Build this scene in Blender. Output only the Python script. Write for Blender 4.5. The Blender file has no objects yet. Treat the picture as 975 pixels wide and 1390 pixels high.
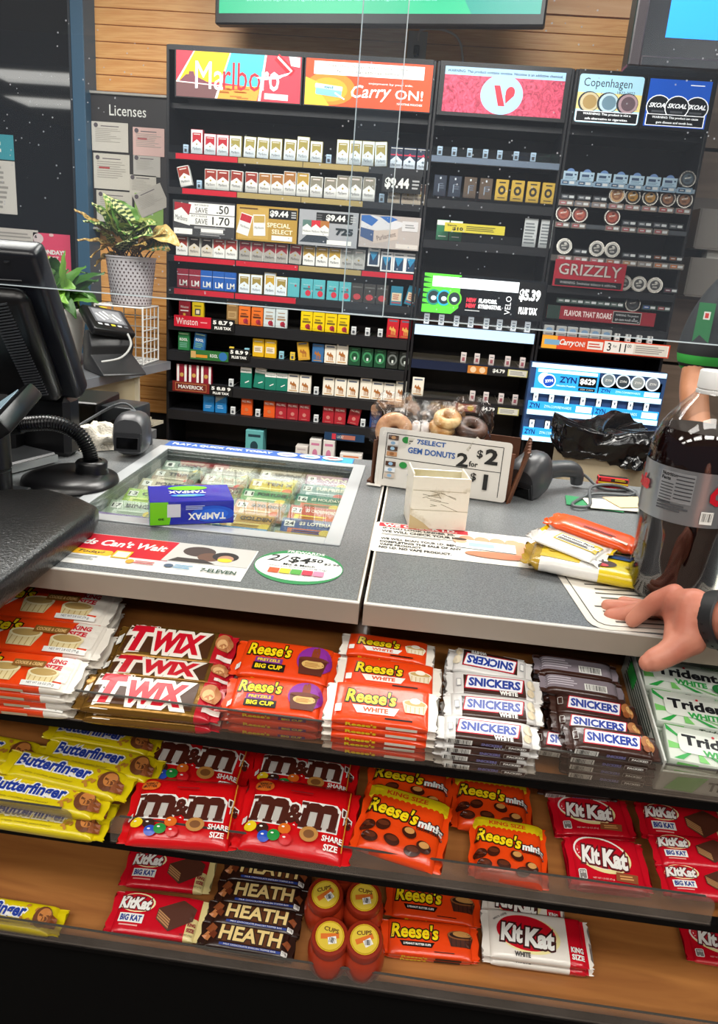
import bpy, bmesh, math, random
from mathutils import Vector, Matrix, noise
S = bpy.context.scene
COL = S.collection
PI = math.pi
R = math.radians
random.seed(7)

# ------------------------------------------------------------------ camera
CX, CY, F = 487.5, 650.0, 976.0
CAM = Vector((0, 0, 1.30))
def _frame(pitch, roll, yaw):
    c, s = math.cos, math.sin
    fw = Vector((-s(yaw)*c(pitch), c(yaw)*c(pitch), -s(pitch)))
    rt = Vector((c(yaw), s(yaw), 0)); up = rt.cross(fw)
    return rt*c(roll)+up*s(roll), up*c(roll)-rt*s(roll), fw
RT, UP, FW = _frame(R(16.6), R(4.6), R(4.1))
cd = bpy.data.cameras.new('camera'); cam = bpy.data.objects.new('camera', cd); COL.objects.link(cam)
cam.matrix_world = Matrix(((RT.x, UP.x, -FW.x, CAM.x), (RT.y, UP.y, -FW.y, CAM.y), (RT.z, UP.z, -FW.z, CAM.z), (0, 0, 0, 1)))
cd.sensor_fit = 'VERTICAL'; cd.sensor_height = 36.0; cd.sensor_width = 36.0*975/1390
cd.lens = 36.0*F/1390; cd.shift_y = -(695-CY)/1390
cd.clip_start = 0.02
S.camera = cam
# measuring helpers: a photo pixel read on a real plane of the room
def ray(px, py): return RT*((px-CX)/F) - UP*((py-CY)/F) + FW
def at(px, py, Y): d = ray(px, py); return CAM + d*((Y-CAM.y)/d.y)
def on(px, py, z): d = ray(px, py); return CAM + d*((z-CAM.z)/d.z)
def xw(px, Y, z):
    a = (px-CX)/F; q = Vector((0, Y, z))-CAM
    return (a*q.dot(FW)-q.dot(RT))/(RT.x-a*FW.x)

# ------------------------------------------------------------------ world, lights, exposure
w = bpy.data.worlds.new('world'); S.world = w; w.use_nodes = True
w.node_tree.nodes['Background'].inputs[0].default_value = (0.80, 0.86, 1.0, 1)
w.node_tree.nodes['Background'].inputs[1].default_value = 0.09
S.view_settings.view_transform = 'Standard'; S.view_settings.look = 'None'
S.view_settings.exposure = 0.0; S.view_settings.gamma = 1.0
def area(name, loc, sx, sy, power, color=(1, .97, .92), rot=(0, 0, 0)):
    l = bpy.data.lights.new(name, 'AREA'); l.shape = 'RECTANGLE'; l.size = sx; l.size_y = sy
    l.energy = power; l.color = color
    o = bpy.data.objects.new(name, l); COL.objects.link(o); o.location = loc; o.rotation_euler = rot
    return o
CEIL = 2.85
PANELS = [(-1.3, 1.95, 52), (0.3, 1.95, 54), (1.9, 1.95, 44), (-1.2, -0.45, 16), (0.35, -0.45, 19), (1.9, -0.45, 16), (-1.2, -1.75, 17), (0.35, -1.75, 19), (1.9, -1.75, 17), (-3.9, -0.45, 14), (-2.8, -1.75, 16), (-4.4, -1.75, 14)]
for x, y, p in PANELS:
    area('ceiling_lamp', (x, y, CEIL-.05), 1.15, .55, p)

# ------------------------------------------------------------------ materials
def lin(c): return c/12.92 if c <= .04045 else ((c+.055)/1.055)**2.4
def hx(s): s = s.lstrip('#'); return tuple(lin(int(s[i:i+2], 16)/255) for i in (0, 2, 4))
_M = {}
def M(c, rough=.5, metal=0, emit=0, spec=.5, bump=0, bscale=60, coat=0):
    k = (c, rough, metal, emit, spec, bump, bscale, coat)
    if k in _M: return _M[k]
    m = bpy.data.materials.new('surface_'+c.strip('#')); m.use_nodes = True; nt = m.node_tree
    b = nt.nodes['Principled BSDF']; rgb = hx(c)
    b.inputs['Base Color'].default_value = (*rgb, 1); b.inputs['Roughness'].default_value = rough
    b.inputs['Metallic'].default_value = metal; b.inputs['Specular IOR Level'].default_value = spec
    b.inputs['Coat Weight'].default_value = coat
    if emit:
        b.inputs['Emission Color'].default_value = (*rgb, 1); b.inputs['Emission Strength'].default_value = emit
    if bump:
        tc = nt.nodes.new('ShaderNodeTexCoord'); n = nt.nodes.new('ShaderNodeTexNoise'); n.inputs['Scale'].default_value = bscale
        n.inputs['Detail'].default_value = 3
        bp = nt.nodes.new('ShaderNodeBump'); bp.inputs['Strength'].default_value = bump; bp.inputs['Distance'].default_value = .004
        nt.links.new(tc.outputs['Object'], n.inputs['Vector']); nt.links.new(n.outputs[0], bp.inputs['Height'])
        nt.links.new(bp.outputs[0], b.inputs['Normal'])
    _M[k] = m; return m
def mixmat(name, c1, c2, scale=(1, 1, 1), nscale=5, rough=.5, lo=.35, hi=.65, metal=0, bump=0, detail=4, distort=0, spec=.5, coat=0):
    m = bpy.data.materials.new(name); m.use_nodes = True; nt = m.node_tree; b = nt.nodes['Principled BSDF']
    tc = nt.nodes.new('ShaderNodeTexCoord'); mp = nt.nodes.new('ShaderNodeMapping'); mp.inputs['Scale'].default_value = scale
    n = nt.nodes.new('ShaderNodeTexNoise'); n.inputs['Scale'].default_value = nscale; n.inputs['Detail'].default_value = detail
    n.inputs['Distortion'].default_value = distort
    r = nt.nodes.new('ShaderNodeValToRGB'); r.color_ramp.elements[0].position = lo; r.color_ramp.elements[1].position = hi
    r.color_ramp.elements[0].color = (*hx(c1), 1); r.color_ramp.elements[1].color = (*hx(c2), 1)
    L = nt.links.new
    L(tc.outputs['Object'], mp.inputs[0]); L(mp.outputs[0], n.inputs['Vector']); L(n.outputs[0], r.inputs[0]); L(r.outputs[0], b.inputs['Base Color'])
    b.inputs['Roughness'].default_value = rough; b.inputs['Metallic'].default_value = metal; b.inputs['Specular IOR Level'].default_value = spec
    b.inputs['Coat Weight'].default_value = coat
    if bump:
        bp = nt.nodes.new('ShaderNodeBump'); bp.inputs['Strength'].default_value = bump; bp.inputs['Distance'].default_value = .004
        L(n.outputs[0], bp.inputs['Height']); L(bp.outputs[0], b.inputs['Normal'])
    return m
def clear(name, tint=(1, 1, 1), refl=.06, rough=.02, dust=0):
    m = bpy.data.materials.new(name); m.use_nodes = True; nt = m.node_tree; nt.nodes.clear()
    o = nt.nodes.new('ShaderNodeOutputMaterial'); t = nt.nodes.new('ShaderNodeBsdfTransparent'); t.inputs[0].default_value = (*tint, 1)
    g = nt.nodes.new('ShaderNodeBsdfGlossy'); g.inputs['Roughness'].default_value = rough
    lw = nt.nodes.new('ShaderNodeLayerWeight'); lw.inputs[0].default_value = .35
    ma = nt.nodes.new('ShaderNodeMath'); ma.operation = 'MULTIPLY_ADD'; ma.inputs[1].default_value = .35; ma.inputs[2].default_value = refl
    mx = nt.nodes.new('ShaderNodeMixShader'); L = nt.links.new
    L(lw.outputs['Fresnel'], ma.inputs[0]); L(ma.outputs[0], mx.inputs[0]); L(t.outputs[0], mx.inputs[1]); L(g.outputs[0], mx.inputs[2])
    last = mx
    if dust:
        hz = nt.nodes.new('ShaderNodeBsdfDiffuse'); hz.inputs[0].default_value = (.75, .85, 1, 1); mh = nt.nodes.new('ShaderNodeMixShader'); mh.inputs[0].default_value = .018
        nt.links.new(mx.outputs[0], mh.inputs[1]); nt.links.new(hz.outputs[0], mh.inputs[2]); mx = mh
        tc = nt.nodes.new('ShaderNodeTexCoord'); v = nt.nodes.new('ShaderNodeTexVoronoi'); v.inputs['Scale'].default_value = 70
        c = nt.nodes.new('ShaderNodeMath'); c.operation = 'LESS_THAN'; c.inputs[1].default_value = .085
        n = nt.nodes.new('ShaderNodeTexNoise'); n.inputs['Scale'].default_value = 4
        c2 = nt.nodes.new('ShaderNodeMath'); c2.operation = 'MULTIPLY'
        c3 = nt.nodes.new('ShaderNodeMath'); c3.operation = 'MULTIPLY'; c3.inputs[1].default_value = dust
        ge = nt.nodes.new('ShaderNodeMath'); ge.operation = 'GREATER_THAN'; ge.inputs[1].default_value = .5
        df = nt.nodes.new('ShaderNodeBsdfDiffuse'); df.inputs[0].default_value = (.9, .93, 1, 1)
        m2 = nt.nodes.new('ShaderNodeMixShader')
        L(tc.outputs['Object'], v.inputs['Vector']); L(tc.outputs['Object'], n.inputs['Vector']); L(v.outputs['Distance'], c.inputs[0])
        L(n.outputs[0], ge.inputs[0]); L(c.outputs[0], c2.inputs[0]); L(ge.outputs[0], c2.inputs[1]); L(c2.outputs[0], c3.inputs[0])
        L(c3.outputs[0], m2.inputs[0]); L(mx.outputs[0], m2.inputs[1]); L(df.outputs[0], m2.inputs[2]); last = m2
    L(last.outputs[0], o.inputs[0]); return m
def film(c, rough=.3, bump=.35, bscale=45): return M(c, rough, 0, 0, .5, bump, bscale, .25)
def lit(c, e=.9): return M(c, .35, 0, e)
INK = M('#141414', .5); WHITE = M('#ECECE6', .5); PAPER = M('#E9E4D8', .7); BLK = M('#0E0E10', .4); DARK = M('#1A1A1C', .45)
ACRYL = clear('clear_acrylic', refl=.05); ACRYL_EDGE = M('#8A9094', .2)

# ------------------------------------------------------------------ mesh builder
_T = {}
def text_data(s, bold, shear):
    k = (s, round(bold, 3), round(shear, 2))
    if k not in _T:
        c = bpy.data.curves.new('t', 'FONT'); c.body = s; c.align_x = 'CENTER'; c.align_y = 'CENTER'
        c.resolution_u = 2; c.offset = bold; c.shear = shear
        o = bpy.data.objects.new('t', c); COL.objects.link(o)
        bpy.context.view_layer.update()
        me = bpy.data.meshes.new_from_object(o.evaluated_get(bpy.context.evaluated_depsgraph_get()))
        _T[k] = ([(v.co.x, v.co.y) for v in me.vertices], [tuple(p.vertices) for p in me.polygons])
        bpy.data.objects.remove(o); bpy.data.curves.remove(c); bpy.data.meshes.remove(me)
    return _T[k]
class MB:
    def __init__(s, surf=None, eps=.00014, mat=None):
        s.v = []; s.f = []; s.m = []; s.mats = []; s.X = mat; s.surf = surf; s.eps = eps; s.layer = 1; s.L2 = .009**2
    def mi(s, mat):
        if mat not in s.mats: s.mats.append(mat)
        return s.mats.index(mat)
    def add(s, vs, fs, mat):
        o = len(s.v); X = s.X
        for p in vs: s.v.append(tuple(X @ Vector(p)) if X else tuple(p))
        i = s.mi(mat)
        for f in fs: s.f.append(tuple(o+j for j in f)); s.m.append(i)
    # solids
    def box(s, c, d, mat, rz=0, rx=0, ry=0):
        m = Matrix.Rotation(rz, 3, 'Z') @ Matrix.Rotation(ry, 3, 'Y') @ Matrix.Rotation(rx, 3, 'X'); c = Vector(c)
        vs = [c + m @ Vector((sx*d[0]/2, sy*d[1]/2, sz*d[2]/2)) for sz in (-1, 1) for sy in (-1, 1) for sx in (-1, 1)]
        s.add(vs, [(0, 2, 3, 1), (4, 5, 7, 6), (0, 1, 5, 4), (2, 6, 7, 3), (0, 4, 6, 2), (1, 3, 7, 5)], mat)
    def bx(s, x0, x1, y0, y1, z0, z1, mat): s.box(((x0+x1)/2, (y0+y1)/2, (z0+z1)/2), (x1-x0, y1-y0, z1-z0), mat)
    def prism(s, pts, z0, z1, mat):
        n = len(pts); s.add([(x, y, z0) for x, y in pts]+[(x, y, z1) for x, y in pts],
            [tuple(range(n-1, -1, -1)), tuple(range(n, 2*n))]+[(i, (i+1) % n, n+(i+1) % n, n+i) for i in range(n)], mat)
    def lathe(s, prof, mat, c=(0, 0, 0), n=24, cap=True):
        vs = []; fs = []
        for r, z in prof:
            for i in range(n): a = 2*PI*i/n; vs.append((c[0]+r*math.cos(a), c[1]+r*math.sin(a), c[2]+z))
        for k in range(len(prof)-1):
            for i in range(n): j = (i+1) % n; fs.append((k*n+i, k*n+j, (k+1)*n+j, (k+1)*n+i))
        if cap: fs.append(tuple(range(n-1, -1, -1))); fs.append(tuple(range((len(prof)-1)*n, len(prof)*n)))
        s.add(vs, fs, mat)
    def tube(s, path, r, mat, n=8, closed=False):
        P = [Vector(p) for p in path]; rings = []; N = len(P); u = None; vs = []
        for i, p in enumerate(P):
            t = (P[(i+1) % N]-P[i-1]) if closed else (P[min(i+1, N-1)]-P[max(i-1, 0)])
            t.normalize()
            if u is None: u = t.orthogonal().normalized()
            u = (u - t*u.dot(t)).normalized(); v = t.cross(u)
            rr = r[i] if isinstance(r, (list, tuple)) else r
            for k in range(n): a = 2*PI*k/n; vs.append(p+(u*math.cos(a)+v*math.sin(a))*rr)
        fs = [(i*n+k, i*n+(k+1) % n, (i+1)*n+(k+1) % n, (i+1)*n+k) for i in range(N-1) for k in range(n)]
        if closed: fs += [((N-1)*n+k, (N-1)*n+(k+1) % n, (k+1) % n, k) for k in range(n)]
        else: fs += [tuple(range(n-1, -1, -1)), tuple(range((N-1)*n, N*n))]
        s.add(vs, fs, mat)
    def grid(s, fn, nu, nv, mat, matfn=None):
        vs = [fn(i/nu, j/nv) for j in range(nv+1) for i in range(nu+1)]
        if not matfn:
            s.add(vs, [(j*(nu+1)+i, j*(nu+1)+i+1, (j+1)*(nu+1)+i+1, (j+1)*(nu+1)+i) for j in range(nv) for i in range(nu)], mat)
            return
        o = len(s.v); s.add(vs, [], mat)
        for j in range(nv):
            for i in range(nu):
                s.f.append((o+j*(nu+1)+i, o+j*(nu+1)+i+1, o+(j+1)*(nu+1)+i+1, o+(j+1)*(nu+1)+i)); s.m.append(s.mi(matfn((i+.5)/nu, (j+.5)/nv)))
    # flat print on a face (local XY), each call lies one hair above the last
    def z(s, x, y): return (s.surf(x, y) if s.surf else 0) + s.eps*s.layer
    def flat(s, pts, faces, mat, up=1):
        if s.surf:     # printed on a curved face: small triangles that follow it
            L2 = s.L2; P = []; Q = []
            for f in faces:
                for i in range(1, len(f)-1): Q.append((pts[f[0]], pts[f[i]], pts[f[i+1]]))
            F_ = []; d2 = lambda a, b: (a[0]-b[0])**2+(a[1]-b[1])**2
            while Q:
                a, b, c = Q.pop(); e = (d2(a, b), d2(b, c), d2(c, a)); m = max(e)
                if m <= L2: k = len(P); P += [a, b, c]; F_.append((k, k+1, k+2)); continue
                if m == e[1]: a, b, c = b, c, a
                elif m == e[2]: a, b, c = c, a, b
                h = ((a[0]+b[0])/2, (a[1]+b[1])/2); Q.append((a, h, c)); Q.append((h, b, c))
            pts, faces = P, F_
        s.add([(x, y, s.z(x, y)) for x, y in pts], faces, mat); s.layer += up
    def poly(s, pts, mat, up=1):
        s.flat(pts, [tuple(range(len(pts)))], mat, up)
    def rect(s, cx, cy, w, h, mat, r=0, rot=0, sk=0, up=1):
        if False:   # follow the curved face
            nx, ny = max(1, int(w/.012)), max(1, int(h/.006)); ca, sa = math.cos(rot), math.sin(rot)
            pts = []
            for j in range(ny+1):
                for i in range(nx+1):
                    x, y = w*(i/nx-.5), h*(j/ny-.5); x += sk*y
                    pts.append((cx+x*ca-y*sa, cy+x*sa+y*ca))
            s.flat(pts, [(j*(nx+1)+i, j*(nx+1)+i+1, (j+1)*(nx+1)+i+1, (j+1)*(nx+1)+i) for j in range(ny) for i in range(nx)], mat, up); return
        p = []
        if r:
            for qx, qy, a0 in ((1, -1, -90), (1, 1, 0), (-1, 1, 90), (-1, -1, 180)):
                for k in range(4):
                    a = R(a0+k*30); p.append((qx*(w/2-r)+r*math.cos(a), qy*(h/2-r)+r*math.sin(a)))
        else: p = [(-w/2, -h/2), (w/2, -h/2), (w/2, h/2), (-w/2, h/2)]
        ca, sa = math.cos(rot), math.sin(rot)
        s.poly([(cx+(x+sk*y)*ca-y*sa, cy+(x+sk*y)*sa+y*ca) for x, y in p], mat, up)
    def ell(s, cx, cy, rx, ry, mat, rot=0, n=20, up=1):
        ca, sa = math.cos(rot), math.sin(rot)
        P = [(rx*math.cos(2*PI*i/n), ry*math.sin(2*PI*i/n)) for i in range(n)]
        pts = [(cx, cy)]+[(cx+x*ca-y*sa, cy+x*sa+y*ca) for x, y in P]
        s.flat(pts, [(0, 1+i, 1+(i+1) % n) for i in range(n)], mat, up)
    def text(s, t, cx, cy, w, h, mat, bold=.0, shear=0, rot=0, out=None, ow=.05, out2=None, ow2=.09, arc=0):
        b = text_data(t, bold, shear)[0]
        if not b: return
        x0 = min(p[0] for p in b); x1 = max(p[0] for p in b); y0 = min(p[1] for p in b); y1 = max(p[1] for p in b)
        mx, my = (x0+x1)/2, (y0+y1)/2; kx = w/max(x1-x0, 1e-6); ky = h/max(y1-y0, 1e-6)
        ca, sa = math.cos(rot), math.sin(rot)
        for mm, bb in ((out2, bold+ow2), (out, bold+ow), (mat, bold)):
            if mm is None: continue
            v, f = text_data(t, bb, shear); P = []
            for x, y in v:
                x = (x-mx)*kx; y = (y-my)*ky + arc*(1-(2*x/w)**2)*h if arc else (y-my)*ky
                P.append((cx+x*ca-y*sa, cy+x*sa+y*ca))
            s.flat(P, f, mm)
    def lines(s, cx, cy, w, h, n, mat, fill=.5, rag=.25):   # lines of print too small to read
        for i in range(n):
            ww = w*(1-random.random()*rag); s.rect(cx-(w-ww)/2, cy+h/2-(i+.5)*h/n, ww, h/n*fill, mat, up=0)
        s.layer += 1
    def bars(s, cx, cy, w, h, n, mat):
        x = cx-w/2
        for i in range(n):
            bw = w/n*random.choice((.25, .5, .75)); s.rect(x+w/n/2, cy, bw, h, mat, up=0)
            x += w/n
        s.layer += 1
    def build(s, name, parent=None, loc=None, rot=None, smooth=None, bevel=0, seg=1, subsurf=0):
        me = bpy.data.meshes.new(name); me.from_pydata([tuple(p) for p in s.v], [], s.f)
        for m in s.mats: me.materials.append(m)
        me.polygons.foreach_set('material_index', s.m)
        if bevel:
            bm = bmesh.new(); bm.from_mesh(me)
            ed = [e for e in bm.edges if len(e.link_faces) == 2 and e.calc_face_angle(0) > .7]
            bmesh.ops.bevel(bm, geom=ed, offset=bevel, segments=seg, affect='EDGES', profile=.5); bm.to_mesh(me); bm.free()
        if smooth is not None:
            me.shade_smooth(); me.set_sharp_from_angle(angle=R(smooth))
        me.update()
        o = bpy.data.objects.new(name, me); COL.objects.link(o)
        if loc is not None: o.location = loc
        if rot is not None: o.rotation_euler = rot
        if subsurf:
            md = o.modifiers.new('s', 'SUBSURF'); md.levels = subsurf; md.render_levels = subsurf
        if parent: o.parent = parent
        return o
STAND = Matrix.Rotation(PI/2, 4, 'X')     # a face drawn in XY stands up and looks towards the customers
def T(x, y, z): return Matrix.Translation((x, y, z))
def tag(o, label, cat, group=None):
    o['label'] = label; o['category'] = cat
    if group: o['group'] = group
    return o
def empty(name, label, cat, loc=(0, 0, 0), rz=0, group=None):
    o = bpy.data.objects.new(name, None); COL.objects.link(o); o.location = loc; o.rotation_euler = (0, 0, rz)
    o.empty_display_size = .05
    return tag(o, label, cat, group)
def struct(o): o['kind'] = 'structure'; return o
_used = {}
def dup(root, loc, rot=None, label=None, cat=None, group=None, scale=None):
    k = root.name
    if k not in _used: r = root; _used[k] = 1
    else:
        r = root.copy(); COL.objects.link(r)
        for ch in [c for c in root.children]:
            c = ch.copy(); COL.objects.link(c); c.parent = r
            for g in ch.children:
                d = g.copy(); COL.objects.link(d); d.parent = c
    r.location = loc
    if rot is not None:
        if isinstance(rot, Matrix): r.rotation_mode = 'XYZ'; r.rotation_euler = rot.to_euler()
        else: r.rotation_euler = rot
    if scale: r.scale = scale
    if label: r['label'] = label
    if cat: r['category'] = cat
    if group: r['group'] = group
    return r
ORD = ['zeroth', 'first', 'second', 'third', 'fourth', 'fifth', 'sixth', 'seventh', 'eighth', 'ninth', 'tenth', 'eleventh', 'twelfth', 'thirteenth', 'fourteenth', 'fifteenth', 'sixteenth', 'seventeenth', 'eighteenth', 'nineteenth', 'twentieth', 'twenty-first']
# ================================================================== the setting
WOOD = mixmat('slat_wood', '#DC9448', '#F2B870', (1.2, 6, 22), 3, .45, .3, .7, distort=1.5)
TAUPE = mixmat('taupe_panel', '#7C6A5C', '#8A7768', (1, 1, 8), 4, .6)
FLOOR = mixmat('floor_vinyl', '#6A5D52', '#80736A', (1, 1, 1), 9, .4)
b = MB(); b.bx(-5.5, 3.4, -4, 4.4, -.05, 0, FLOOR); struct(b.build('floor'))
b = MB(); b.bx(-5.5, 3.4, -4, 4.4, CEIL, CEIL+.05, M('#D9D6CE', .8)); struct(b.build('ceiling'))
WY = 3.6
b = MB(); b.bx(-1.69, 3.4, WY+.02, WY+.12, 0, CEIL, M('#0D0A08', .8)); wall = struct(b.build('wall_back'))
slatm = None
def slat(x0, x1, z0, z1, mat, share=None):
    if share: o = bpy.data.objects.new('slat', share); COL.objects.link(o)
    else:
        b = MB(); b.bx(x0, x1, WY, WY+.02, -(z1-z0)/2, (z1-z0)/2, mat); o = b.build('slat', bevel=.0015)
    o.location = (0, 0, (z0+z1)/2); o.parent = wall; return o.data
for i in range(-7, 28):
    z0 = 0

    zz = 2.321+.0685*(i-20)
    if zz+.0345 > 2.42: continue
    slatm = slat(-1.66, 1.12, zz+.0015, zz+.0670, WOOD, slatm)
b = MB(); b.bx(-1.66, 1.12, WY, WY+.02, 2.395, CEIL, mixmat('header_wood', '#DBA474', '#E8B88A', (1, 1, 12), 3, .5)); b.build('header_board', wall)
sm = None
for i in range(9): sm = slat(1.125, 3.4, .02+.315*i, .32+.315*i, TAUPE, sm)
# window at the left with a dark night outside
b = MB(); b.bx(-1.69, -1.63, 3.48, 3.62, 0, CEIL, M('#2F5570', .45)); struct(b.build('trim_1', bevel=.003))
b = MB(); b.bx(-1.70, -1.69, 3.48, 3.62, 0, CEIL, M('#16202A', .5)); struct(b.build('trim_2'))
b = MB(); b.bx(-5.5, -1.70, 3.55, 3.56, .62, CEIL, M('#0B0D10', .03, 0, 0, .6)); struct(b.build('window_1'))
b = MB(); b.bx(-5.5, -1.70, 3.50, 3.62, 0, .62, M('#A99F8C', .6)); struct(b.build('wall_left'))
b = MB(); b.bx(-1.66, -1.652, 3.588, 3.6, .6, 2.4, M('#D8C49A', .5)); struct(b.build('trim_3'))
# lamps in the ceiling
for i, (x, y, p) in enumerate(PANELS):
    e = empty('ceiling_light', 'flush white ceiling light panel, %s, %s' % ('above the back cases' if y > 0 else ('above the candy rack' if y > -1.5 else 'farther behind the camera'), ('left one', 'middle one', 'right one')[i % 3] if i < 9 else ('far left near the window', 'left behind', 'farthest left')[i-9]), 'ceiling light', (x, y, CEIL), 0, 'ceiling light panels')
    b = MB()
    for sx in (-1, 1): b.box((sx*.595, 0, -.02), (.03, .6, .04), WHITE)
    for sy in (-1, 1): b.box((0, sy*.29, -.02), (1.16, .03, .04), WHITE)
    b.build('frame', e)
    b = MB(); b.box((0, 0, -.012), (1.16, .55, .01), M('#FFF6E8', .5, 0, 2.2)); b.build('diffuser', e)

# ================================================================== cigarette cases on the back wall
FY = 3.30
BODY = M('#151417', .4); BROWNBACK = mixmat('case_back', '#1A1210', '#2A1E19', (1, 1, 1), 6, .5)
def case(name, label, x0, x1, shelves, ztop=2.115, zbot=.06, right_short=False):
    c = empty(name, label, 'display case', ((x0+x1)/2, FY, 0)); w = x1-x0
    b = MB(); b.bx(-w/2, w/2, .255, .27, zbot, ztop, BROWNBACK); b.build('back_panel', c)
    for sx in (-1, 1):
        b = MB(); b.bx(sx*w/2-(.012 if sx > 0 else 0), sx*w/2+(0 if sx > 0 else .012), .0, .255, zbot, ztop, BODY); b.build('side_panel', c, bevel=.002)
    b = MB(); b.bx(-w/2+.012, w/2-.012, -.005, .255, ztop-.02, ztop, BODY); b.bx(-w/2+.012, w/2-.012, .03, .255, 1.88, 1.90, BODY)
    b.build('header_box', c)

    b = MB(); b.bx(-w/2, w/2, .01, .255, 0, zbot, BODY); b.build('plinth', c)
    for z, lip, mat, segs in shelves:
        b = MB(); b.bx(-w/2+.012, w/2-.012, .0, .25, z-.012, z, M('#2A2A2E', .35)); sh = b.build('shelf', c)
        b = MB(); b.bx(-w/2+.012, w/2-.012, -.012, .0, z-lip, z-.001, mat or M('#1D1D20', .35)); b.build('shelf_edge', sh)
        for (sx0, sx1, m2) in segs or []:
            b = MB(); b.bx(sx0-(x0+x1)/2, sx1-(x0+x1)/2, -.0145, -.012, z-lip+.003, z-.003, m2); b.build('price_strip', sh)
    return c
RED = M('#C8142B', .35); GOLD = M('#A8935A', .4); LITW = M('#B8D8F4', .3, 0, .5)
LEFT = case('cigarette_case', 'widest black case at left full of cigarette packs under two lit headers', -1.187, -.056, [
    (1.700, .028, None, [(-1.14, -.868, RED), (-.865, -.585, GOLD), (-.582, -.30, GOLD)]), (1.560, .028, None, [(-1.11, -.868, RED), (-.865, -.585, GOLD), (-.582, -.315, GOLD)]),
    (1.275, .028, None, [(-1.145, -.868, RED), (-.862, -.582, RED), (-.578, -.30, GOLD), (-.296, -.07, RED)]), (1.133, .03, None, [(-1.145, -.868, RED), (-.862, -.585, RED)]),
    (.988, .045, None, None), (.848, .045, None, None), (.698, .045, None, None), (.567, .045, None, None), (.30, .03, None, None)])
MID = case('cigarette_case', 'middle black case with a pink and red lit header and sparse shelves', -.052, .500, [
    (1.762, .03, None, [(-.04, .49, M('#6C7A8C', .2))]), (1.590, .035, None, None), (1.425, .035, None, None), (1.066, .05, M('#182238', .3), [(-.04, .49, LITW)]),
    (.908, .04, M('#16203A', .3), None), (.738, .04, None, None), (.50, .03, None, None), (.30, .03, None, None)])
RIGHT = case('tobacco_case', 'rightmost black case with rows of round tins and blue lit panel', .504, 1.062, [
    (1.700, .022, None, [(.51, 1.05, M('#9FB6C8', .3))]), (1.622, .022, None, [(.51, 1.05, M('#5E6672', .3))]), (1.535, .022, None, [(.51, 1.05, M('#4C5157', .3))]), (1.405, .03, None, [(.51, 1.02, M('#5A5450', .3))]),
    (1.275, .03, None, None), (1.118, .03, None, None), (1.012, .012, None, None)])

# ---- header signs (backlit)
def panel(case_, name, x0, x1, z0, z1, y, mat, th=.012):
    """a board in the case, drawn on in metres from its middle"""
    cx = case_.location.x
    a = MB(mat=T((x0+x1)/2-cx, y, (z0+z1)/2) @ STAND)
    a.box((0, 0, -th/2), (x1-x0, z1-z0, th), mat); a.w, a.h = x1-x0, z1-z0; a.name = name; a.c = case_
    return a
def done(a): return a.build(a.name, a.c)
# red/yellow/blue header
a = panel(LEFT, 'header_sign', -1.147, -.605, 1.917, 2.098, -.008, BODY); w, h = a.w, a.h
E9 = .75
a.rect(0, 0, w-.012, h-.008, lit('#E03A4A', E9)); W2, H2 = (w-.012)/2, (h-.008)/2
a.poly([(-W2*.72, H2), (-W2*.14, H2), (-W2*.3, -H2*.3), (-W2*.95, -H2*.3)], lit('#F7C515', E9))
a.poly([(-W2*.14, H2), (W2*.44, H2), (W2*.38, 0), (W2*.36, -H2*.45), (-W2*.26, -H2*.3)], lit('#49C3DC', E9))
a.poly([(-W2, -H2*.35), (-W2*.28, -H2*.5), (-W2*.34, -H2), (-W2, -H2)], lit('#6E4A4A', E9))
a.poly([(-W2*.95, -H2*.33), (-W2*.84, -H2*.02), (-W2*.80, -H2*.02), (-W2*.79, H2*.12), (-W2*.72, H2*.12), (-W2*.70, -H2*.06), (-W2*.5, -H2*.3), (-W2*.28, -H2*.52)], lit('#7A4550', E9))
a.poly([(-W2*.29, -H2*.42), (W2*.36, -H2*.38), (W2*.31, -H2), (-W2*.34, -H2)], lit('#D99A3C', E9))
for i in range(10): a.rect(W2*random.uniform(-.26, .28), -H2*random.uniform(.5, .95), .05, .005, lit('#B06A28', E9), up=0)
for pts in (((-.72, 1), (-.70, 1), (-.96, -.34), (-1, -.34)), ((-.14, 1), (-.12, 1), (-.33, -1), (-.37, -1)), ((.42, 1), (.45, 1), (.37, -1), (.33, -1)), ((-1, -.33), (-.3, -.42), (-.3, -.46), (-1, -.37))):
    a.poly([(x*W2, y*H2) for x, y in pts], lit('#FFF2E8', E9))
a.text('Ma', -W2*.46, -H2*.02, W2*.46, H2*1.2, lit('#FFFFFF', .95), 0)
a.text('rlbo', W2*.06, -H2*.0, W2*.60, H2*1.2, lit('#D3202E', E9), 0)
a.text('ro', W2*.52, -H2*.12, W2*.28, H2*.85, lit('#FFFFFF', .95), .01)
a.rect(W2*.62, -H2*.78, W2*.38, H2*.26, lit('#FFE0DC', E9), rot=-.02)
a.rect(W2*.74, H2*.62, W2*.34, .030, lit('#B81424', E9), rot=-.7); a.rect(W2*.74, H2*.66, W2*.30, .008, lit('#FFFFFF', E9), rot=-.7)
a.poly([(W2*.28, H2*.02), (W2*.55, H2*.10), (W2*.78, H2*.18), (W2*.84, H2*.32), (W2*.66, H2*.02), (W2*.4, -H2*.08)], lit('#FFFFFF', .95))
a.poly([(W2*.8, H2), (W2*.98, H2*.98), (W2*.98, H2*.55), (W2*.84, H2*.6)], lit('#D8ECEC', E9)); done(a)
a = panel(LEFT, 'header_sign', -.597, -.062, 1.917, 2.098, -.008, BODY); w, h = a.w, a.h; W2, H2 = w/2-.006, h/2-.004
a.rect(0, 0, 2*W2, 2*H2, lit('#EE4A1E', E9))
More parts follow.
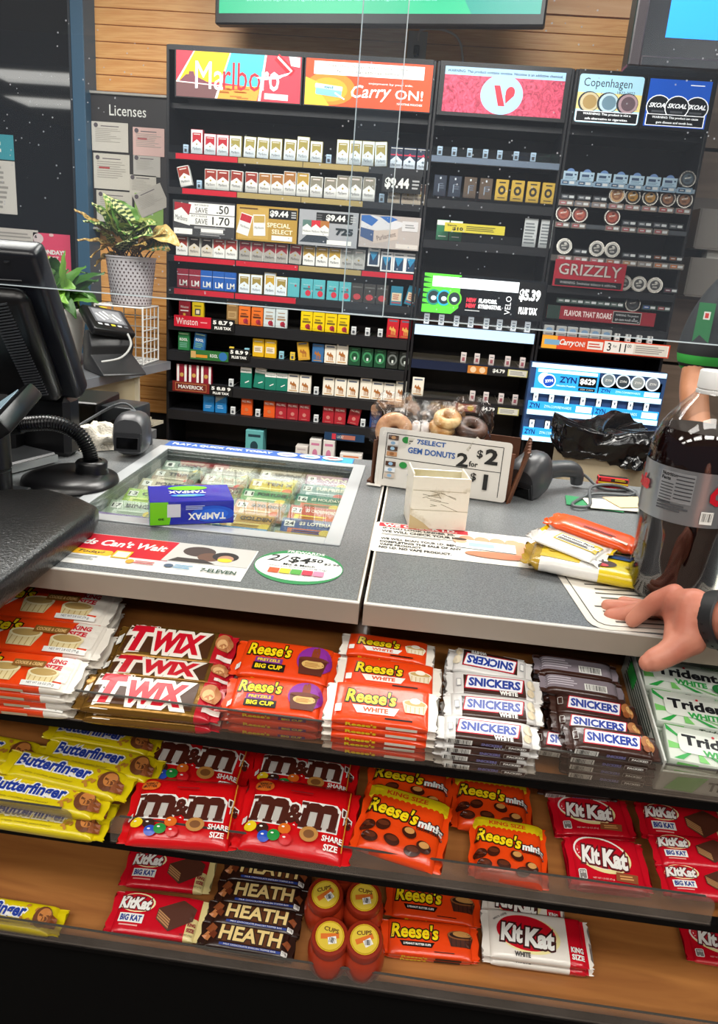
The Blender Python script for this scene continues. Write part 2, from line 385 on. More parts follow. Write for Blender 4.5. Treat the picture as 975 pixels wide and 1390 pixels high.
a.ell(-W2*.60, -H2*.25, W2*.40, H2*.72, lit('#F0822A', E9)); a.ell(-W2*.62, -H2*.30, W2*.30, H2*.52, lit('#F4A030', E9))
a.poly([(-W2, H2*.2), (-W2*.8, 0), (-W2*.74, -H2*.5), (-W2*.6, -H2), (-W2, -H2)], lit('#F6C03A', E9))
a.rect(0, H2*.62, W2*1.74, H2*.56, lit('#FFFFFF', .8)); a.rect(0, H2*.62, W2*1.70, H2*.48, lit('#F4EFE8', .75))
a.text('WARNING: This product contains nicotine.', -W2*.02, H2*.72, W2*1.3, H2*.14, INK); a.text('Nicotine is an addictive chemical.', 0, H2*.52, W2*1.0, H2*.13, INK)
a.text('enjoyment by your side.', W2*.36, H2*.06, W2*.7, H2*.11, lit('#FFFFFF', .9)); a.text('Carry', W2*.06, -H2*.36, W2*.64, H2*.72, lit('#FFFFFF', .95), .01, .3, .05)
a.text('ON!', W2*.66, -H2*.34, W2*.44, H2*.42, lit('#FFFFFF', .95), .01); a.text('NICOTINE POUCHES', W2*.68, -H2*.74, W2*.4, H2*.09, lit('#FFFFFF', .9))
a.rect(-W2*.62, -H2*.40, W2*.42, H2*.36, lit('#7EB4C8', .7), r=.006, rot=-.08); a.rect(-W2*.62, -H2*.20, W2*.44, H2*.2, lit('#B4DCE6', .7), r=.004, rot=-.08); a.text('on!', -W2*.62, -H2*.2, W2*.14, H2*.12, lit('#2E6A90', .5), .02, 0, -.08)
a.rect(-W2*.44, -H2*.56, W2*.18, H2*.06, lit('#FFFFFF', .9), rot=-.5); done(a)
a = panel(MID, 'header_sign', -.038, .486, 1.915, 2.11, -.008, BODY); w, h = a.w, a.h; W2, H2 = w/2-.02, h/2-.014
FUR = mixmat('red_fur_print', '#8E1030', '#F05878', (1, 1, 1), 38, .4, .3, .7, distort=2)
FUR.node_tree.nodes['Principled BSDF'].inputs['Emission Strength'].default_value = .55
FUR.node_tree.links.new(FUR.node_tree.nodes['Color Ramp'].outputs[0], FUR.node_tree.nodes['Principled BSDF'].inputs['Emission Color'])
a.rect(0, 0, 2*W2, 2*H2, FUR); a.rect(0, H2*.82, 2*W2, H2*.36, lit('#9CC4E4', .8)); a.text('WARNING: This product contains nicotine. Nicotine is an addictive chemical.', 0, H2*.80, W2*1.92, H2*.16, M('#15203A'), .02)
a.ell(-W2*.02, -H2*.12, W2*.355, H2*.88, lit('#9CCBE8', .85), n=36)
a.poly([(x*W2, y*H2) for x, y in ((-.16, .28), (-.06, .28), (.05, -.62), (-.06, -.62))], lit('#C4283C', .5)); a.ell(W2*.12, -H2*.0, W2*.075, H2*.26, lit('#C4283C', .5), rot=-.3)
a.poly([(W2*.04, -H2*.12), (W2*.2, -H2*.1), (W2*.06, -H2*.5)], lit('#C4283C', .5)); done(a)
a = panel(RIGHT, 'header_sign', .516, .782, 1.912, 2.108, -.008, BODY); w, h = a.w, a.h; W2, H2 = w/2-.006, h/2-.01
a.rect(0, 0, 2*W2, 2*H2, lit('#A8D4E4', .8), r=.01); a.rect(0, -H2*.1, 2*W2, H2*.7, lit('#E8D48A', .7)); a.text('Copenhagen', -W2*.1, H2*.62, W2*1.5, H2*.46, lit('#303840', .2), .0); a.text('1822-2022', W2*.5, H2*.3, W2*.55, H2*.12, INK)
for i, (c1, c2) in enumerate((('#B89860', '#D8C8A0'), ('#7898A8', '#C8E0E8'), ('#6E5A60', '#B89AA0'))):
    x = (-.62+.6*i)*W2; a.ell(x, -H2*.14, W2*.34, H2*.44, M('#404850', .3)); a.ell(x+.003, -H2*.14, W2*.30, H2*.40, lit(c2, .5)); a.ell(x+.004, -H2*.14, W2*.22, H2*.3, lit(c1, .45))
a.rect(0, -H2*.74, W2*1.96, H2*.46, lit('#FFFFFF', .7)); a.rect(0, -H2*.74, W2*1.9, H2*.40, BLK)
a.text('WARNING: This product is not a', 0, -H2*.64, W2*1.5, H2*.13, lit('#FFFFFF', .8), .02); a.text('safe alternative to cigarettes.', 0, -H2*.84, W2*1.35, H2*.13, lit('#FFFFFF', .8), .02); done(a)
a = panel(RIGHT, 'header_sign', .788, 1.050, 1.912, 2.108, -.008, BODY); w, h = a.w, a.h; W2, H2 = w/2-.010, h/2-.012
a.rect(0, 0, 2*W2, 2*H2, lit('#1450B4', .8)); a.lines(W2*.62, H2*.8, W2*.6, .006, 1, lit('#FFFFFF', .8))
for x in (-.6, .62, .0):
    a.ell(W2*x, -H2*.16, W2*.40, H2*.5, lit('#FFFFFF', .8)); a.ell(W2*x, -H2*.16, W2*.37, H2*.46, M('#20242C', .4)); a.text('SKOAL', W2*x, -H2*.1, W2*.62, H2*.2, lit('#FFFFFF', .8), .03, .3)
    a.rect(W2*x, -H2*.36, W2*.4, H2*.09, M('#70757C'))
a.rect(0, -H2*.72, W2*1.9, H2*.5, lit('#FFFFFF', .8)); a.rect(0, -H2*.72, W2*1.84, H2*.44, BLK)
a.text('WARNING: This product can cause', 0, -H2*.62, W2*1.5, H2*.13, lit('#FFFFFF', .8), .02); a.text('gum disease and tooth loss.', 0, -H2*.83, W2*1.2, H2*.13, lit('#FFFFFF', .8), .02); done(a)

# ---- promo boards between shelves
py = -.02
a = panel(LEFT, 'promo_board', -1.150, -.872, 1.360, 1.508, py, M('#3A3A3C', .5)); w, h = a.w, a.h
a.rect(.035, h*.30, w*.74, h*.30, M('#F2F0EA')); a.rect(.035, -h*.02, w*.74, h*.30, M('#F2F0EA'))
a.text('SAVE', -.010, h*.25, .055, .022, INK, .0); a.text('.50', .085, h*.30, .055, .034, INK, .01); a.text('SAVE', -.010, -h*.06, .055, .022, INK, .0); a.text('1.70', .078, -h*.02, .078, .034, INK, .01)
a.text('BUY 2 PACKS $', -.01, h*.39, .06, .008, INK); a.text('BUY 3+ PACKS $', -.02, h*.08, .07, .008, INK)
a.poly([(-w*.48, -h*.1), (-w*.22, -h*.2), (-w*.26, h*.34), (-w*.36, h*.44), (-w*.48, h*.2)], WHITE); a.poly([(-w*.47, h*.44), (-w*.2, h*.4), (-w*.24, h*.08), (-w*.36, h*.3), (-w*.47, h*.2)], M('#A8202C', .4))
a.text('Marlboro', -w*.36, h*.0, .055, .02, INK, 0, 0, -.15)
a.rect(-w*.33, -h*.37, w*.3, h*.16, WHITE); a.rect(w*.1, -h*.24, w*.5, h*.06, M('#9A9A9A')); a.rect(w*.14, -h*.31, w*.36, h*.1, WHITE); a.lines(w*.15, -h*.41, w*.4, h*.1, 2, M('#A8A8A8')); done(a)
a = panel(LEFT, 'promo_board', -.864, -.594, 1.362, 1.508, py, M('#B8923C', .4)); w, h = a.w, a.h
a.rect(-w*.22, 0, w*.5, h*.9, M('#C9A450')); a.rect(w*.26, h*.3, w*.46, h*.28, BLK); a.text('$9.44', w*.2, h*.3, w*.3, h*.2, WHITE, .05); a.lines(w*.44, h*.3, w*.08, h*.2, 3, M('#C0C0C0'))
for x, c, rr in ((-.36, '#C02030', -.25), (-.12, '#C0A050', .05)):
    a.rect(w*x, -h*.05, w*.2, h*.6, WHITE, rot=rr); a.rect(w*x-rr*.02, h*.12, w*.18, h*.2, M(c), rot=rr); a.text('Marlboro', w*x, -h*.12, w*.15, h*.07, INK, 0, 0, rr)
a.text('SPECIAL', w*.2, -h*.02, w*.38, h*.13, M('#FFF4D0'), .02); a.text('SELECT', w*.26, -h*.2, w*.34, h*.13, M('#FFF4D0'), .02); a.rect(w*.26, -h*.38, w*.34, h*.14, WHITE); a.rect(-.3*w, h*.41, w*.3, .005, M('#6A4A18')); done(a)
a = panel(LEFT, 'promo_board', -.586, -.328, 1.362, 1.508, py, M('#A6A8AC', .4)); w, h = a.w, a.h
a.poly([(-w*.48, -h*.42), (w*.1, -h*.42), (-w*.05, -h*.2), (-w*.35, -h*.2)], M('#303A44')); a.rect(w*.1, h*.3, w*.62, h*.28, BLK); a.text('$9.44', w*.12, h*.3, w*.33, h*.2, WHITE, .05); a.lines(w*.42, h*.3, w*.1, h*.2, 3, M('#C0C0C0')); a.lines(-w*.15, h*.3, w*.1, h*.2, 3, M('#606060'))
for i, c in enumerate(('#5A7A70', '#B07030', '#D02230')):
    x = (-.36, -.06, -.21)[i]*w; a.rect(x, -h*.0, w*.15, h*.42, WHITE); a.poly([(x-w*.075, h*.21), (x+w*.075, h*.21), (x+w*.075, 0), (x, h*.1), (x-w*.075, 0)], M(c)); a.text('Marlboro', x, -h*.1, w*.13, h*.06, INK)
a.text('725', w*.28, -h*.06, w*.3, h*.2, M('#1E2A30'), .06); a.rect(w*.2, -h*.38, w*.42, h*.13, WHITE); done(a)
a = panel(LEFT, 'promo_board', -.320, -.058, 1.372, 1.507, py, M('#B9AEA8', .4)); w, h = a.w, a.h
a.poly([(-w*.48, h*.1), (-w*.02, -h*.02), (w*.3, h*.3), (-w*.3, h*.48), (-w*.48, h*.4)], M('#D8D6D8')); a.poly([(-w*.48, h*.3), (-w*.3, h*.15), (-w*.2, h*.35), (-w*.35, h*.48), (-w*.48, h*.46)], M('#2A66B0'))
a.poly([(-w*.18, h*.46), (-w*.02, h*.28), (w*.12, h*.4), (0, h*.48)], M('#2A66B0')); a.poly([(-w*.48, h*.1), (-w*.26, h*.02), (-w*.26, -h*.32), (-w*.48, -h*.18)], M('#3A5480')); a.poly([(-w*.26, h*.02), (w*.14, h*.12), (w*.14, -h*.2), (-w*.26, -h*.38)], M('#C9B8AC'))
a.text('Parliament', -w*.05, -h*.12, w*.32, h*.15, M('#4A3A3A'), 0, 0, .28); a.rect(w*.33, h*.22, w*.26, h*.3, M('#D8D4D4')); a.lines(w*.33, h*.22, w*.16, h*.14, 2, M('#909090')); a.rect(w*.3, -h*.4, w*.36, h*.14, M('#D8D0C8')); done(a)
def price(case_, x0, x1, z0, z1, txt, y=-.02, sub='PLUS TAX', mat=None, tc=None):
    a = panel(case_, 'price_sign', x0, x1, z0, z1, y, mat or BLK, .006); w, h = a.w, a.h; tc = tc or WHITE
    if sub: a.text(txt, 0, h*.2, w*.86, h*.34, tc, .05); a.text(sub, 0, -h*.24, w*.72, h*.24, tc, .05)
    else: a.text(txt, -w*.12, 0, w*.62, h*.66, tc, .05); a.lines(w*.36, 0, w*.18, h*.6, 3, M('#B0B0B0'))
    done(a)
price(LEFT, -.238, -.072, 1.602, 1.672, '$9.44', sub=None)
# lower sign strips
a = panel(LEFT, 'brand_strip', -1.143, -.970, .962, 1.012, -.02, M('#D01F34', .35), .006); a.text('Winston', -a.w*.15, 0, a.w*.58, a.h*.6, WHITE, .0); a.lines(a.w*.32, 0, a.w*.2, a.h*.2, 1, M('#F0A0A0')); done(a)
price(LEFT, -.968, -.860, .955, 1.010, '5 8.7 9')
a = panel(LEFT, 'brand_strip', -1.065, -.885, .818, .862, -.02, M('#2E6A34', .35), .006); a.rect(-a.w*.42, 0, a.w*.13, a.h*.7, M('#C8A060')); a.rect(-a.w*.2, -.006, a.w*.3, a.h*.3, M('#D08A28')); a.ell(a.w*.36, 0, a.w*.11, a.h*.45, M('#2A6AA8')); a.text('KOOL', a.w*.12, 0, a.w*.2, a.h*.35, WHITE, .02); done(a)
price(LEFT, -.883, -.785, .830, .882, '5 8.9 9')
a = panel(LEFT, 'brand_strip', -1.150, -.972, .660, .708, -.02, M('#7A2420', .35), .006); a.rect(0, 0, a.w*.84, a.h*.72, M('#C88A50')); a.rect(0, 0, a.w*.82, a.h*.64, M('#6A2018')); a.text('MAVERICK', 0, 0, a.w*.68, a.h*.36, WHITE, .02); done(a)
price(LEFT, -.970, -.862, .655, .705, '5 8.8 9')
a = panel(LEFT, 'brand_strip', -.415, -.225, .498, .532, -.02, M('#1C3A5A', .35), .006); a.rect(-a.w*.26, 0, a.w*.1, a.h*.8, M('#C83040')); a.rect(a.w*.1, 0, a.w*.34, a.h*.6, M('#B06A5A')); a.text('LUCKY', -a.w*.1, 0, a.w*.16, a.h*.4, WHITE); done(a)
# middle case signs
a = panel(MID, 'brand_strip', .045, .300, 1.462, 1.498, -.03, M('#D8C838', .5), .004); a.text('Save', -a.w*.38, .008, a.w*.16, a.h*.22, INK, .02); a.text('$10', -a.w*.28, -.006, a.w*.18, a.h*.42, INK, .04); a.lines(a.w*.12, 0, a.w*.52, a.h*.6, 3, M('#6A6420')); done(a)
a = panel(MID, 'lit_sign', -.030, .505, 1.118, 1.288, -.02, M('#10141A', .3), .02); w, h = a.w, a.h
a.rect(-w*.33, 0, w*.30, h*.98, lit('#5ADA3A', .7)); a.poly([(-w*.2, h*.45), (w*.2, h*.45), (w*.2, -h*.5), (-w*.24, -h*.5), (-w*.10, -h*.1)], M('#12161C', .3))
for k in range(6): a.poly([(-w*.48, h*(.42-.13*k)), (-w*.41, h*(.38-.13*k)), (-w*.48, h*(.36-.13*k))], M('#1A5A2A'))
a.rect(-w*.06, h*.30, w*.70, h*.26, lit('#F4FAFF', 1.0)); a.text('WARNING: This product contains nicotine. Nicotine is an addictive chemical.', -w*.06, h*.3, w*.62, h*.06, M('#4A6A6A'))
for i in range(3): x = (-.39+.085*i)*w; a.ell(x, -h*.10, .032, .034, lit(('#2A8A7A', '#2AA8C8', '#6ACB3A')[i], .7)); a.ell(x, -h*.10, .025, .027, M('#35484E', .3)); a.ell(x, -h*.12, .012, .010, lit('#D8F0F0', .6))
a.text('NEW', -w*.08, -h*.10, w*.08, h*.11, lit('#E83848', .9), .06); a.text('NEW', -w*.08, -h*.24, w*.08, h*.11, lit('#E83848', .9), .06); a.text('FLAVORS.', w*.055, -h*.10, w*.15, h*.11, lit('#FFFFFF', .9), .06); a.text('STRENGTHS.', w*.075, -h*.24, w*.19, h*.11, lit('#FFFFFF', .9), .06)
a.lines(-w*.06, -h*.36, w*.13, h*.05, 1, lit('#C0C0C0', .5)); a.text('VELO', w*.22, -h*.16, h*.46, w*.045, lit('#FFFFFF', .9), .0, 0, PI/2)
a.rect(w*.39, 0, w*.2, h*.9, BLK); a.text('$5.39', w*.385, h*.12, w*.17, h*.32, lit('#FFFFFF', 1.0), .05); a.text('PLUS TAX', w*.385, -h*.26, w*.15, h*.18, lit('#FFFFFF', 1.0), .06); done(a)
for x0, x1, z, c in ((.212, .484, .906, '#A8562A'), (.175, .470, .730, '#B84A38')):
    a = panel(MID, 'brand_strip', x0, x1, z-.040, z-.002, -.02, M('#1A1A1C', .4), .006); w, h = a.w, a.h
    a.rect(-w*.33, 0, w*.32, h*.9, M('#C87A2A' if c == '#A8562A' else '#9A4A3A')); a.ell(-w*.4, 0, w*.05, h*.36, M('#E8C8A0')); a.ell(-w*.25, 0, w*.05, h*.36, M('#E8C8A0' if c == '#A8562A' else '#D8B820')); a.text('$4.79', w*.02, .002, w*.2, h*.5, WHITE, .04); a.rect(w*.33, 0, w*.32, h*.8, M('#C8C070')); a.rect(w*.33, 0, w*.29, h*.68, M('#D8D4C8')); a.lines(w*.33, 0, w*.25, h*.5, 3, M('#8A8A88')); done(a)
# right case signs
a = panel(RIGHT, 'brand_strip', .530, .828, 1.275, 1.385, -.03, M('#A82434', .35), .006); w, h = a.w, a.h
a.text('GRIZZLY', 0, h*.16, w*.88, h*.42, M('#C8BEB8', .3), .01, 0, 0, M('#5A0E18'), .03); a.rect(0, -h*.34, w*.94, h*.24, BLK); a.text('WARNING: Smokeless tobacco is addictive.', 0, -h*.34, w*.8, h*.1, M('#B8B8B8')); done(a)
a = panel(RIGHT, 'brand_strip', .525, .985, 1.138, 1.194, -.03, M('#8A1E2A', .35), .006); w, h = a.w, a.h
a.rect(-w*.44, 0, w*.12, h, M('#183028')); a.text('FLAVOR THAT ROARS', -w*.12, 0, w*.44, h*.44, M('#E0D0CC'), .03); a.rect(w*.24, 0, w*.26, h*.86, M('#A8A8A0')); a.rect(w*.24, 0, w*.25, h*.76, BLK); a.text('WARNING: This product', w*.24, h*.14, w*.21, h*.2, M('#D0D0D0')); a.text('can cause mouth cancer', w*.24, -h*.16, w*.21, h*.2, M('#D0D0D0')); done(a)
a = panel(RIGHT, 'brand_strip', .520, 1.068, 1.010, 1.066, -.04, M('#DD4A2A', .35), .006); w, h = a.w, a.h
a.rect(-w*.44, 0, w*.12, h, M('#F0A830')); a.rect(-w*.42, 0, w*.12, h*.4, M('#7AA8C8')); a.text('Carry', -w*.30, 0, w*.12, h*.6, WHITE, .03, .3); a.text('ON!', -w*.2, 0, w*.08, h*.4, WHITE, .02); a.rect(-w*.08, 0, w*.12, h*.6, M('#F0E8E0')); a.lines(-w*.08, 0, w*.1, h*.4, 2, M('#D05040'))
a.rect(w*.24, 0, w*.50, h*.84, M('#F4EEE6')); a.text('3', w*.03, 0, w*.03, h*.62, INK, .01); a.text('for', w*.075, .005, w*.03, h*.2, INK); a.text('11', w*.135, 0, w*.05, h*.62, INK, .01); a.text('00', w*.185, .01, w*.03, h*.26, INK); a.rect(w*.35, 0, w*.26, h*.74, M('#E2DACE')); a.lines(w*.35, 0, w*.23, h*.6, 4, M('#9A9490')); done(a)
# blue lit pouch display
ZB = lit('#2E9ADF', .85); ZL_ = lit('#BFE4FA', 1.0); ZD = M('#35507C', .35)
zx0, zx1 = .487, 1.075
zr = empty('pouch_display', 'bright blue and white lit pouch display above the trash can', 'display', ((zx0+zx1)/2, FY-.055, .60))
b = MB(); b.bx(-.294, .294, 0, .05, 0, .345, ZD); b.build('frame', zr)
def zpanel(name, x0, x1, z0, z1, y, mat):
    a = MB(mat=T((x0+x1)/2, y, (z0+z1)/2) @ STAND); a.box((0, 0, -.004), (x1-x0, z1-z0, .008), mat); a.w, a.h = x1-x0, z1-z0; return a
a = zpanel('head', -.29, .29, .325, .345, -.004, ZL_); a.build('lit_edge', zr)
a = zpanel('s', -.27, .005, .235, .325, -.01, ZB); w, h = a.w, a.h
a.rect(0, h*.38, w*.94, h*.16, lit('#D8F0FC', .9)); a.ell(-w*.36, h*.0, .026, .026, lit('#CFE6F6', .8)); a.ell(-w*.28, -h*.1, .03, .03, lit('#FFFFFF', .9)); a.ell(-w*.28, -h*.1, .025, .025, lit('#1A4AB0', .6)); a.text('ZYN', -w*.28, -h*.1, .034, .012, lit('#FFFFFF', .9), .04, 0, .2)
a.text('ZYN', w*.02, h*.02, w*.27, h*.3, M('#123A8A'), .03); a.text('Nicotine Pouches', w*.0, -h*.28, w*.3, h*.08, lit('#FFFFFF', .8)); a.rect(w*.33, 0, w*.28, h*.5, BLK); a.text('$629', w*.33, 0, w*.24, h*.32, lit('#FFFFFF', .9), .04); a.rect(w*.33, -h*.38, w*.26, h*.14, BLK); a.text('PER CAN', w*.33, -h*.38, w*.2, h*.08, WHITE); a.build('sign', zr)
a = zpanel('s', .01, .28, .235, .30, .0, ZD); w, h = a.w, a.h
for i in range(4): a.ell((-.36+.235*i)*w, h*.42, .031, .031, lit('#E8F4FA', .5)); a.ell((-.36+.235*i)*w, h*.42, .025, .025, M(('#8A9AA0', '#404A50', '#A0A8A8', '#8A9098')[i], .35)); a.text('ZYN', (-.36+.235*i)*w, h*.42, .03, .01, WHITE, .03)
a.rect(0, -h*.3, w*.98, h*.42, ZB); a.text('ZYN', -w*.38, -h*.3, w*.15, h*.26, M('#123A8A'), .03); a.text('ZYN.COM/REWARDS', -w*.02, -h*.3, w*.4, h*.14, lit('#D8F0FC', .8)); a.rect(w*.36, -h*.3, w*.24, h*.3, lit('#F4FAFF', .8)); a.build('sign', zr)
a = zpanel('edge', -.28, .285, .212, .234, -.012, ZL_); a.build('lit_edge', zr)
for x0, x1, zz in ((-.285, .0, .12), (.005, .285, .12), (-.29, .0, .0)):
    a = zpanel('s', x0, x1, zz+.018, zz+.056, -.012, ZB); w, h = a.w, a.h
    a.text('ZYN', -w*.40, 0, w*.16, h*.6, M('#123A8A'), .03); a.text('ZYN.COM/REWARDS', -w*.04, 0, w*.42, h*.3, lit('#D8F0FC', .8)); a.rect(w*.36, 0, w*.24, h*.7, lit('#F4FAFF', .8)); a.build('sign', zr)
    a = zpanel('edge', x0, x1, zz-.004, zz+.018, -.014, ZL_); a.build('lit_edge', zr)
for zz, n in ((.176, 8), (.056, 2)):
    for i in range(n):
        b = MB(mat=T(-.255+.069*i, -.006, zz)); b.bx(-.013, .013, 0, .01, 0, .038, BLK); b.bx(-.010, .010, -.002, 0, 0, .034, lit('#F4FAFF', .7)); b.bx(-.003, .003, -.003, -.002, .014, .026, M('#6A7A8A')); b.build('pouch_tag', zr)
# ================================================================== packs on the shelves
_P = {}
def pack_mesh(kind):
    if kind in _P: return _P[kind]
    k = kind.split(':'); fam = k[0]; h = .084; w = .0535; d = .022
    if fam.endswith('L'): h = .098; fam = fam[:-1]
    body = {'mr': WHITE, 'cam': M('#EDE6D6', .4), 'parl': M('#ECECEC', .35)}.get(fam) or M(k[1], .35)
    b = MB(); b.bx(-w/2, w/2, 0, d, 0, h, body); root = b.build('cigarette_pack', bevel=.0015)
    b = MB(mat=T(0, 0, 0) @ STAND)
    c = M(k[1], .35) if len(k) > 1 else WHITE
    if fam == 'mr':      # coloured roof over a white field
        wf = M(k[2], .4) if len(k) > 2 else WHITE
        b.rect(0, h*.5, w*.94, h*.96, wf)
        b.poly([(-w*.46, h*.96), (-w*.46, h*.46), (0, h*.66), (w*.46, h*.46), (w*.46, h*.96)], c)
        b.rect(0, h*.86, w*.6, h*.05, M('#E8D8D0')); b.ell(0, h*.45, w*.08, h*.05, M('#A8903C'), n=8)
        b.text('Marlboro', 0, h*.26, w*.7, h*.13, M('#2A2A34'))
    elif fam == 'mw':    # white pack with a coloured roof panel
        b.rect(0, h*.5, w*.94, h*.96, M('#E4EEF2', .4))  # white field tinted bluish, glare of the upper shelves painted in
        b.poly([(-w*.36, h*.86), (-w*.36, h*.44), (0, h*.60), (w*.36, h*.44), (w*.36, h*.86)], c); b.rect(0, h*.80, w*.54, h*.03, WHITE)
        b.ell(0, h*.40, w*.06, h*.04, M('#A8903C'), n=8); b.text('Marlboro', 0, h*.22, w*.66, h*.12, M('#3A4A5A'))
    elif fam == 'ms':    # dark pack, lines at the top, white roof
        b.rect(0, h*.93, w*.92, h*.03, WHITE); b.rect(0, h*.62, w*.92, h*.06, M('#C8284A'))
        b.poly([(-w*.46, 0.01*h), (w*.46, .01*h), (w*.46, h*.36), (0, h*.6), (-w*.46, h*.36)], M('#DCE8F4')); b.ell(0, h*.66, w*.08, h*.05, M('#E02050'), n=8); b.ell(0, h*.34, w*.1, h*.06, M('#5A6A7A'), n=8); b.text('Marlboro', 0, h*.16, w*.66, h*.12, M('#3A4A5A'))  # white roof tinted bluish with the same painted glare
    elif fam == 'lm':
        b.rect(0, h*.70, w*.96, h*.03, M('#D8D8E0')); b.text('LM', w*.06, h*.28, w*.66, h*.3, WHITE, .02)
    elif fam == 'sp':    # plain pack with a red figure
        b.rect(0, h*.46, w*.7, h*.10, M(k[2])); b.rect(0, h*.80, w*.6, h*.04, M(k[2])); b.ell(w*.12, h*.22, w*.22, h*.14, M('#B0243A'), rot=.5, n=10); b.poly([(w*.0, h*.1), (w*.36, h*.06), (w*.2, h*.4)], M('#8A1A30')); b.lines(0, h*.60, w*.6, h*.1, 2, M(k[2]))
    elif fam == 'bx':    # plain with a pale panel
        b.rect(0, h*.42, w*.74, h*.34, M(k[2])); b.lines(0, h*.42, w*.6, h*.2, 3, M('#8A6A40')); b.rect(0, h*.84, w*.7, h*.05, M(k[2]))
    elif fam == 'pm':
        b.text('PALL MALL', 0, h*.80, w*.8, h*.12, M('#F2E0D8'), .03); b.ell(0, h*.34, w*.17, h*.11, M(k[2]), n=10); b.rect(0, h*.1, w*.5, h*.03, M(k[2]))
    elif fam in ('cam', 'camc'):
        if fam == 'camc': b.rect(0, h*.5, w*.92, h*.94, c)
        b.rect(0, h*.9, w*.7, h*.08, M('#5A6478')); s = M('#A8662A' if fam == 'cam' or k[1] != '#C0202C' else '#D8A850')
        b.poly([(x*w, y*h) for x, y in ((-.30, .42), (-.26, .58), (-.16, .60), (-.14, .52), (-.05, .50), (.03, .62), (.12, .50), (.24, .46), (.28, .32), (.22, .30), (.2, .36), (.02, .36), (-.12, .38), (-.22, .44))], s)
        for x in (-.10, .02, .14, .22): b.rect(x*w, h*.27, w*.05, h*.2, s, up=0)
        b.layer += 1; b.rect(0, h*.1, w*.7, h*.04, M('#C89040'))
    elif fam == 'rd':    # crush style, round emblem
        b.ell(0, h*.5, w*.4, h*.3, M(k[2]), n=16); b.ell(0, h*.5, w*.26, h*.2, c, n=14); b.rect(w*.02, h*.4, w*.16, h*.16, M('#D8E0D8')); b.rect(0, h*.88, w*.5, h*.05, M(k[2]))
    elif fam == 'st':
        b.rect(-w*.34, h*.5, w*.2, h*.98, WHITE); b.rect(w*.34, h*.5, w*.2, h*.98, WHITE); b.ell(0, h*.42, w*.18, h*.12, M('#C8A050'), n=10)
    elif fam == 'np':
        b.rect(0, h*.86, w*.98, h*.26, WHITE); b.text('Newport', 0, h*.84, w*.8, h*.1, M('#1A5A4A'), .02); b.rect(w*.1, h*.3, w*.4, h*.05, WHITE, rot=.5)
    elif fam == 'tl':    # teal slim
        b.ell(w*.18, h*.6, w*.09, h*.06, M('#B04050'), n=8); b.text('Newport', 0, h*.7, w*.6, h*.07, M('#D8F0F0'))
        if len(k) > 2: b.ell(w*.12, h*.28, w*.24, h*.16, M('#D02A40'), n=10); b.rect(0, h*.5, w*.6, h*.08, M('#2A7A80'))
    elif fam == 'tg':    # dark with red blob (clear tray)
        b.ell(0, h*.30, w*.32, h*.16, M('#C03A40'), n=10); b.rect(0, h*.8, w*.8, h*.06, M('#6A6A66'))
    elif fam == 'tc':
        b.rect(0, h*.45, w*.8, h*.42, M('#D8C8A8')); b.lines(0, h*.45, w*.6, h*.3, 3, M('#B05A4A')); b.rect(0, h*.15, w*.8, h*.06, M('#B04A50'))
    elif fam == 'parl':
        b.rect(0, h*.42, w*.72, h*.66, M('#1E3A5A')); b.poly([(-w*.36, h*.1), (w*.36, h*.1), (w*.36, h*.4)], M('#22405E')); b.poly([(-w*.36, h*.75), (w*.36, h*.75), (-w*.05, h*.3)], M('#2A8AB8')); b.rect(0, h*.88, w*.7, h*.05, M('#5A6A7A'))
    elif fam == 'kl':
        b.text('KOOL' if k[1] != '#2E6AA0' else 'KOOL', 0, h*.6, w*.7, h*.16, WHITE, .03); b.rect(0, h*.9, w*.8, h*.05, M('#B8D0A0')); b.lines(0, h*.3, w*.7, h*.3, 3, M('#70A890'))
    elif fam == 'bl':
        b.poly([(-w*.46, h*.5), (w*.46, h*.84), (w*.46, h*.97), (-w*.46, h*.97)], M(k[2])); b.lines(0, h*.3, w*.6, h*.2, 2, M('#8AB8E0'))
    elif fam == 'win':
        b.rect(0, h*.5, w*.7, h*.06, WHITE); b.text('Winston', 0, h*.7, w*.7, h*.13, WHITE); b.ell(0, h*.3, w*.12, h*.08, M('#D8B040'), n=8)
    elif fam == 'yl':
        b.rect(0, h*.48, w*.5, h*.34, M('#4A4A44')); b.rect(0, h*.8, w*.6, h*.06, M('#7A6A10')); b.rect(0, h*.48, w*.3, h*.2, M('#E8E0C0'))
    elif fam == 'gc':    # gold pack with black figure
        b.ell(0, h*.5, w*.3, h*.22, M('#2A2418'), n=12); b.ell(0, h*.5, w*.14, h*.1, c, n=8); b.rect(0, h*.86, w*.5, h*.06, M('#2A2418')); b.rect(0, h*.14, w*.6, h*.04, M('#2A2418'))
    elif fam == 'dk':
        b.rect(0, h*.86, w*.12, h*.1, M('#D0D8E0')); b.rect(-w*.1, h*.4, w*.08, h*.4, M('#8A98A8')); b.lines(w*.15, h*.5, w*.4, h*.3, 3, M('#5A6474'))
    elif fam == 'gw':
        b.rect(0, h*.86, w*.98, h*.24, WHITE); b.rect(0, h*.5, w*.6, h*.2, M('#2A7A50')); b.rect(0, h*.2, w*.6, h*.04, WHITE)
    b.build('front_print', root, loc=(0, -.0002, 0))
    _P[kind] = root; return root
DESC = {}
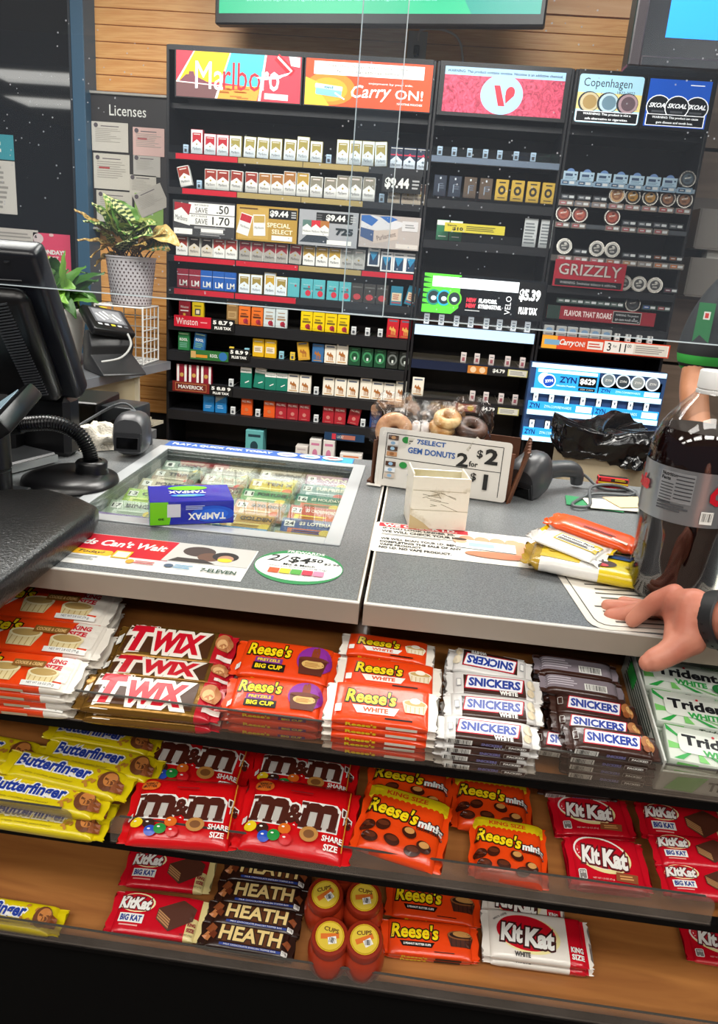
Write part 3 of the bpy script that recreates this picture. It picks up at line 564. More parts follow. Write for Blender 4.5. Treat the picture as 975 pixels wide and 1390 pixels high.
def shelf_row(where, z, items, Y=FY+.004, kinds=None, group=None):
    n = 0
    for it in items:
        kind, px = it[0], it[1]; tilt = it[2] if len(it) > 2 else 0; dz = it[3] if len(it) > 3 else 0
        desc = kinds[kind]; n += 1
        x = xw(px, Y, z+.01)
        if kind[:3] == 'tag':
            r = tag_mesh(kind); lab = '%s in empty slot, %s from left, %s' % (desc, ORD[n], where); cat = 'price tag'
            o = dup(r, (x, Y+.002, z+dz), (0, 0, 0), lab, cat, 'slot tags on the shelves')
        else:
            r = pack_mesh(kind); lab = '%s, %s from left, %s' % (desc, ORD[n], where)
            o = dup(r, (x, Y+random.uniform(0, .006)+(.004 if tilt else 0), z+.0005+dz+abs(math.sin(R(tilt)))*.027), (0, R(tilt), R(random.uniform(-2, 2))), lab, 'cigarette pack', 'cigarette packs on the shelves')
def tag_mesh(kind):
    if kind in _P: return _P[kind]
    k = kind.split(':'); w, h = (.022, .036) if len(k) < 3 else (.024, .046)
    b = MB(); b.bx(-w/2, w/2, 0, .012, 0, h, lit(k[1], .35) if kind.startswith('tagl') else M(k[1], .4)); b.bx(-w/2, w/2, .012, .18, 0, .006, BLK); r = b.build('slot_tag', bevel=.001)
    b = MB(mat=STAND); b.rect(0, h*.35, w*.5, h*.36, M('#4A4E54' if len(k) < 3 else k[2])); b.rect(0, h*.75, w*.6, h*.08, M('#70767C')); b.build('front_print', r)
    _P[kind] = r; return r
K = {'mwL:#C02434': 'tall white pack with red roof panel', 'mw:#C02434': 'white pack with red roof panel', 'mw:#A89A50': 'white pack with gold roof panel', 'mwL:#A89A50': 'tall white pack with gold roof panel',
 'ms:#26324A': 'navy pack with white roof and pink stripe', 'mr:#9A3426': 'red and white pack with white roof', 'mr:#A87038': 'tan and white pack with white roof', 'mrL:#A87038': 'tall tan and white pack', 'mr:#B8943C': 'gold and white pack with white roof', 'mrL:#B8943C': 'tall gold and white pack',
 'mr:#8A8474': 'greyish silver pack with white roof', 'mrL:#8A8474': 'tall greyish silver pack', 'mr:#6A4A3E:#C9BBA6': 'brown pack with cream roof', 'mr:#2A221E:#D8D0C0': 'black pack with cream roof', 'mr:#A8342C': 'red and white pack with label line', 'mr:#8E2230:#A8A49C': 'dark red pack with grey roof', 'mr:#9A9A94:#B4B2AC': 'pale grey pack with grey roof',
 'parl': 'white framed pack with navy and blue wedge', 'lm:#8E2436': 'dark red pack with white lettering', 'lm:#1F5CB0': 'blue pack with white lettering and silver line', 'mw:#A08A40': 'white pack with olive gold panel', 'mwL:#C8A030': 'tall white pack with yellow panel', 'tl:#5AB4BC': 'plain teal pack', 'tl:#5AB4BC:r': 'teal pack with red flower',
 'tg:#3A3632': 'dark grey pack with red blot', 'tc:#2A7A94': 'blue green pack with cream panel', 'win:#8E2430': 'dark red pack with thin white line', 'yl:#D8BE20': 'yellow pack with dark square', 'bxL:#8A6A40:#B09060': 'tall brown pack', 'sp:#E0702A:#5A2A10': 'orange pack with red figure', 'sp:#C8D4D4:#A08060': 'pale grey pack with red figure', 'sp:#E8C810:#6A5A10': 'bright yellow pack with red figure',
 'camc:#C0202C': 'bright red pack with golden camel', 'kl:#2E7A48': 'green pack with white word', 'kl:#2E6AA0': 'blue pack with white word', 'bx:#E0B020:#E8DCC0': 'golden yellow pack with cream panel', 'camc:#D8A838': 'yellow pack with brown camel', 'camc:#3A6A9A': 'blue and white pack with camel', 'cam': 'cream pack with brown camel', 'camL': 'tall cream pack with brown camel',
 'rd:#1A4A30:#3A8A58': 'dark green pack with round emblem', 'rd:#1E2420:#6A706C': 'black pack with round grey emblem', 'st:#8A1C30': 'red and white striped pack with gold crest', 'np:#1F7A66': 'green pack with white top band', 'npL:#1F7A66': 'tall green pack with white top band', 'bl:#1F78B8:#2A88C8': 'bright blue pack', 'blL:#1F78B8:#8A9AA0': 'tall blue and silver pack',
 'pm:#E05A20:#C87040': 'orange pack with pale lettering', 'pm:#A82430:#C87A70': 'crimson pack with pale lettering and crest', 'pm:#1E3A70:#5A78A0': 'navy pack with pale lettering',
 'dk:#283040': 'dark slate pack with white mark', 'dk:#5A4A3C': 'brown pack with pale mark', 'gc:#C8A43C': 'gold pack with black round figure', 'gw:#3A7A58': 'small green and white pack',
 'tag:#D8DCDC': 'small white tag', 'tag:#B8D4EC': 'white tag with painted glare', 'tag:#E0C040': 'small yellow tag', 'tag:#8AC0D0': 'small pale blue tag', 'tagp:#D8CCC8:#A05060': 'small cream and pink tag', 'tagl:#F0F8FF:#99AABB': 'lit white tag'}  # white tags of the upper shelves carry a bluish glare in their colour
tg = 'tag:#D8DCDC'
def LR(where, z, items): shelf_row(where, z, items, kinds=K)
LR('top shelf of left case', 1.700, [('tag:#B8D4EC', 251.8), ('mwL:#C02434', 267), ('mw:#C02434', 285), ('mw:#C02434', 301.7), ('mw:#A89A50', 319), ('mw:#A89A50', 337.8, 2), ('mw:#A89A50', 355.7, 2), ('mw:#A89A50', 373.8), ('mw:#A89A50', 392.4, 2), ('mwL:#A89A50', 410.3, 1), ('mw:#A89A50', 428.8), ('tag:#B8D4EC', 446), ('mwL:#A89A50', 464.3), ('mwL:#A89A50', 481.5), ('mwL:#A89A50', 498.8), ('mwL:#A89A50', 517, -4), ('ms:#26324A', 537.4), ('ms:#26324A', 555.3), ('ms:#26324A', 573.5)])
LR('second shelf of left case', 1.560, [('mr:#9A3426', 253, -14), ('tag:#B8D4EC', 270), ('mr:#9A3426', 285.5), ('mr:#9A3426', 302), ('mr:#9A3426', 319.7, 3), ('mr:#9A3426', 340.7, 0), ('mr:#A87038', 358.6), ('mr:#A87038', 375.8), ('mrL:#A87038', 392.7), ('mrL:#B8943C', 410.3), ('mr:#8A8474', 428.8), ('mr:#8A8474', 447.7), ('mrL:#8A8474', 464.3), ('mrL:#8A8474', 481.5), ('mrL:#8A8474', 499.8), ('tag:#B8D4EC', 518), ('mr:#6A4A3E:#C9BBA6', 534.5), ('mr:#6A4A3E:#C9BBA6', 553), ('mr:#6A4A3E:#C9BBA6', 570)])
LR('third shelf of left case', 1.275, [('mr:#9A3426', 246.6), ('mr:#2A221E:#D8D0C0', 263.6), ('mr:#2A221E:#D8D0C0', 280.8), ('mr:#A8342C', 297), ('mr:#A8342C', 313.6), ('mr:#8E2230:#A8A49C', 332.5), ('mr:#8E2230:#A8A49C', 349), ('mr:#8E2230:#A8A49C', 365.7), ('mr:#8E2230:#A8A49C', 381.7), ('mr:#8E2230:#A8A49C', 399.5, 3), ('mr:#B8943C', 418.7), ('mr:#B8943C', 436.3), ('mr:#B8943C', 453.8), ('mr:#9A9A94:#B4B2AC', 470.2), ('mr:#9A9A94:#B4B2AC', 486.2), ('parl', 506.4, 0, .018), ('parl', 524), ('parl', 540.7), ('parl', 557)])
LR('fourth shelf of left case', 1.133, [('lm:#8E2436', 247.5), ('lm:#8E2436', 264), ('lm:#1F5CB0', 279.8), ('lm:#1F5CB0', 296), ('lm:#1F5CB0', 312), ('mw:#A08A40', 331), ('mw:#A08A40', 347.6), ('mwL:#C8A030', 365.7), ('mw:#A08A40', 381.4), ('tl:#5AB4BC', 397.8), ('tl:#5AB4BC:r', 416), ('tl:#5AB4BC:r', 432.4), ('tl:#5AB4BC:r', 450.7), ('tl:#5AB4BC:r', 467.5), ('tg:#3A3632', 484), ('tg:#3A3632', 501), ('tg:#3A3632', 518), ('tc:#2A7A94', 537.6), ('tc:#2A7A94', 556, 12)])
LR('fifth shelf of left case', .990, [('win:#8E2430', 250), ('yl:#D8BE20', 268), ('bxL:#8A6A40:#B09060', 315), ('sp:#E0702A:#5A2A10', 331.4), ('sp:#E0702A:#5A2A10', 348.4), ('sp:#C8D4D4:#A08060', 365), ('sp:#C8D4D4:#A08060', 381.6), ('sp:#E8C810:#6A5A10', 415.6), ('sp:#E8C810:#6A5A10', 432), ('sp:#E8C810:#6A5A10', 448.5), ('sp:#E8C810:#6A5A10', 465.3), (tg, 480), (tg, 498.8), (tg, 516), ('camc:#C0202C', 532.5), ('camc:#C0202C', 549.7)])
LR('sixth shelf of left case', .850, [('kl:#2E7A48', 249), ('kl:#2E6AA0', 269, 6), ('tag:#E0C040', 314), ('tag:#8AC0D0', 334.7), ('bx:#E0B020:#E8DCC0', 350), ('bx:#E0B020:#E8DCC0', 366.6), ('tag:#8AC0D0', 381.8), ('tag:#E0C040', 396.8), ('camc:#D8A838', 412.7, -8), ('camc:#3A6A9A', 431), ('cam', 447.6), ('camL', 463.8), ('rd:#1A4A30:#3A8A58', 480.6), ('rd:#1A4A30:#3A8A58', 497.9), ('rd:#1A4A30:#3A8A58', 515), ('rd:#1E2420:#6A706C', 531.8), ('rd:#1E2420:#6A706C', 548.6)])
LR('seventh shelf of left case', .700, [('st:#8A1C30', 246.5), ('st:#8A1C30', 262.8), ('st:#8A1C30', 279.4), (tg, 313.3), ('npL:#1F7A66', 333.4), ('npL:#1F7A66', 350.5, 6), ('np:#1F7A66', 366.8), ('np:#1F7A66', 382), ('cam', 397.5), ('cam', 413.8), (tg, 429), ('cam', 445.2), ('cam', 461.6), ('cam', 478), ('camL', 495.6), ('cam', 511.4), ('cam', 527.4), ('camL', 543.6)])
LR('eighth shelf of left case', .568, [('bl:#1F78B8:#2A88C8', 282.6), ('blL:#1F78B8:#8A9AA0', 299.3), (tg, 315.8), ('pm:#E05A20:#C87040', 334.2), (tg, 349.6), ('pm:#E05A20:#C87040', 365), ('pm:#A82430:#C87A70', 381), ('pm:#A82430:#C87A70', 396.8), ('pm:#A82430:#C87A70', 412.8), (tg, 428.8), ('pm:#A82430:#C87A70', 445), ('pm:#A82430:#C87A70', 461), ('pm:#A82430:#C87A70', 478.5, 8), (tg, 492.5), ('pm:#1E3A70:#5A78A0', 509)])
LR('top shelf of middle case', 1.762, [('tag:#B8D4EC', p) for p in (597, 616.5, 637.5, 659, 678.4, 700.7, 723.8)])
LR('second shelf of middle case', 1.590, [('dk:#283040', 596, 0, .012), ('dk:#283040', 616, 0, .012), ('dk:#5A4A3C', 636.6, 0, .012), ('dk:#5A4A3C', 658, 0, .012), ('gc:#C8A43C', 679.6, 0, .012), ('gc:#C8A43C', 700.8, 0, .012), ('gc:#C8A43C', 721.7, 0, .012), ('gc:#C8A43C', 742.5, 0, .012)])
LR('third shelf of middle case', 1.425, [('gw:#3A7A58', 600), ('gw:#3A7A58', 618)])
for i, px in enumerate((717.5, 739.5)):
    b = MB(); b.bx(-.028, .028, 0, .004, 0, .115, M('#C8CCCC', .5)); r = b.build('price_card'); a = MB(mat=STAND); a.lines(0, .055, .046, .09, 7, M('#7A8084')); a.build('front_print', r)
    r.location = (xw(px, FY+.01, 1.43), FY+.01, 1.426); tag(r, ('left' if i == 0 else 'right')+' of two grey printed cards standing on middle case third shelf', 'card', 'printed cards on the middle case')
LR('lit shelf of middle case', 1.066, [('tagl:#F0F8FF:#99AABB', p) for p in (579, 599, 619.5, 639, 660, 678, 697, 716)])
LR('fifth shelf of middle case', .908, [('tagp:#D8CCC8:#A05060', 629), ('tagp:#D8CCC8:#A05060', 647.3), ('tagp:#D8CCC8:#A05060', 667), ('tagp:#D8CCC8:#A05060', 689, 12), ('tagp:#D8CCC8:#A05060', 709)])
LR('sixth shelf of middle case', .738, [('cam', 566.5), ('tagp:#D8CCC8:#A05060', 641), ('tagp:#D8CCC8:#A05060', 659.4), ('tagp:#D8CCC8:#A05060', 680), ('tagp:#D8CCC8:#A05060', 699)])
# clear lips in front of the rows
for c_, z, hh in ((LEFT, 1.700, .028), (LEFT, 1.560, .028), (MID, 1.762, .032), (MID, 1.590, .032), (MID, 1.425, .035), (MID, 1.066, .03), (MID, .908, .03), (MID, .738, .03), (LEFT, .990, .016)):
    w_ = {LEFT: 1.131, MID: .552}[c_]
    b = MB(); b.bx(-w_/2+.014, w_/2-.014, -.011, -.009, z, z+hh, ACRYL); b.build('clear_lip', c_)
# stock at the foot of the cases
def carton(px, z, w, h, d, c, c2, lab, Y=FY-.02, n=1):
    b = MB(); b.bx(-w/2, w/2, 0, d, 0, h, M(c, .45)); r = b.build('carton', bevel=.0015)
    a = MB(mat=STAND); a.ell(0, h*.4, w*.22, h*.2, M(c2)); a.rect(0, h*.8, w*.7, h*.1, M(c2)); a.lines(0, h*.15, w*.6, h*.12, 2, M('#8A8A88')); a.build('front_print', r)
    r.location = (xw(px, Y, z+h/2), Y, z); tag(r, lab, 'carton', 'cartons at the foot of the cases'); return r
b = MB(); b.bx(-.53, .53, -.06, .25, .36, .375, M('#1D1D20', .4)); b.build('shelf', LEFT)
b = MB(); b.bx(-.26, .26, -.06, .25, .36, .375, M('#1D1D20', .4)); b.build('shelf', MID)
carton(345, .376, .085, .13, .08, '#5FA8A8', '#1A3A44', 'teal carton in clear wrap on the bottom shelf of left case')
carton(409, .376, .058, .075, .06, '#D8D0C8', '#B8A8A8', 'single short white carton left of the two tall ones')
carton(427.5, .376, .055, .115, .06, '#DCD6D0', '#C87898', 'left of two tall white cartons with pink flower')
carton(446, .376, .055, .117, .06, '#DCD6D0', '#C87898', 'right of two tall white cartons with pink flower')
carton(476, .376, .105, .06, .06, '#E0D8D0', '#D86A2A', 'low white carton with orange print at end of bottom shelf')
for i, (px, c) in enumerate(((667, '#7A2A2A'), (675, '#3A6A8A'), (683, '#B8303A'), (690, '#2A5A3A'))):
    b = MB(); b.lathe([(.010, 0), (.010, .045), (.007, .052)], M(c, .4), n=10); b.lathe([(.0075, .052), (.0075, .068)], M(('#D8D8D8', '#C8C8C8', '#D04040', '#C8A8A8')[i]), n=10); r = b.build('lighter', smooth=40)
    r.location = (xw(px-14, FY-.02, .5), FY-.02, .501); tag(r, ('dark red', 'blue', 'bright red', 'dark green')[i]+' lighter standing low in the middle case', 'lighter', 'lighters')

# ---- round tins and slot tags of the right case
def tin_mesh(c1, c2):
    k = 'tin'+c1+c2
    if k in _P: return _P[k]
    b = MB(mat=T(0, 0, .034) @ Matrix.Rotation(PI/2, 4, 'X')); b.lathe([(.031, -.006), (.033, -.005), (.033, .006), (.0325, .0072), (.0285, .0072), (.028, .0062), (.001, .0062)], M('#B8B4AC', .25, .8), n=28); r = b.build('tobacco_tin', smooth=40)
    a = MB(mat=T(0, -.0064, .034) @ STAND); a.ell(0, 0, .0275, .0275, M(c1, .4), n=24); a.ell(0, .0, .021, .021, M(c2, .35), n=20); a.text('MOIST', 0, .004, .026, .006, M('#E0DCD0'), .03, 0, .2); a.lines(0, -.008, .02, .008, 2, M(c1)); a.ell(.003, .012, .006, .004, M(c1)); a.build('lid_print', r)
    _P[k] = r; return r
def ptag_mesh(c1, c2):
    k = 'pt'+c1+c2
    if k in _P: return _P[k]
    b = MB(); b.bx(-.030, .030, 0, .003, 0, .022, M(c1, .4)); r = b.build('slot_tag')
    a = MB(mat=STAND); a.rect(-.012, .011, .026, .012, M(c2)); a.rect(.015, .011, .020, .010, M('#D8DCDC')); a.rect(-.012, .011, .016, .004, M('#C8C8C8')); a.build('front_print', r)
    _P[k] = r; return r
def tins(where, z, items, Y=FY-.004):
    for n, (px, c1, c2) in enumerate(items):
        dup(tin_mesh(c1, c2), (xw(px, Y, z+.03), Y, z), (R(-8), 0, R(random.uniform(-4, 4))), 'round %s tin, %s from left, %s' % (TN[c2], ORD[n+1], where), 'tobacco tin', 'round tins in the right case')
def ptags(where, z, items, Y=FY-.002, c1='#2A2C30', c2='#70757A'):
    for n, it in enumerate(items):
        px = it if not isinstance(it, tuple) else it[0]; cc = c2 if not isinstance(it, tuple) else it[1]
        dup(ptag_mesh(c1, cc), (xw(px, Y, z), Y, z), (0, 0, 0), 'flat printed slot tag, %s from left, %s' % (ORD[n+1], where), 'price tag', 'slot tags on the shelves')
TN = {'#8A5A38': 'copper brown', '#A87A30': 'bronze', '#A84A34': 'rust red', '#3A3A3C': 'black and silver', '#4A5A66': 'slate blue'}
for n, px in enumerate((774.4, 796.7, 819.8, 842.4, 864.3, 887, 909.3)):
    z = 1.702; k = 'pcard'
    if k not in _P:
        b = MB(); b.bx(-.029, .029, 0, .004, 0, .034, M('#B4D0E2', .4)); r = b.build('price_card'); a = MB(mat=STAND); a.rect(-.006, .02, .03, .010, M('#3A5070')); a.lines(0, .008, .045, .01, 2, M('#7A98B0')); a.rect(.02, .022, .008, .006, M('#3A5070')); a.build('front_print', r)
        b = MB(mat=T(0, .006, .028) @ Matrix.Rotation(PI/2, 4, 'X')); b.lathe([(.018, -.002), (.018, .002)], M('#6E8FC4', .4), n=18); b.build('round_top', r); _P[k] = r
    dup(_P[k], (xw(px, FY-.002, z+.01), FY-.002, z), (0, 0, 0), 'pale blue price card with round top, %s from left, top row of right case' % ORD[n+1], 'price tag', 'price cards of the right case')
tins('top row of right case', 1.700, [(933.6, '#2A3038', '#4A5A66')], FY-.02)
ptags('channel under the top row of right case', 1.679, (771, 793, 816, 838, 861, 884, 906, 929), FY-.020, '#8AA8C0', '#34506E')
tins('second row of right case', 1.622, [(837.5, '#C8A070', '#8A5A38'), (859, '#2A2018', '#A87A30'), (882.6, '#2A2018', '#A87A30'), (906.5, '#3A2418', '#8A5A38'), (929.4, '#3A2418', '#8A5A38')])
ptags('second row of right case', 1.626, (770.7, 792.8, 814.5)); ptags('channel under second row of right case', 1.600, [(768, '#B06A70'), (790, '#8A8A90'), (813, '#8A8A90'), (836, '#B06A70'), (858, '#B06A70'), (881, '#B06A70'), (904, '#A83A40'), (927, '#A83A40')], FY-.020, '#8A7A70')
tins('third row of right case', 1.535, [(765, '#6A2018', '#A84A34'), (787, '#6A2018', '#A84A34'), (831, '#6A2018', '#A84A34')])
ptags('third row of right case', 1.540, (853.7, 875, 896, 917.5)); ptags('channel under third row of right case', 1.513, (763, 785, 831, 853, 875, 897), FY-.020, '#7A7068', '#A8545A')
tins('fourth row of right case', 1.405, [(766, '#C8C4BC', '#3A3A3C'), (810, '#C8C4BC', '#3A3A3C'), (831, '#C8C4BC', '#3A3A3C')])
ptags('fourth row of right case', 1.412, (787.7, 853.7, 875, (896, '#8A5030'), (917, '#8A5030'))); ptags('channel under fourth row of right case', 1.380, ((766, '#B06A70'), (788, '#B06A70'), (810, '#B06A70'), (832, '#A86040'), (854, '#B08A60'), (875, '#8A8A88'), (897, '#C8743A'), (918, '#C8743A')), FY-.020, '#8A8078')
tins('row beside the red sign', 1.275, [(847, '#C8C4BC', '#3A3A3C'), (867.3, '#C8C4BC', '#3A3A3C'), (889, '#C8C4BC', '#3A3A3C')])
ptags('row beside the red sign', 1.282, ((910, '#6A3A4A'),)); tins('row above the red strip', 1.190, [(859, '#1A1A1C', '#3A3A3C')], FY+.02)
ptags('row above the red strip', 1.205, (765, 783, 801, 819, 837, (881, '#3A5A9A'), (901, '#A04A50')), FY+.01, '#3A4A44', '#6A7A74')
for n, px in enumerate((745, 762, 777, 793, 807.7, 823, 838, 853, 868, 882.6)):
    z = 1.062; k = 'pb%d' % (n > 5)
    if k not in _P:
        b = MB(); b.box((0, .012, .022 if n < 6 else .016), (.044 if n < 6 else .020, .024, .044 if n < 6 else .032), M('#A4A6A4' if n < 6 else '#DCDCDA', .4)); r = b.build('pouch_can', bevel=.003 if n < 6 else .001)
        a = MB(mat=STAND); a.ell(0, .026, .014 if n < 6 else .005, .009, M('#6E8FB0' if n < 6 else '#8A8A88')); a.rect(0, .008, .03 if n < 6 else .012, .006, M('#70757A')); a.build('front_print', r); _P[k] = r
    dup(_P[k], (xw(px, FY-.03, z+.01), FY-.03, z-.048+.05), (0, 0, 0), '%s, %s from left above the orange price strip' % ('grey square pouch can' if n < 6 else 'small white slot tag', ORD[n+1]), 'pouch can' if n < 6 else 'price tag', 'pouch cans above the orange strip')

# ================================================================== screens, socket, board, shelves on the right
tv = empty('television', 'wide wall television with green advert over the cigarette cases', 'television', (-.335, 3.29, 2.225), math.atan2(-.21, 1.34))
b = MB(); b.bx(-.685, .685, 0, .05, 0, .77, BLK); b.build('housing', tv, bevel=.006)
a = MB(mat=T(0, -.0005, .40) @ STAND); a.rect(0, 0, 1.33, .72, lit('#12A878', .8)); a.poly([(.2, .36), (.665, .36), (.665, -.36), (.40, -.36), (.3, -.2)], lit('#0A8A7C', .75)); a.rect(.46, -.26, .24, .10, lit('#E4F4F0', .9), rot=-.02)
a.text('See app for full terms and conditions. Available at participating locations. To find out more tap the icon on the top right corner of your', -.10, -.285, .95, .011, lit('#9AF0D0', .8)); a.text('screen and sign in. All rights reserved. Other names are registered trademarks', -.14, -.312, .80, .011, lit('#9AF0D0', .8)); a.text('terms apply', -.5, -.26, .08, .01, lit('#9AF0D0', .8)); a.build('screen', tv)
b = MB(); b.bx(-.2, .2, .05, .22, .3, .5, BLK); b.build('wall_bracket', tv)
tv = empty('monitor_screen', 'big black hanging monitor with blue and green picture at top right', 'monitor', (.552, 2.6, 1.958))
b = MB(); b.bx(0, 1.05, .0, .09, 0, .62, M('#15181E', .25)); b.build('housing', tv, bevel=.008, seg=2)
b = MB(); b.bx(-.0, .035, -.012, .0, 0, .62, M('#2A2226', .3)); b.bx(.035, 1.05, -.012, 0, 0, .03, M('#10141C', .25)); b.build('bezel', tv, bevel=.004)
GR = mixmat('green_fibre_picture', '#0A5A50', '#5AE0B0', (1, 3, 3), 60, .4, .35, .65, distort=2); _b = GR.node_tree.nodes['Principled BSDF']; _b.inputs['Emission Strength'].default_value = .6
GR.node_tree.links.new(GR.node_tree.nodes['Color Ramp'].outputs[0], _b.inputs['Emission Color'])
a = MB(mat=T(.565, -.0005, .35) @ STAND); a.rect(0, 0, .93, .53, lit('#0A7AE0', .85)); a.rect(.08, .06, .72, .56, GR); a.build('screen', tv)
b = MB(); b.bx(.5, .54, .04, .08, .6, .90, BLK); b.build('ceiling_pole', tv)
so = empty('wall_socket', 'grey wall socket plate on the wood slats above the cases', 'socket', (-.155, WY, 2.24))
b = MB(); b.bx(-.042, .042, -.006, 0, -.058, .058, M('#B8B2A8', .4)); b.build('cover_plate', so, bevel=.002)
b = MB(); b.bx(-.012, .012, -.04, -.006, -.045, -.005, BLK); b.build('plug', so, bevel=.003)
b = MB(); P0 = [(-.155, WY-.03, 2.255), (-.14, WY-.05, 2.29), (-.05, WY-.05, 2.295), (.02, WY-.04, 2.27), (.05, WY-.03, 2.2), (.06, WY-.03, 2.1)]
def curve(P, n=6):   # Catmull-Rom
    P = [Vector(p) for p in P]; Q = [P[0]]+P+[P[-1]]; out = []
    for i in range(1, len(Q)-2):
        for k in range(n):
            t = k/n; out.append(.5*((2*Q[i])+(Q[i+1]-Q[i-1])*t+(2*Q[i-1]-5*Q[i]+4*Q[i+1]-Q[i+2])*t*t+(3*Q[i]-Q[i-1]-3*Q[i+1]+Q[i+2])*t**3))
    out.append(P[-1]); return out
b.tube(curve(P0), .005, M('#C8BEB0', .5)); tag(b.build('power_cable', smooth=60), 'pale cable from the wall socket down behind the cases', 'cable')
# licences board
lb = empty('notice_board', 'dark board headed Licenses with pinned permits beside the left case', 'notice board', (-1.455, WY-.075, 1.37))
b = MB(); b.bx(-.20, .20, .012, .03, .0, .585, M('#2E2A2A', .45)); b.build('backing', lb)
b = MB(); b.bx(-.212, -.198, 0, .03, -.01, .595, M('#B8B4AC', .35, .4)); b.bx(.198, .212, 0, .03, -.01, .595, M('#B8B4AC', .35, .4)); b.bx(-.198, .198, 0, .03, .583, .595, M('#B8B4AC', .35, .4)); b.bx(-.198, .198, 0, .03, -.01, .002, M('#B8B4AC', .35, .4)); b.build('frame', lb, bevel=.002)
a = MB(mat=T(0, .0118, .52) @ STAND); a.text('Licenses', .000, .0, .175, .046, WHITE, .005); a.build('lettering', lb)
def sheet(x, z, w, h, c, rot=0, head=None, y=.008):
    a = MB(mat=T(x, y, z) @ STAND @ Matrix.Rotation(rot, 4, 'Z')); a.box((0, 0, 0), (w, h, .001), M(c, .7)); a.eps = .0003; a.layer = 3
    a.rect(0, h*.36, w*.5, .004, M('#70686A')); a.lines(0, h*.05, w*.8, h*.5, 8, M('#A8A298'), .35, .5)
    if head: a.rect(-w*.2, h*.1, w*.3, .008, M(head))
    a.ell(-w*.38, h*.38, .010, .010, M('#5A5258')); a.build('permit_sheet', lb)
sheet(-.085, .405, .175, .125, '#CFC9BE'); sheet(.10, .395, .15, .12, '#DDB8B0', 0, '#B06060'); sheet(-.08, .255, .175, .155, '#CDC7BA', 0, '#B04848'); sheet(.09, .29, .13, .09, '#BDB8B0', 0, None, .0095); sheet(.10, .10, .14, .14, '#8CB25A')
sheet(-.07, .10, .175, .14, '#C4BEB2'); sheet(.07, .20, .13, .10, '#C6C0B4', 0, None, .0095); sheet(.11, .14, .15, .11, '#B8B2A8', .45, None, .0062)
# brochure trays on the right wall
wt = empty('wall_tray', 'grey two tier wall tray at the right edge of the back wall', 'tray', (1.30, 3.42, 1.28))
PL = M('#8C8680', .35)
for k, (z, n) in enumerate(((.20, .0), (.0, .0))):
    b = MB(); b.bx(-.17, .5, -.02, -.014, z, z+.16, PL); b.bx(-.17, .5, -.02, .15, z-.006, z, PL); b.bx(-.176, -.17, -.02, .15, z, z+.16, PL); b.build('tray_pocket', wt, bevel=.002)
b = MB(); b.bx(-.17, .5, .15, .178, -.02, .42, M('#6E655E', .4)); b.build('back_plate', wt)
b = MB()
for k in range(6): b.box((.1, .02+.012*k, .255), (.4, .002, .20), M('#D8D4CC', .6), rx=-.1)
o = b.build('brochures'); o.location = wt.location; tag(o, 'white leaflets standing in upper pocket of the wall tray', 'leaflets'); o['kind'] = 'stuff'
# ================================================================== the counter
CZ = .93
LAM = mixmat('grey_laminate', '#55585A', '#828586', (1, 1, 1), 560, .30, .34, .66, detail=2)
EDGE = M('#A59A8C', .35, .3); RIM = M('#D8D4CC', .3)
def slab(name, x0, x1, hole=None, y0=.745, y1=1.374):
    c = empty(name, '', 'counter', ((x0+x1)/2, y0, 0)); ox = (x0+x1)/2
    b = MB(); zt, zb = CZ, .905
    xs = [x0+.004, x1-.004]; ys = [y0+.004, y1]
    def q(a0, a1, b0, b1): b.bx(a0-ox, a1-ox, b0-y0, b1-y0, zb, zt, LAM)
    if hole:
        hx0, hx1, hy0, hy1 = hole
        q(xs[0], hx0, ys[0], ys[1]); q(hx1, xs[1], ys[0], ys[1]); q(hx0, hx1, ys[0], hy0); q(hx0, hx1, hy1, ys[1])
    else: q(xs[0], xs[1], ys[0], ys[1])
    b.build('worktop', c)
    b = MB(); b.bx(x0-ox, x1-ox, 0, .004, .903, CZ-.0012, EDGE); b.bx(x0-ox, x0-ox+.004, .004, y1-y0, .903, CZ-.0012, EDGE); b.bx(x1-ox-.004, x1-ox, .004, y1-y0, .903, CZ-.0012, EDGE); b.build('edge_band', c)
    b = MB(); b.bx(x0-ox, x1-ox, -.0006, .0045, CZ-.0012, CZ+.0004, RIM); b.bx(x0-ox, x0-ox+.0025, .004, y1-y0, CZ-.0012, CZ+.0004, RIM); b.bx(x1-ox-.0025, x1-ox, .004, y1-y0, CZ-.0012, CZ+.0004, RIM); b.build('rim', c)
    return c
HOLE = (-.466, -.106, .930, 1.305)
c = slab('counter', -1.30, -.0415, HOLE); c['label'] = 'left grey counter with pale edge and ticket window let in'
c = slab('counter', -.0365, 1.30); c['label'] = 'right grey counter with pale edge under the cola bottle'
b = MB(); b.bx(-1.3, 1.3, 1.29, 1.33, 0, .90, M('#B8AE98', .5)); o = b.build('cupboard_back'); tag(o, 'beige cupboard panel carrying the back of the counter', 'cupboard')
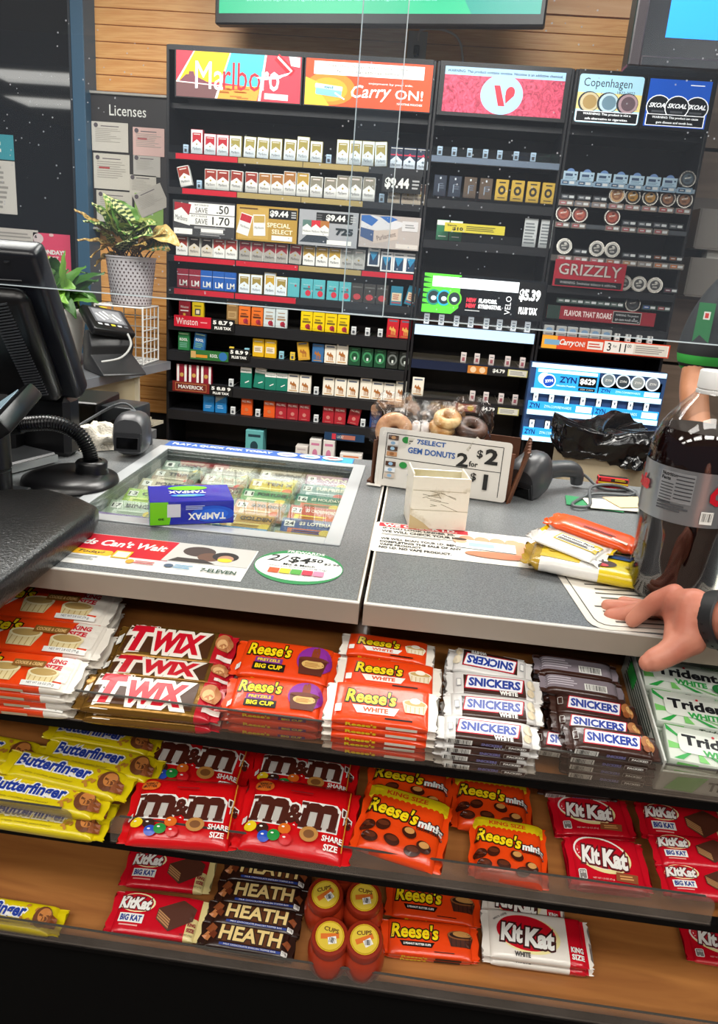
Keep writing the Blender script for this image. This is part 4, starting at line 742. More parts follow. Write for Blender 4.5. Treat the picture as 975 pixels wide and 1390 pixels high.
# ticket window: frame, glass, box
tw = empty('ticket_window', 'framed glass window in the left counter over scratch tickets', 'display window', (-.286, 1.1175, CZ))
FR = M('#C0C4C6', .3, .3)
def fr(x0, x1, y0, y1): b = MB(); b.bx(x0+.286, x1+.286, y0-1.1175, y1-1.1175, .0, .0025, FR); b.build('frame_strip', tw, bevel=.0008)
fr(-.488, -.466, .908, 1.325); fr(-.106, -.084, .908, 1.325); fr(-.466, -.106, .908, .930); fr(-.466, -.106, 1.305, 1.325)
b = MB(); b.bx(-.18, .18, -.1875, .1875, -.004, -.0005, clear('window_glass', (.97, 1, .985), refl=.05)); b.build('glass_pane', tw)
GB = M('#DCE4DA', .5)
b = MB(); b.bx(-.181, .181, -.1885, .1885, -.065, -.06, GB); b.bx(-.184, -.181, -.1885, .1885, -.06, -.004, GB); b.bx(.181, .184, -.1885, .1885, -.06, -.004, GB); b.bx(-.181, .181, -.1915, -.1885, -.06, -.004, GB); b.bx(-.181, .181, .1885, .1915, -.06, -.004, GB); b.build('ticket_box', tw)
for i in range(1, 4): b = MB(); b.bx(-.1815+.0908*i, -.1785+.0908*i, -.1885, .1885, -.06, -.006, clear('divider', (.9, .97, .95), refl=.2)); b.build('divider', tw)
a = MB(mat=T(-.296, 1.348, CZ+.0004)); a.box((0, 0, .0004), (.372, .038, .0008), M('#2A5AA8', .4)); a.eps = .0003; a.layer = 3; a.rect(.155, 0, .06, .036, M('#3A9AC8')); a.text('PLAY A QUICK PICK TODAY', -.075, 0, .20, .016, WHITE, .03)
for i in range(3): a.ell(.055+.045*i, 0, .020, .014, WHITE); a.ell(.055+.045*i, 0, .012, .006, M(('#8A8AB0', '#6A9AB8', '#B06A70')[i]))
tag(a.build('counter_strip'), 'blue strip sticker reading PLAY A QUICK PICK TODAY above the ticket window', 'sticker')
# scratch tickets
TK = [ # col 0..3 left to right, rows front to back
 [('#8A70A8', '#C8B8D8', '2', 'HAVANA'), ('#A8B8A0', '#D8E0D0', '17', 'BINGO'), ('#9AC03A', '#D8E070', '13', 'CASH'), ('#B8B090', '#E0D8B0', '9', 'POKER'), ('#A09880', '#D8D0B8', '5', 'TRIPLE'), ('#90A090', '#D0D8C8', '1', 'LUCKY')],
 [('#B0B8B8', '#E0E4E0', '6', 'CLUE'), ('#9AB0A8', '#D8E8E0', '18', 'GRAND'), ('#B8B8B0', '#E8E8E0', '14', 'CHANGE'), ('#8A3A48', '#E0C050', '10', 'YEAR OF'), ('#B0B8A8', '#E0E8D8', '7', 'JOKERS'), ('#A8A098', '#D8D0C8', '3', 'MONEY')],
 [('#5A9AC8', '#C8E0F0', '20', 'CRYSTAL'), ('#B88A2A', '#E8D080', '19', 'GOLDEN'), ('#D89A78', '#F0E0C8', '15', '$30,000'), ('#4A9A60', '#D8E8C0', '11', 'FORTUNE'), ('#C8B83A', '#F0E890', '7', 'TEN X'), ('#B0A8A0', '#D8D0D0', '4', 'SEVENS')],
 [('#B09A60', '#E8D8A0', '$1', 'YEAR OF THE RABBIT'), ('#2A4A88', '#C86A3A', '24', '$3 LOTERIA'), ('#C84A2A', '#E8D830', '21', '$3 CROSSWORD'), ('#2A7A60', '#D04A38', '16', '$5 HOLIDAY'), ('#7A9A98', '#D8E0E0', '12', 'SURPRISE'), ('#B08AA0', '#E0C8D8', '8', 'WIN')]]
for ci in range(4):
    for ri in range(6):
        c1, c2, n, t = TK[ci][ri]
        a = MB(); a.box((0, 0, 0), (.084, .050, .0008), M(c1, .4)); a.layer = 3; a.eps = .0002; a.rect(.004, -.008, .07, .020, M(c2)); a.rect(-.030, .012, .016, .014, M('#F4F2EA')); a.text(n, -.030, .012, .007*len(n), .009, INK, .02)
        a.text(t, .010, .013, .050, .009, M('#F8F0D8') if ci in (1, 3) else M('#3A3A44'), .03); a.lines(.006, -.008, .06, .014, 3, M(c1)); a.ell(.028, -.006, .010, .008, M('#E8C848') if ri % 2 else M('#D85040'))
        o = a.build('scratch_ticket'); o.location = (-.42+.0908*ci+random.uniform(-.003, .003), .962+.061*ri, CZ-.026); o.rotation_euler = (R(20), 0, R(random.uniform(-3, 3)))
        tag(o, 'scratch ticket numbered %s, %s in its column from the front, %s column of ticket window' % (n.strip('$'), ORD[ri+1], ORD[ci+1]), 'lottery ticket', 'scratch tickets under the counter glass')
# printed stickers on the counter
z0 = CZ+.0006
a = MB(mat=T(-.328, .8125, z0) @ Matrix.Scale(.84, 4, (1, 0, 0))); a.eps = .00008; a.layer = 4; a.box((0, 0, 0), (.34, .096, .0004), M('#E8E6E0', .4))
a.rect(-.06, .016, .22, .062, M('#C8142C', .35)); a.text("Kids Can't Wait", -.040, .022, .150, .020, WHITE, .03, .15)
a.rect(-.095, -.011, .12, .016, M('#F0B41E'), r=.006); a.text('Here Today!', -.085, -.011, .075, .010, INK, .02, .2)
a.poly([(.045, .047), (.168, .047), (.168, -.010), (.04, -.014)], M('#C8C4BE')); a.ell(.085, .024, .025, .016, M('#4A3A34')); a.ell(.105, .010, .018, .013, M('#6A4A3A')); a.ell(.128, .016, .020, .014, M('#2A2220')); a.ell(.130, .010, .012, .010, M('#B88A70')); a.ell(.130, .005, .011, .006, M('#E8C830')); a.poly([(.06, .0), (.10, .0), (.12, -.01), (.05, -.012)], M('#3A302C'))
a.rect(-.02, -.011, .026, .022, M('#E8B41E')); a.rect(-.02, -.011, .020, .017, M('#D8D4C8'))
a.lines(-.10, -.030, .12, .012, 3, M('#8A8A88')); a.ell(.0, -.028, .006, .006, M('#E0A030')); a.lines(.022, -.028, .03, .010, 2, M('#C05050')); a.ell(.058, -.028, .007, .005, M('#4A5A70')); a.lines(.080, -.028, .028, .012, 3, M('#4A90B8')); a.text('7-ELEVEN', .132, -.030, .052, .010, M('#2A4A3A'), .03)
tag(a.build('counter_sticker'), 'red and white banner sticker about kids at front of left counter', 'sticker')
a = MB(mat=T(-.126, .826, z0)); a.ell(0, 0, .056, .052, M('#2E8A4E'), n=40); a.ell(0, -.001, .055, .042, M('#F0F0EC'), n=36); a.text('7REWARDS', .002, .0445, .050, .0075, WHITE, .03); a.text('2/', -.030, .020, .026, .020, INK, .01, .2); a.text('$4', -.002, .018, .028, .022, INK, .02, .1); a.text('50', .020, .022, .016, .011, INK, .02, .1); a.text('$2.99', .040, .014, .020, .007, INK, .01, .1)
a.text('Mix & Match', .0, .002, .040, .006, INK, .01); a.text('when you buy two candy bags', .0, -.006, .074, .005, INK)
for i, c in enumerate(('#E05A30', '#D8C83A', '#5AA84A', '#C83A50', '#E08AA8')): a.rect(-.028+.014*i, -.020, .013, .014, M(c))
a.text('Limited time only', 0, -.033, .03, .003, INK); tag(a.build('counter_sticker'), 'round green and white sticker reading 2 for $4.50', 'sticker')
a = MB(mat=T(.104, .962, z0) @ Matrix.Rotation(R(-.5), 4, 'Z')); a.eps = .00008; a.rect(0, 0, .292, .118, M('#E6E2D8', .5), r=.006); a.rect(-.075, .049, .132, .016, M('#C82030')); a.text('WE CHECK I.D.', -.08, .049, .11, .011, WHITE, .04)
a.text('IF YOU LOOK UNDER 30,', -.082, .034, .106, .009, INK, .04); a.text('WE WILL CHECK YOUR I.D.', -.078, .022, .116, .009, INK, .04); a.lines(-.08, .010, .11, .008, 2, M('#8A8A88')); a.text('WE WILL SCAN YOUR I.D. BEFORE', -.075, -.008, .12, .008, INK, .04); a.text('COMPLETING THE SALE OF ANY', -.078, -.020, .115, .008, INK, .04); a.text('VAPE PRODUCT.', -.105, -.031, .06, .007, INK, .04); a.text('NO I.D. NO VAPE PRODUCT.', -.085, -.042, .10, .008, INK, .04)
SK = M('#D89A78', .6)
for x in (-.012, .010, .032, .054): a.ell(x, .024, .011, .013, SK)
a.ell(.066, -.004, .013, .036, SK); a.ell(.028, -.030, .045, .012, M('#C07A58')); a.rect(.014, .002, .084, .032, M('#E4ECEE'), rot=-.05); a.ell(-.022, .012, .010, .009, M('#D8A888')); a.ell(-.022, .019, .010, .005, M('#3A2A20')); a.rect(.008, .002, .036, .014, M('#9AC0D8'))
for i in range(4): a.text(('SMOKE', 'TODAY', 'FIND HELP', 'TO QUIT')[i], .118, .036-.010*i, .03, .007, M('#C03040'), .03)
tag(a.build('counter_sticker'), 'white age check sticker with hand holding a card on right counter', 'sticker')
a = MB(mat=T(.33, .852, z0+.0003) @ Matrix.Rotation(R(6), 4, 'Z')); a.rect(0, 0, .24, .19, M('#DCD6CA', .6), r=.02); a.rect(0, 0, .222, .172, M('#4A4844'), r=.016); a.rect(0, 0, .219, .169, M('#E4DED2', .6), r=.015); a.text('CERTIFICATE OF AUTHORITY', 0, -.02, .14, .009, INK, .05)
for k in range(13):
    a.rect(random.uniform(-.01, .01), .075-.0125*k, .19*random.uniform(.8, 1), .0038, M('#5A5650'), up=0)
tag(a.build('counter_notice'), 'printed notice stuck to the counter under the hand and bottle', 'notice')

# ================================================================== candy shelves under the counter
TILT = R(15); YL = .66; ZL = {1: .798, 2: .640, 3: .475}
def TRAY(k): return T(0, YL, ZL[k]) @ Matrix.Rotation(TILT, 4, 'X')
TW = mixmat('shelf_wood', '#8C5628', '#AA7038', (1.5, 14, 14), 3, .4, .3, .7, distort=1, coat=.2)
rk = empty('candy_rack', 'three sloping wooden candy shelves with clear lips under the counter', 'shelf rack', (0, YL, 0))
SHX0, SHX1 = -1.25, 1.25
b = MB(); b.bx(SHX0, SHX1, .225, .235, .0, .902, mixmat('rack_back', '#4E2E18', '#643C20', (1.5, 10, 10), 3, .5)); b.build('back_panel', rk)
for k in (1, 2, 3):
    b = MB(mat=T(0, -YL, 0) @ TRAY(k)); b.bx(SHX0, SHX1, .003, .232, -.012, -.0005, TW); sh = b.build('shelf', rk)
    b = MB(mat=T(0, -YL, 0) @ TRAY(k)); b.bx(SHX0, SHX1, -.006, .003, -.017, -.0008, M('#0A0909', .85, 0, 0, .1)); b.build('edge_trim', sh)
LIPM = clear('lip_acrylic', (.93, .91, .88), refl=.05)
def lip(k, x0, x1, h=.038):
    b = MB(); r = .012; pts = [(x0, 0), (x1, 0)]+[(x1-r+r*math.cos(R(a_)), h-r+r*math.sin(R(a_))) for a_ in (0, 30, 60, 90)]+[(x0+r+r*math.cos(R(a_)), h-r+r*math.sin(R(a_))) for a_ in (90, 120, 150, 180)]
    b.X = T(0, -.0085, ZL[k]-.0005) @ STAND
    b.prism(pts, 0, .002, LIPM); del b.f[2], b.m[2]; l = b.build('clear_lip', rk)
    b = MB(); b.X = T(0, -.0085, ZL[k]-.0005) @ STAND; b.bx(x0+r, x1-r, h, h+.0012, 0, .0022, M('#4A4844', .25)); b.build('lip_edge', l)
lip(1, SHX0, SHX1); lip(2, SHX0, -.345); lip(2, -.300, .375); lip(2, .385, SHX1); lip(3, SHX0, SHX1, .028)
b = MB(); b.bx(SHX0, SHX1, .004, .02, 0, ZL[3]-.022, M('#040404', .85, 0, 0, .1)); b.build('kick_panel', rk)
for x in (-.092, -.106): b = MB(); b.bx(x, x+.006, .205, .224, .55, .902, M('#8A8680', .3, .8) if x > -.1 else BLK); b.build('upright', rk)
b = MB(); b.bx(SHX0, SHX1, .16, .19, .885, .902, BLK); b.build('top_rail', rk)

def ont(px, py, k, h):
    n = Vector((0, -math.sin(TILT), math.cos(TILT))); o = Vector((0, YL, ZL[k])); d = ray(px, py)
    s_ = ((o-CAM).dot(n)+h)/d.dot(n); q = CAM+d*s_-o
    return Vector((q.x, q.dot(Vector((0, math.cos(TILT), math.sin(TILT))))))
def wrapper(name, w, h, t, mat, matfn=None, cr=.009, pw=5, nx=22, wr=.0006, n=20):
    wi = w-2*cr
    def prof(x): return max(0., 1-abs(2*x/wi)**7)**.45 if abs(x) < wi/2 else 0.
    def nz(x, y): e = abs(2*x/w); return wr*max(0, (e-.55)*2.2)*noise.noise((x*140, y*140, w*50))*2
    def surf(x, y): return t/2+(t/2)*prof(x)*max(0., 1-abs(2*y/h)**pw)**(1/pw)+abs(nz(x, y))*1.2+.0003
    xs = [-w/2, -w/2+cr*.55, -w/2+cr]+[-wi/2*math.cos(PI*(i)/nx) for i in range(1, nx)]+[w/2-cr, w/2-cr*.55, w/2]
    b = MB(); vs = []; N = len(xs)
    for i, x in enumerate(xs):
        p = prof(x); e = max(p, .05)
        for k in range(n):
            a_ = 2*PI*k/n; cx_, sx_ = math.cos(a_), math.sin(a_)
            y = h/2*(abs(cx_)**(2/pw))*(1 if cx_ > 0 else -1); zz = t/2*e*(abs(sx_)**(2/pw))*(1 if sx_ > 0 else -1)
            xx = x
            if i in (0, N-1): xx += (.0014 if k % 2 else -.0014)
            if p == 0: zz = .0005*(1 if sx_ > 0 else -1)+.0004*math.sin(k*2.2); y *= .97
            vs.append((xx, y, t/2+zz+nz(x, y)))
    o = len(b.v); b.v = vs
    for i in range(N-1):
        xm = (xs[i]+xs[i+1])/2
        for k in range(n):
            k2 = (k+1) % n; b.f.append((i*n+k, (i+1)*n+k, (i+1)*n+k2, i*n+k2))
            ym = (vs[i*n+k][1]+vs[i*n+k2][1])/2
            b.m.append(b.mi(matfn(2*xm/w, 2*ym/h) if matfn else mat))
    for s_ in (0, N-1): b.f.append(tuple(s_*n+k for k in (range(n) if s_ == 0 else range(n-1, -1, -1)))); b.m.append(b.mi(matfn(-1 if s_ == 0 else 1, 0) if matfn else mat))
    root = b.build(name, smooth=50); root['t'] = t; root['w0'] = w; root['h0'] = h
    a = MB(surf=surf, eps=.00016); a.w, a.h, a.t = w, h, t
    return root, a
def side(a, root):   # print on the edge that faces the customers
    s_ = MB(mat=T(0, -a.h/2-.0006, a.t/2) @ STAND, eps=.0002); return s_
OR = film('#E84410'); ORD_ = film('#D63A0E'); YEL = M('#F4D816', .3); KB = M('#140A08', .35); WH = film('#E8E2D6', .3)
def cup(a, x, y, r, c1, c2, c3):   # paper cup seen from the side
    a.poly([(x-r, y+r*.35), (x+r, y+r*.35), (x+r*.75, y-r*.55), (x-r*.75, y-r*.55)], M(c1)); 
    for i in range(5): a.rect(x-r*.7+r*.35*i, y-r*.12, r*.06, r*.8, M(c3), up=0)
    a.layer += 1; a.ell(x, y+r*.38, r, r*.36, M(c2)); a.ell(x, y+r*.38, r*.85, r*.26, M(c3))
def reeses(kind):
    if kind == 'white':
        root, a = wrapper('candy_bar', .124, .052, .011, OR, lambda u, v: WH if abs(u) > .84 else OR)
        a.text("Reese's", -.012, .006, .056, .018, YEL, .03, .1, -.02, KB, .07); a.poly([(-.032, -.006), (.020, -.006), (.015, -.016), (-.026, -.016)], WHITE); a.text('WHITE', -.006, -.011, .028, .006, M('#E05010'), .04)
        cup(a, .037, -.002, .014, '#E8DCC0', '#F0E6CC', '#C8A868'); a.ell(.037, .006, .006, .004, M('#F4ECDA')); a.rect(-.047, -.012, .007, .010, WHITE, r=.001); a.rect(.02, -.021, .03, .002, KB)
    elif kind == 'bigcup':
        root, a = wrapper('candy_bar', .130, .050, .014, OR)
        a.text("Reese's", -.022, .010, .054, .017, YEL, .03, .1, 0, KB, .07); a.rect(-.020, -.006, .034, .009, M('#7A2A88')); a.text('PRETZELS', -.020, -.005, .028, .004, YEL, .03); a.rect(-.018, -.014, .040, .010, KB); a.text('BIG CUP', -.018, -.014, .034, .006, YEL, .04)
        a.ell(.036, .002, .022, .020, M('#8A2A98')); a.text('B', .036, .013, .016, .010, M('#8A3A1A'), .08, 0, PI/2); a.poly([(.016, .002), (.052, .002), (.048, -.018), (.020, -.018)], M('#5A2412')); a.ell(.035, -.004, .014, .006, M('#D8B068')); a.lines(.035, -.005, .02, .006, 3, M('#B07A38')); a.ell(.035, .003, .019, .003, M('#6A2E18')); a.rect(-.056, -.015, .006, .008, WHITE, r=.001)
    elif kind == 'cups':
        root, a = wrapper('candy_bar', .128, .048, .012, OR)
        a.text("Reese's", -.020, .007, .062, .020, YEL, .03, .1, 0, KB, .07); a.poly([(-.040, -.007), (.006, -.007), (.002, -.014), (-.036, -.014)], KB); a.text('2 PEANUT BUTTER CUPS', -.017, -.0105, .036, .003, WHITE, .05)
        cup(a, .040, .0, .017, '#4A2010', '#8A5228', '#2A1008'); a.ell(.042, .008, .012, .004, M('#C08A48')); a.lines(.02, -.019, .03, .002, 1, KB)
    else:
        root, a = wrapper('candy_bar', .205, .050, .013, OR, lambda u, v: WH if u > .80 else (WH if (u > .55 and v < -.8) else OR))
        a.text("Reese's", -.040, .010, .070, .018, YEL, .03, .1, 0, KB, .07); a.poly([(.060, .022), (.090, .022), (.090, -.014), (.048, -.014)], WH); a.text('KING', .068, .014, .022, .007, M('#C81428'), .05); a.text('SIZE', .066, .005, .022, .007, M('#C81428'), .05)
        for x in (.006, .058): cup(a, x, -.008 if x < .05 else -.012, .020, '#E0CE9A', '#E8DCB4', '#B89858')
        a.rect(.034, .006, .042, .010, M('#8A5A20')); a.text('COOKIE & CREME', .034, .006, .036, .005, M('#E8C080'), .03); a.rect(.062, -.021, .05, .006, WHITE); a.text('NET WT 2.8 OZ (79 g)', .062, -.021, .035, .0035, INK); a.poly([(-.09, -.002), (-.02, -.002), (-.03, -.014), (-.09, -.014)], WHITE)
    sd = side(a, root); sd.text("Reese's", -.02, 0, .034, .005, YEL, .03); sd.rect(.024, 0, .034, .004, M({'white': '#E8E0D0', 'bigcup': '#6A2A78', 'cups': '#140A08'}.get(kind, '#C8B89A'))); 
    if kind == 'bigcup': sd.text('BIG CUP', .024, 0, .026, .003, YEL, .03)
    a.build('printed_label', root); sd.build('edge_print', root); return root
SB = film('#3A2018', .28); SW = film('#DAD8D4', .28)
def snickers(kind):
    wf = kind == 'white'
    root, a = wrapper('candy_bar', .128, .030, .013, SB, (lambda u, v: SW if (abs(u) > .62 or v > .55) else SB) if wf else None)
    a.rect(0, .000, .078, .0185, M('#C01830'), sk=.25, r=.001); a.rect(0, .000, .075, .016, M('#F0F0F4'), sk=.25, r=.001); a.text('SNICKERS', 0, .000, .070, .0115, M('#1E3C9A', .3), .045, .1)
    if wf: a.text('WHITE', .018, -.011, .024, .005, WHITE, .06, 0, 0, SB, .08); a.rect(-.048, -.002, .006, .010, M('#8A8A90')); a.rect(-.048, -.002, .005, .008, WHITE); a.ell(.050, .003, .006, .006, M('#E8DCC0')); a.ell(.048, -.008, .005, .005, M('#D8C8A8'))
    else: a.ell(.050, .002, .010, .009, M('#A86A38')); a.ell(.053, .003, .006, .005, M('#D8A868')); a.ell(.046, -.006, .005, .004, M('#8A4A20')); a.rect(-.050, .0, .007, .010, WHITE, r=.001); a.rect(-.050, .0, .006, .009, SB)
    sd = side(a, root); sd.rect(-.036, 0, .032, .007, WHITE); sd.bars(-.036, 0, .028, .006, 14, INK); sd.text('SNICKERS', .004, 0, .026, .004, M('#7A78B0'), .04); sd.rect(.036, 0, .030, .006, M('#B8B0A8')); sd.rect(.036, 0, .029, .005, SB); sd.text('PACKED', .036, 0, .022, .003, WHITE, .05)
    a.build('printed_label', root); sd.build('edge_print', root); return root
def twix():
    G = M('#8A6428', .25, .6, 0, .5, .4, 50); RD = film('#B81424', .28)
    root, a = wrapper('candy_bar', .168, .040, .016, G, lambda u, v: RD if u > .70 else G, wr=.0012)
    a.rect(-.008, 0, .120, .030, M('#4A2A14', .35)); a.text('T', -.048, .001, .032, .032, M('#CC1228', .3), .06, .12, 0, M('#F0E8DC', .3), .12); a.text('WIX', .006, -.001, .070, .025, M('#CC1228', .3), .06, .1, 0, M('#F0E8DC', .3), .12)
    a.ell(.068, .006, .012, .010, M('#B87848')); a.ell(.066, .004, .007, .006, M('#E0B078')); a.rect(.074, -.012, .020, .005, M('#E8D8D0')); a.rect(-.076, .0, .008, .012, WHITE, r=.001); a.build('printed_label', root); return root
def kitkat(kind):
    KR = film('#C40E22', .26)
    if kind == 'reg':
        root, a = wrapper('candy_bar', .114, .060, .009, KR); 
        a.ell(-.006, .007, .040, .021, M('#EADFA0', .3), -.12, 36); a.ell(-.009, .010, .038, .0195, M('#F4F0EA', .3), -.12, 36); a.ell(-.0085, .009, .0365, .0180, M('#C40E22', .3), -.12, 36)
        a.text('Kit', -.024, .006, .026, .022, WHITE, .05, .1, -.08, M('#5A0810'), .08); a.text('Kat', .010, .003, .036, .023, WHITE, .05, .1, -.08, M('#5A0810'), .08); a.poly([(.006, -.022), (.036, -.024), (.038, -.014), (.008, -.012)], M('#8A4A24')); a.lines(.022, -.018, .02, .006, 2, M('#D8A060')); a.rect(-.040, -.018, .011, .012, WHITE, r=.002); a.rect(-.040, -.018, .009, .010, M('#7A7470'), r=.001); a.text('210', -.040, -.016, .007, .003, WHITE, .03); a.text('NET WT 1.5 OZ (42 g)', -.012, -.022, .030, .0025, M('#F0C8C0'))
    elif kind == 'big':
        root, a = wrapper('candy_bar', .126, .048, .013, KR, lambda u, v: M('#D8C88A', .3) if (u > .62 and v < .2) or u > .86 else KR)
        a.ell(-.030, .010, .024, .011, M('#F0E8B0'), 0); a.ell(-.031, .010, .0225, .0098, M('#C40E22', .3)); a.text('KitKat', -.032, .009, .042, .014, WHITE, .05, .12, 0, M('#5A0810'), .07); a.rect(-.032, -.008, .032, .010, WHITE); a.text('BIG KAT', -.032, -.008, .028, .007, M('#1E3A8A'), .05); a.lines(-.032, -.016, .026, .003, 1, M('#E8A8A0'))
        a.poly([(.000, .006), (.030, .018), (.050, .010), (.048, -.004), (.020, -.018), (.000, -.006)], M('#4E2616')); a.poly([(.001, .005), (.019, -.005), (.019, -.016), (.001, -.006)], M('#B88858'))
        for i in range(4): a.poly([(.001, .0035-.0028*i), (.019, -.0065-.0028*i), (.019, -.0075-.0028*i), (.001, .0025-.0028*i)], M('#5A2E1A'), up=0)
        a.layer += 1; a.text('KING', .048, -.008, .010, .004, M('#8A1020'), .04); a.text('SIZE', .048, -.014, .010, .004, M('#8A1020'), .04); a.text('NET WT 3 OZ', .044, -.0195, .016, .002, INK)
    else:
        KW = film('#E4DED4', .26); root, a = wrapper('candy_bar', .138, .062, .013, KW, lambda u, v: KR if .55 < u < .93 else KW)
        a.ell(-.010, .000, .040, .024, M('#EADFA0', .3), -.08, 36); a.ell(-.013, .002, .038, .0225, M('#C40E22', .3), -.08, 36); a.text('Kit', -.032, .0, .028, .024, WHITE, .05, .1, -.05, M('#3A0A0A'), .08); a.text('Kat', .003, -.004, .038, .025, WHITE, .05, .1, -.05, M('#3A0A0A'), .08); a.text('WHITE CREME', -.046, .020, .020, .003, INK, .0, 0, .5); a.text('KING', .050, -.012, .016, .007, WHITE, .04); a.text('SIZE', .050, -.021, .016, .007, WHITE, .04); a.text('WHITE', -.02, -.026, .02, .006, INK, .04)
    a.build('printed_label', root); return root
def heath():
    HB = film('#2A1610', .28); root, a = wrapper('candy_bar', .128, .036, .012, HB)
    a.rect(.004, .003, .086, .022, M('#5A3014', .4)); a.text('HEATH', .004, .004, .084, .020, M('#E8CE8A', .3), .03, .05, 0, M('#2A1408'), .06); a.rect(.006, -.012, .082, .0035, M('#1E3A8A')); a.text('MILK CHOCOLATE ENGLISH TOFFEE BAR', .006, -.012, .07, .002, WHITE)
    for x, y, r_, c in ((-.050, .006, .008, '#8A4A28'), (-.054, -.004, .007, '#C07A48'), (-.046, -.002, .006, '#6A3018'), (.053, .0, .006, '#8A4A28')): a.poly([(x-r_, y), (x, y+r_), (x+r_, y+r_*.3), (x+r_*.5, y-r_)], M(c, .35))
    a.rect(.052, -.012, .008, .007, WHITE, r=.001); a.text('210', .052, -.012, .006, .003, INK); a.build('printed_label', root); return root
def butterfinger(share=False):
    BY = film('#D8C40E', .28); root, a = wrapper('candy_bar', .175 if not share else .185, .034, .015, BY, wr=.0022, cr=.014)
    a.text('Butterfinger', -.018, .002, .100, .020, M('#1C3A9A', .3), .04, .08, 0, WHITE, .08); a.text('crispety, crunchety, peanut-buttery!', -.02, -.011, .07, .003, M('#7A6A10'), 0, .2)
    for i in range(7): a.ell(random.uniform(.028, .05), random.uniform(-.012, .012), .0035, .002, M('#B8802A'), random.uniform(-1, 1), 8)
    a.ell(.058, .0, .013, .013, M('#6A3A1A')); a.ell(.060, .002, .009, .009, M('#C07A3A')); a.poly([(.064, -.012), (.080, -.010), (.078, .002), (.068, .006)], M('#8A4A20')); a.build('printed_label', root); return root
def mms():
    MR = film('#CC0E14', .26, .5, 30); root, a = wrapper('candy_pouch', .152, .098, .024, MR, pw=2.6, cr=.010, wr=.0015)
    B_ = M('#4A1E14', .35)
    GY = M('#BDB9B2', .3)
    def m_(x, c, g, fill=None):
        if fill: a.poly([(x-.0255, -.0185), (x+.0255, -.0185), (x+.0265, .012), (x+.02, .0185), (x-.0265, .0185)], fill)
        else:
            for dx, ww in ((-.0185, .0095), (.0005, .0085), (.0190, .0095)): a.poly([(x+dx-ww/2-.001, -.0165), (x+dx+ww/2-.001, -.0165), (x+dx+ww/2+.0005, .008), (x+dx-ww/2+.0005, .008)], c, 0)
            a.layer += 1
            for dx in (-.0095, .0098): a.poly([(x+dx-.010, .004), (x+dx-.010, .012), (x+dx-.005, .0158), (x+dx+.005, .0165), (x+dx+.011, .0135), (x+dx+.0135, .006), (x+dx+.0055, .004), (x+dx+.003, .009), (x+dx-.002, .009)], c, 0)
            a.layer += 1
            for dx in (-.0195, -.0005, .0180): a.rect(x+dx, -.0160, .0125, .0035, c, up=0)
            a.rect(x-.0215, .0140, .009, .0040, c, up=0); a.layer += 1
    for x in (-.036, .029): m_(x, None, 0, WHITE)
    a.text('&', -.0035, -.001, .022, .026, B_, .03, 0, 0, WHITE, .07)
    for x in (-.036, .029):
        for dx in (-.0085, .0095): a.rect(x+dx, -.005, .009, .022, GY, up=0)
        a.layer += 1; m_(x, B_, 0)
    a.text('&', -.0035, -.001, .020, .024, B_, .035); a.text("'s", .064, .004, .012, .020, B_, .04, 0, 0, WHITE, .07)
    a.ell(-.052, .030, .013, .008, M('#D86A1E')); a.text('PEANUT', -.052, .033, .018, .004, INK, .03); a.text('BUTTER', -.052, .028, .018, .004, INK, .03)
    for x, y, c in ((-.056, -.026, '#E8C820'), (-.040, -.027, '#3A2018'), (-.036, -.036, '#1E4AB8'), (-.024, -.033, '#1E8A3A'), (-.012, -.024, '#D86A1E'), (-.008, -.036, '#CC1A20')): a.ell(x, y, .008, .0065, M(c, .25)); a.ell(x-.002, y+.002, .002, .001, WHITE)
    a.ell(.020, -.026, .012, .009, M('#B8803A')); a.ell(.020, -.026, .007, .005, M('#7A4A1C')); a.text('SHARE', .050, -.028, .026, .007, WHITE, .03); a.text('SIZE', .050, -.038, .018, .007, WHITE, .03); a.rect(-.066, -.018, .006, .008, WHITE, r=.001); a.rect(.0, .026, .03, .002, M('#8A0A10')); a.rect(.064, 0, .0012, .08, M('#E8A030')); a.build('printed_label', root); return root
def minis():
    MO = film('#E2440E', .26, .5, 30); Y_ = film('#E4CC14', .28)
    root, a = wrapper('candy_pouch', .108, .118, .022, MO, pw=2.8, wr=.0018, cr=.008)
    # the band across the top
    a.rect(0, .044, .100, .020, Y_); a.text('KING SIZE', -.002, .043, .052, .009, M('#D84010'), .03)
    for i in range(14): a.poly([(-.050+.0072*i, .035), (-.0428+.0072*i, .035), (-.0464+.0072*i, .031)], Y_, up=0)
    a.layer += 1; a.text("Reese's", -.014, .012, .062, .024, YEL, .03, .1, -.12, KB, .07); a.text('minis', .033, .002, .030, .013, WHITE, .05, 0, -.05, KB, .1); a.text('UNWRAPPED', .033, -.008, .032, .004, KB, .03, 0, -.05)
    for x, y in ((-.040, -.022), (-.022, -.016), (-.008, -.036), (.010, -.018), (.030, -.034), (-.034, -.040), (.018, -.044)):
        a.ell(x, y, .010, .008, M('#3E1A0E', .25), random.uniform(-1, 1)); a.ell(x, y+.002, .007, .004, M('#5E2C18', .25))
    a.ell(.010, -.016, .006, .005, M('#C8904A')); a.ell(.030, -.032, .006, .005, M('#C8904A')); a.build('printed_label', root); return root
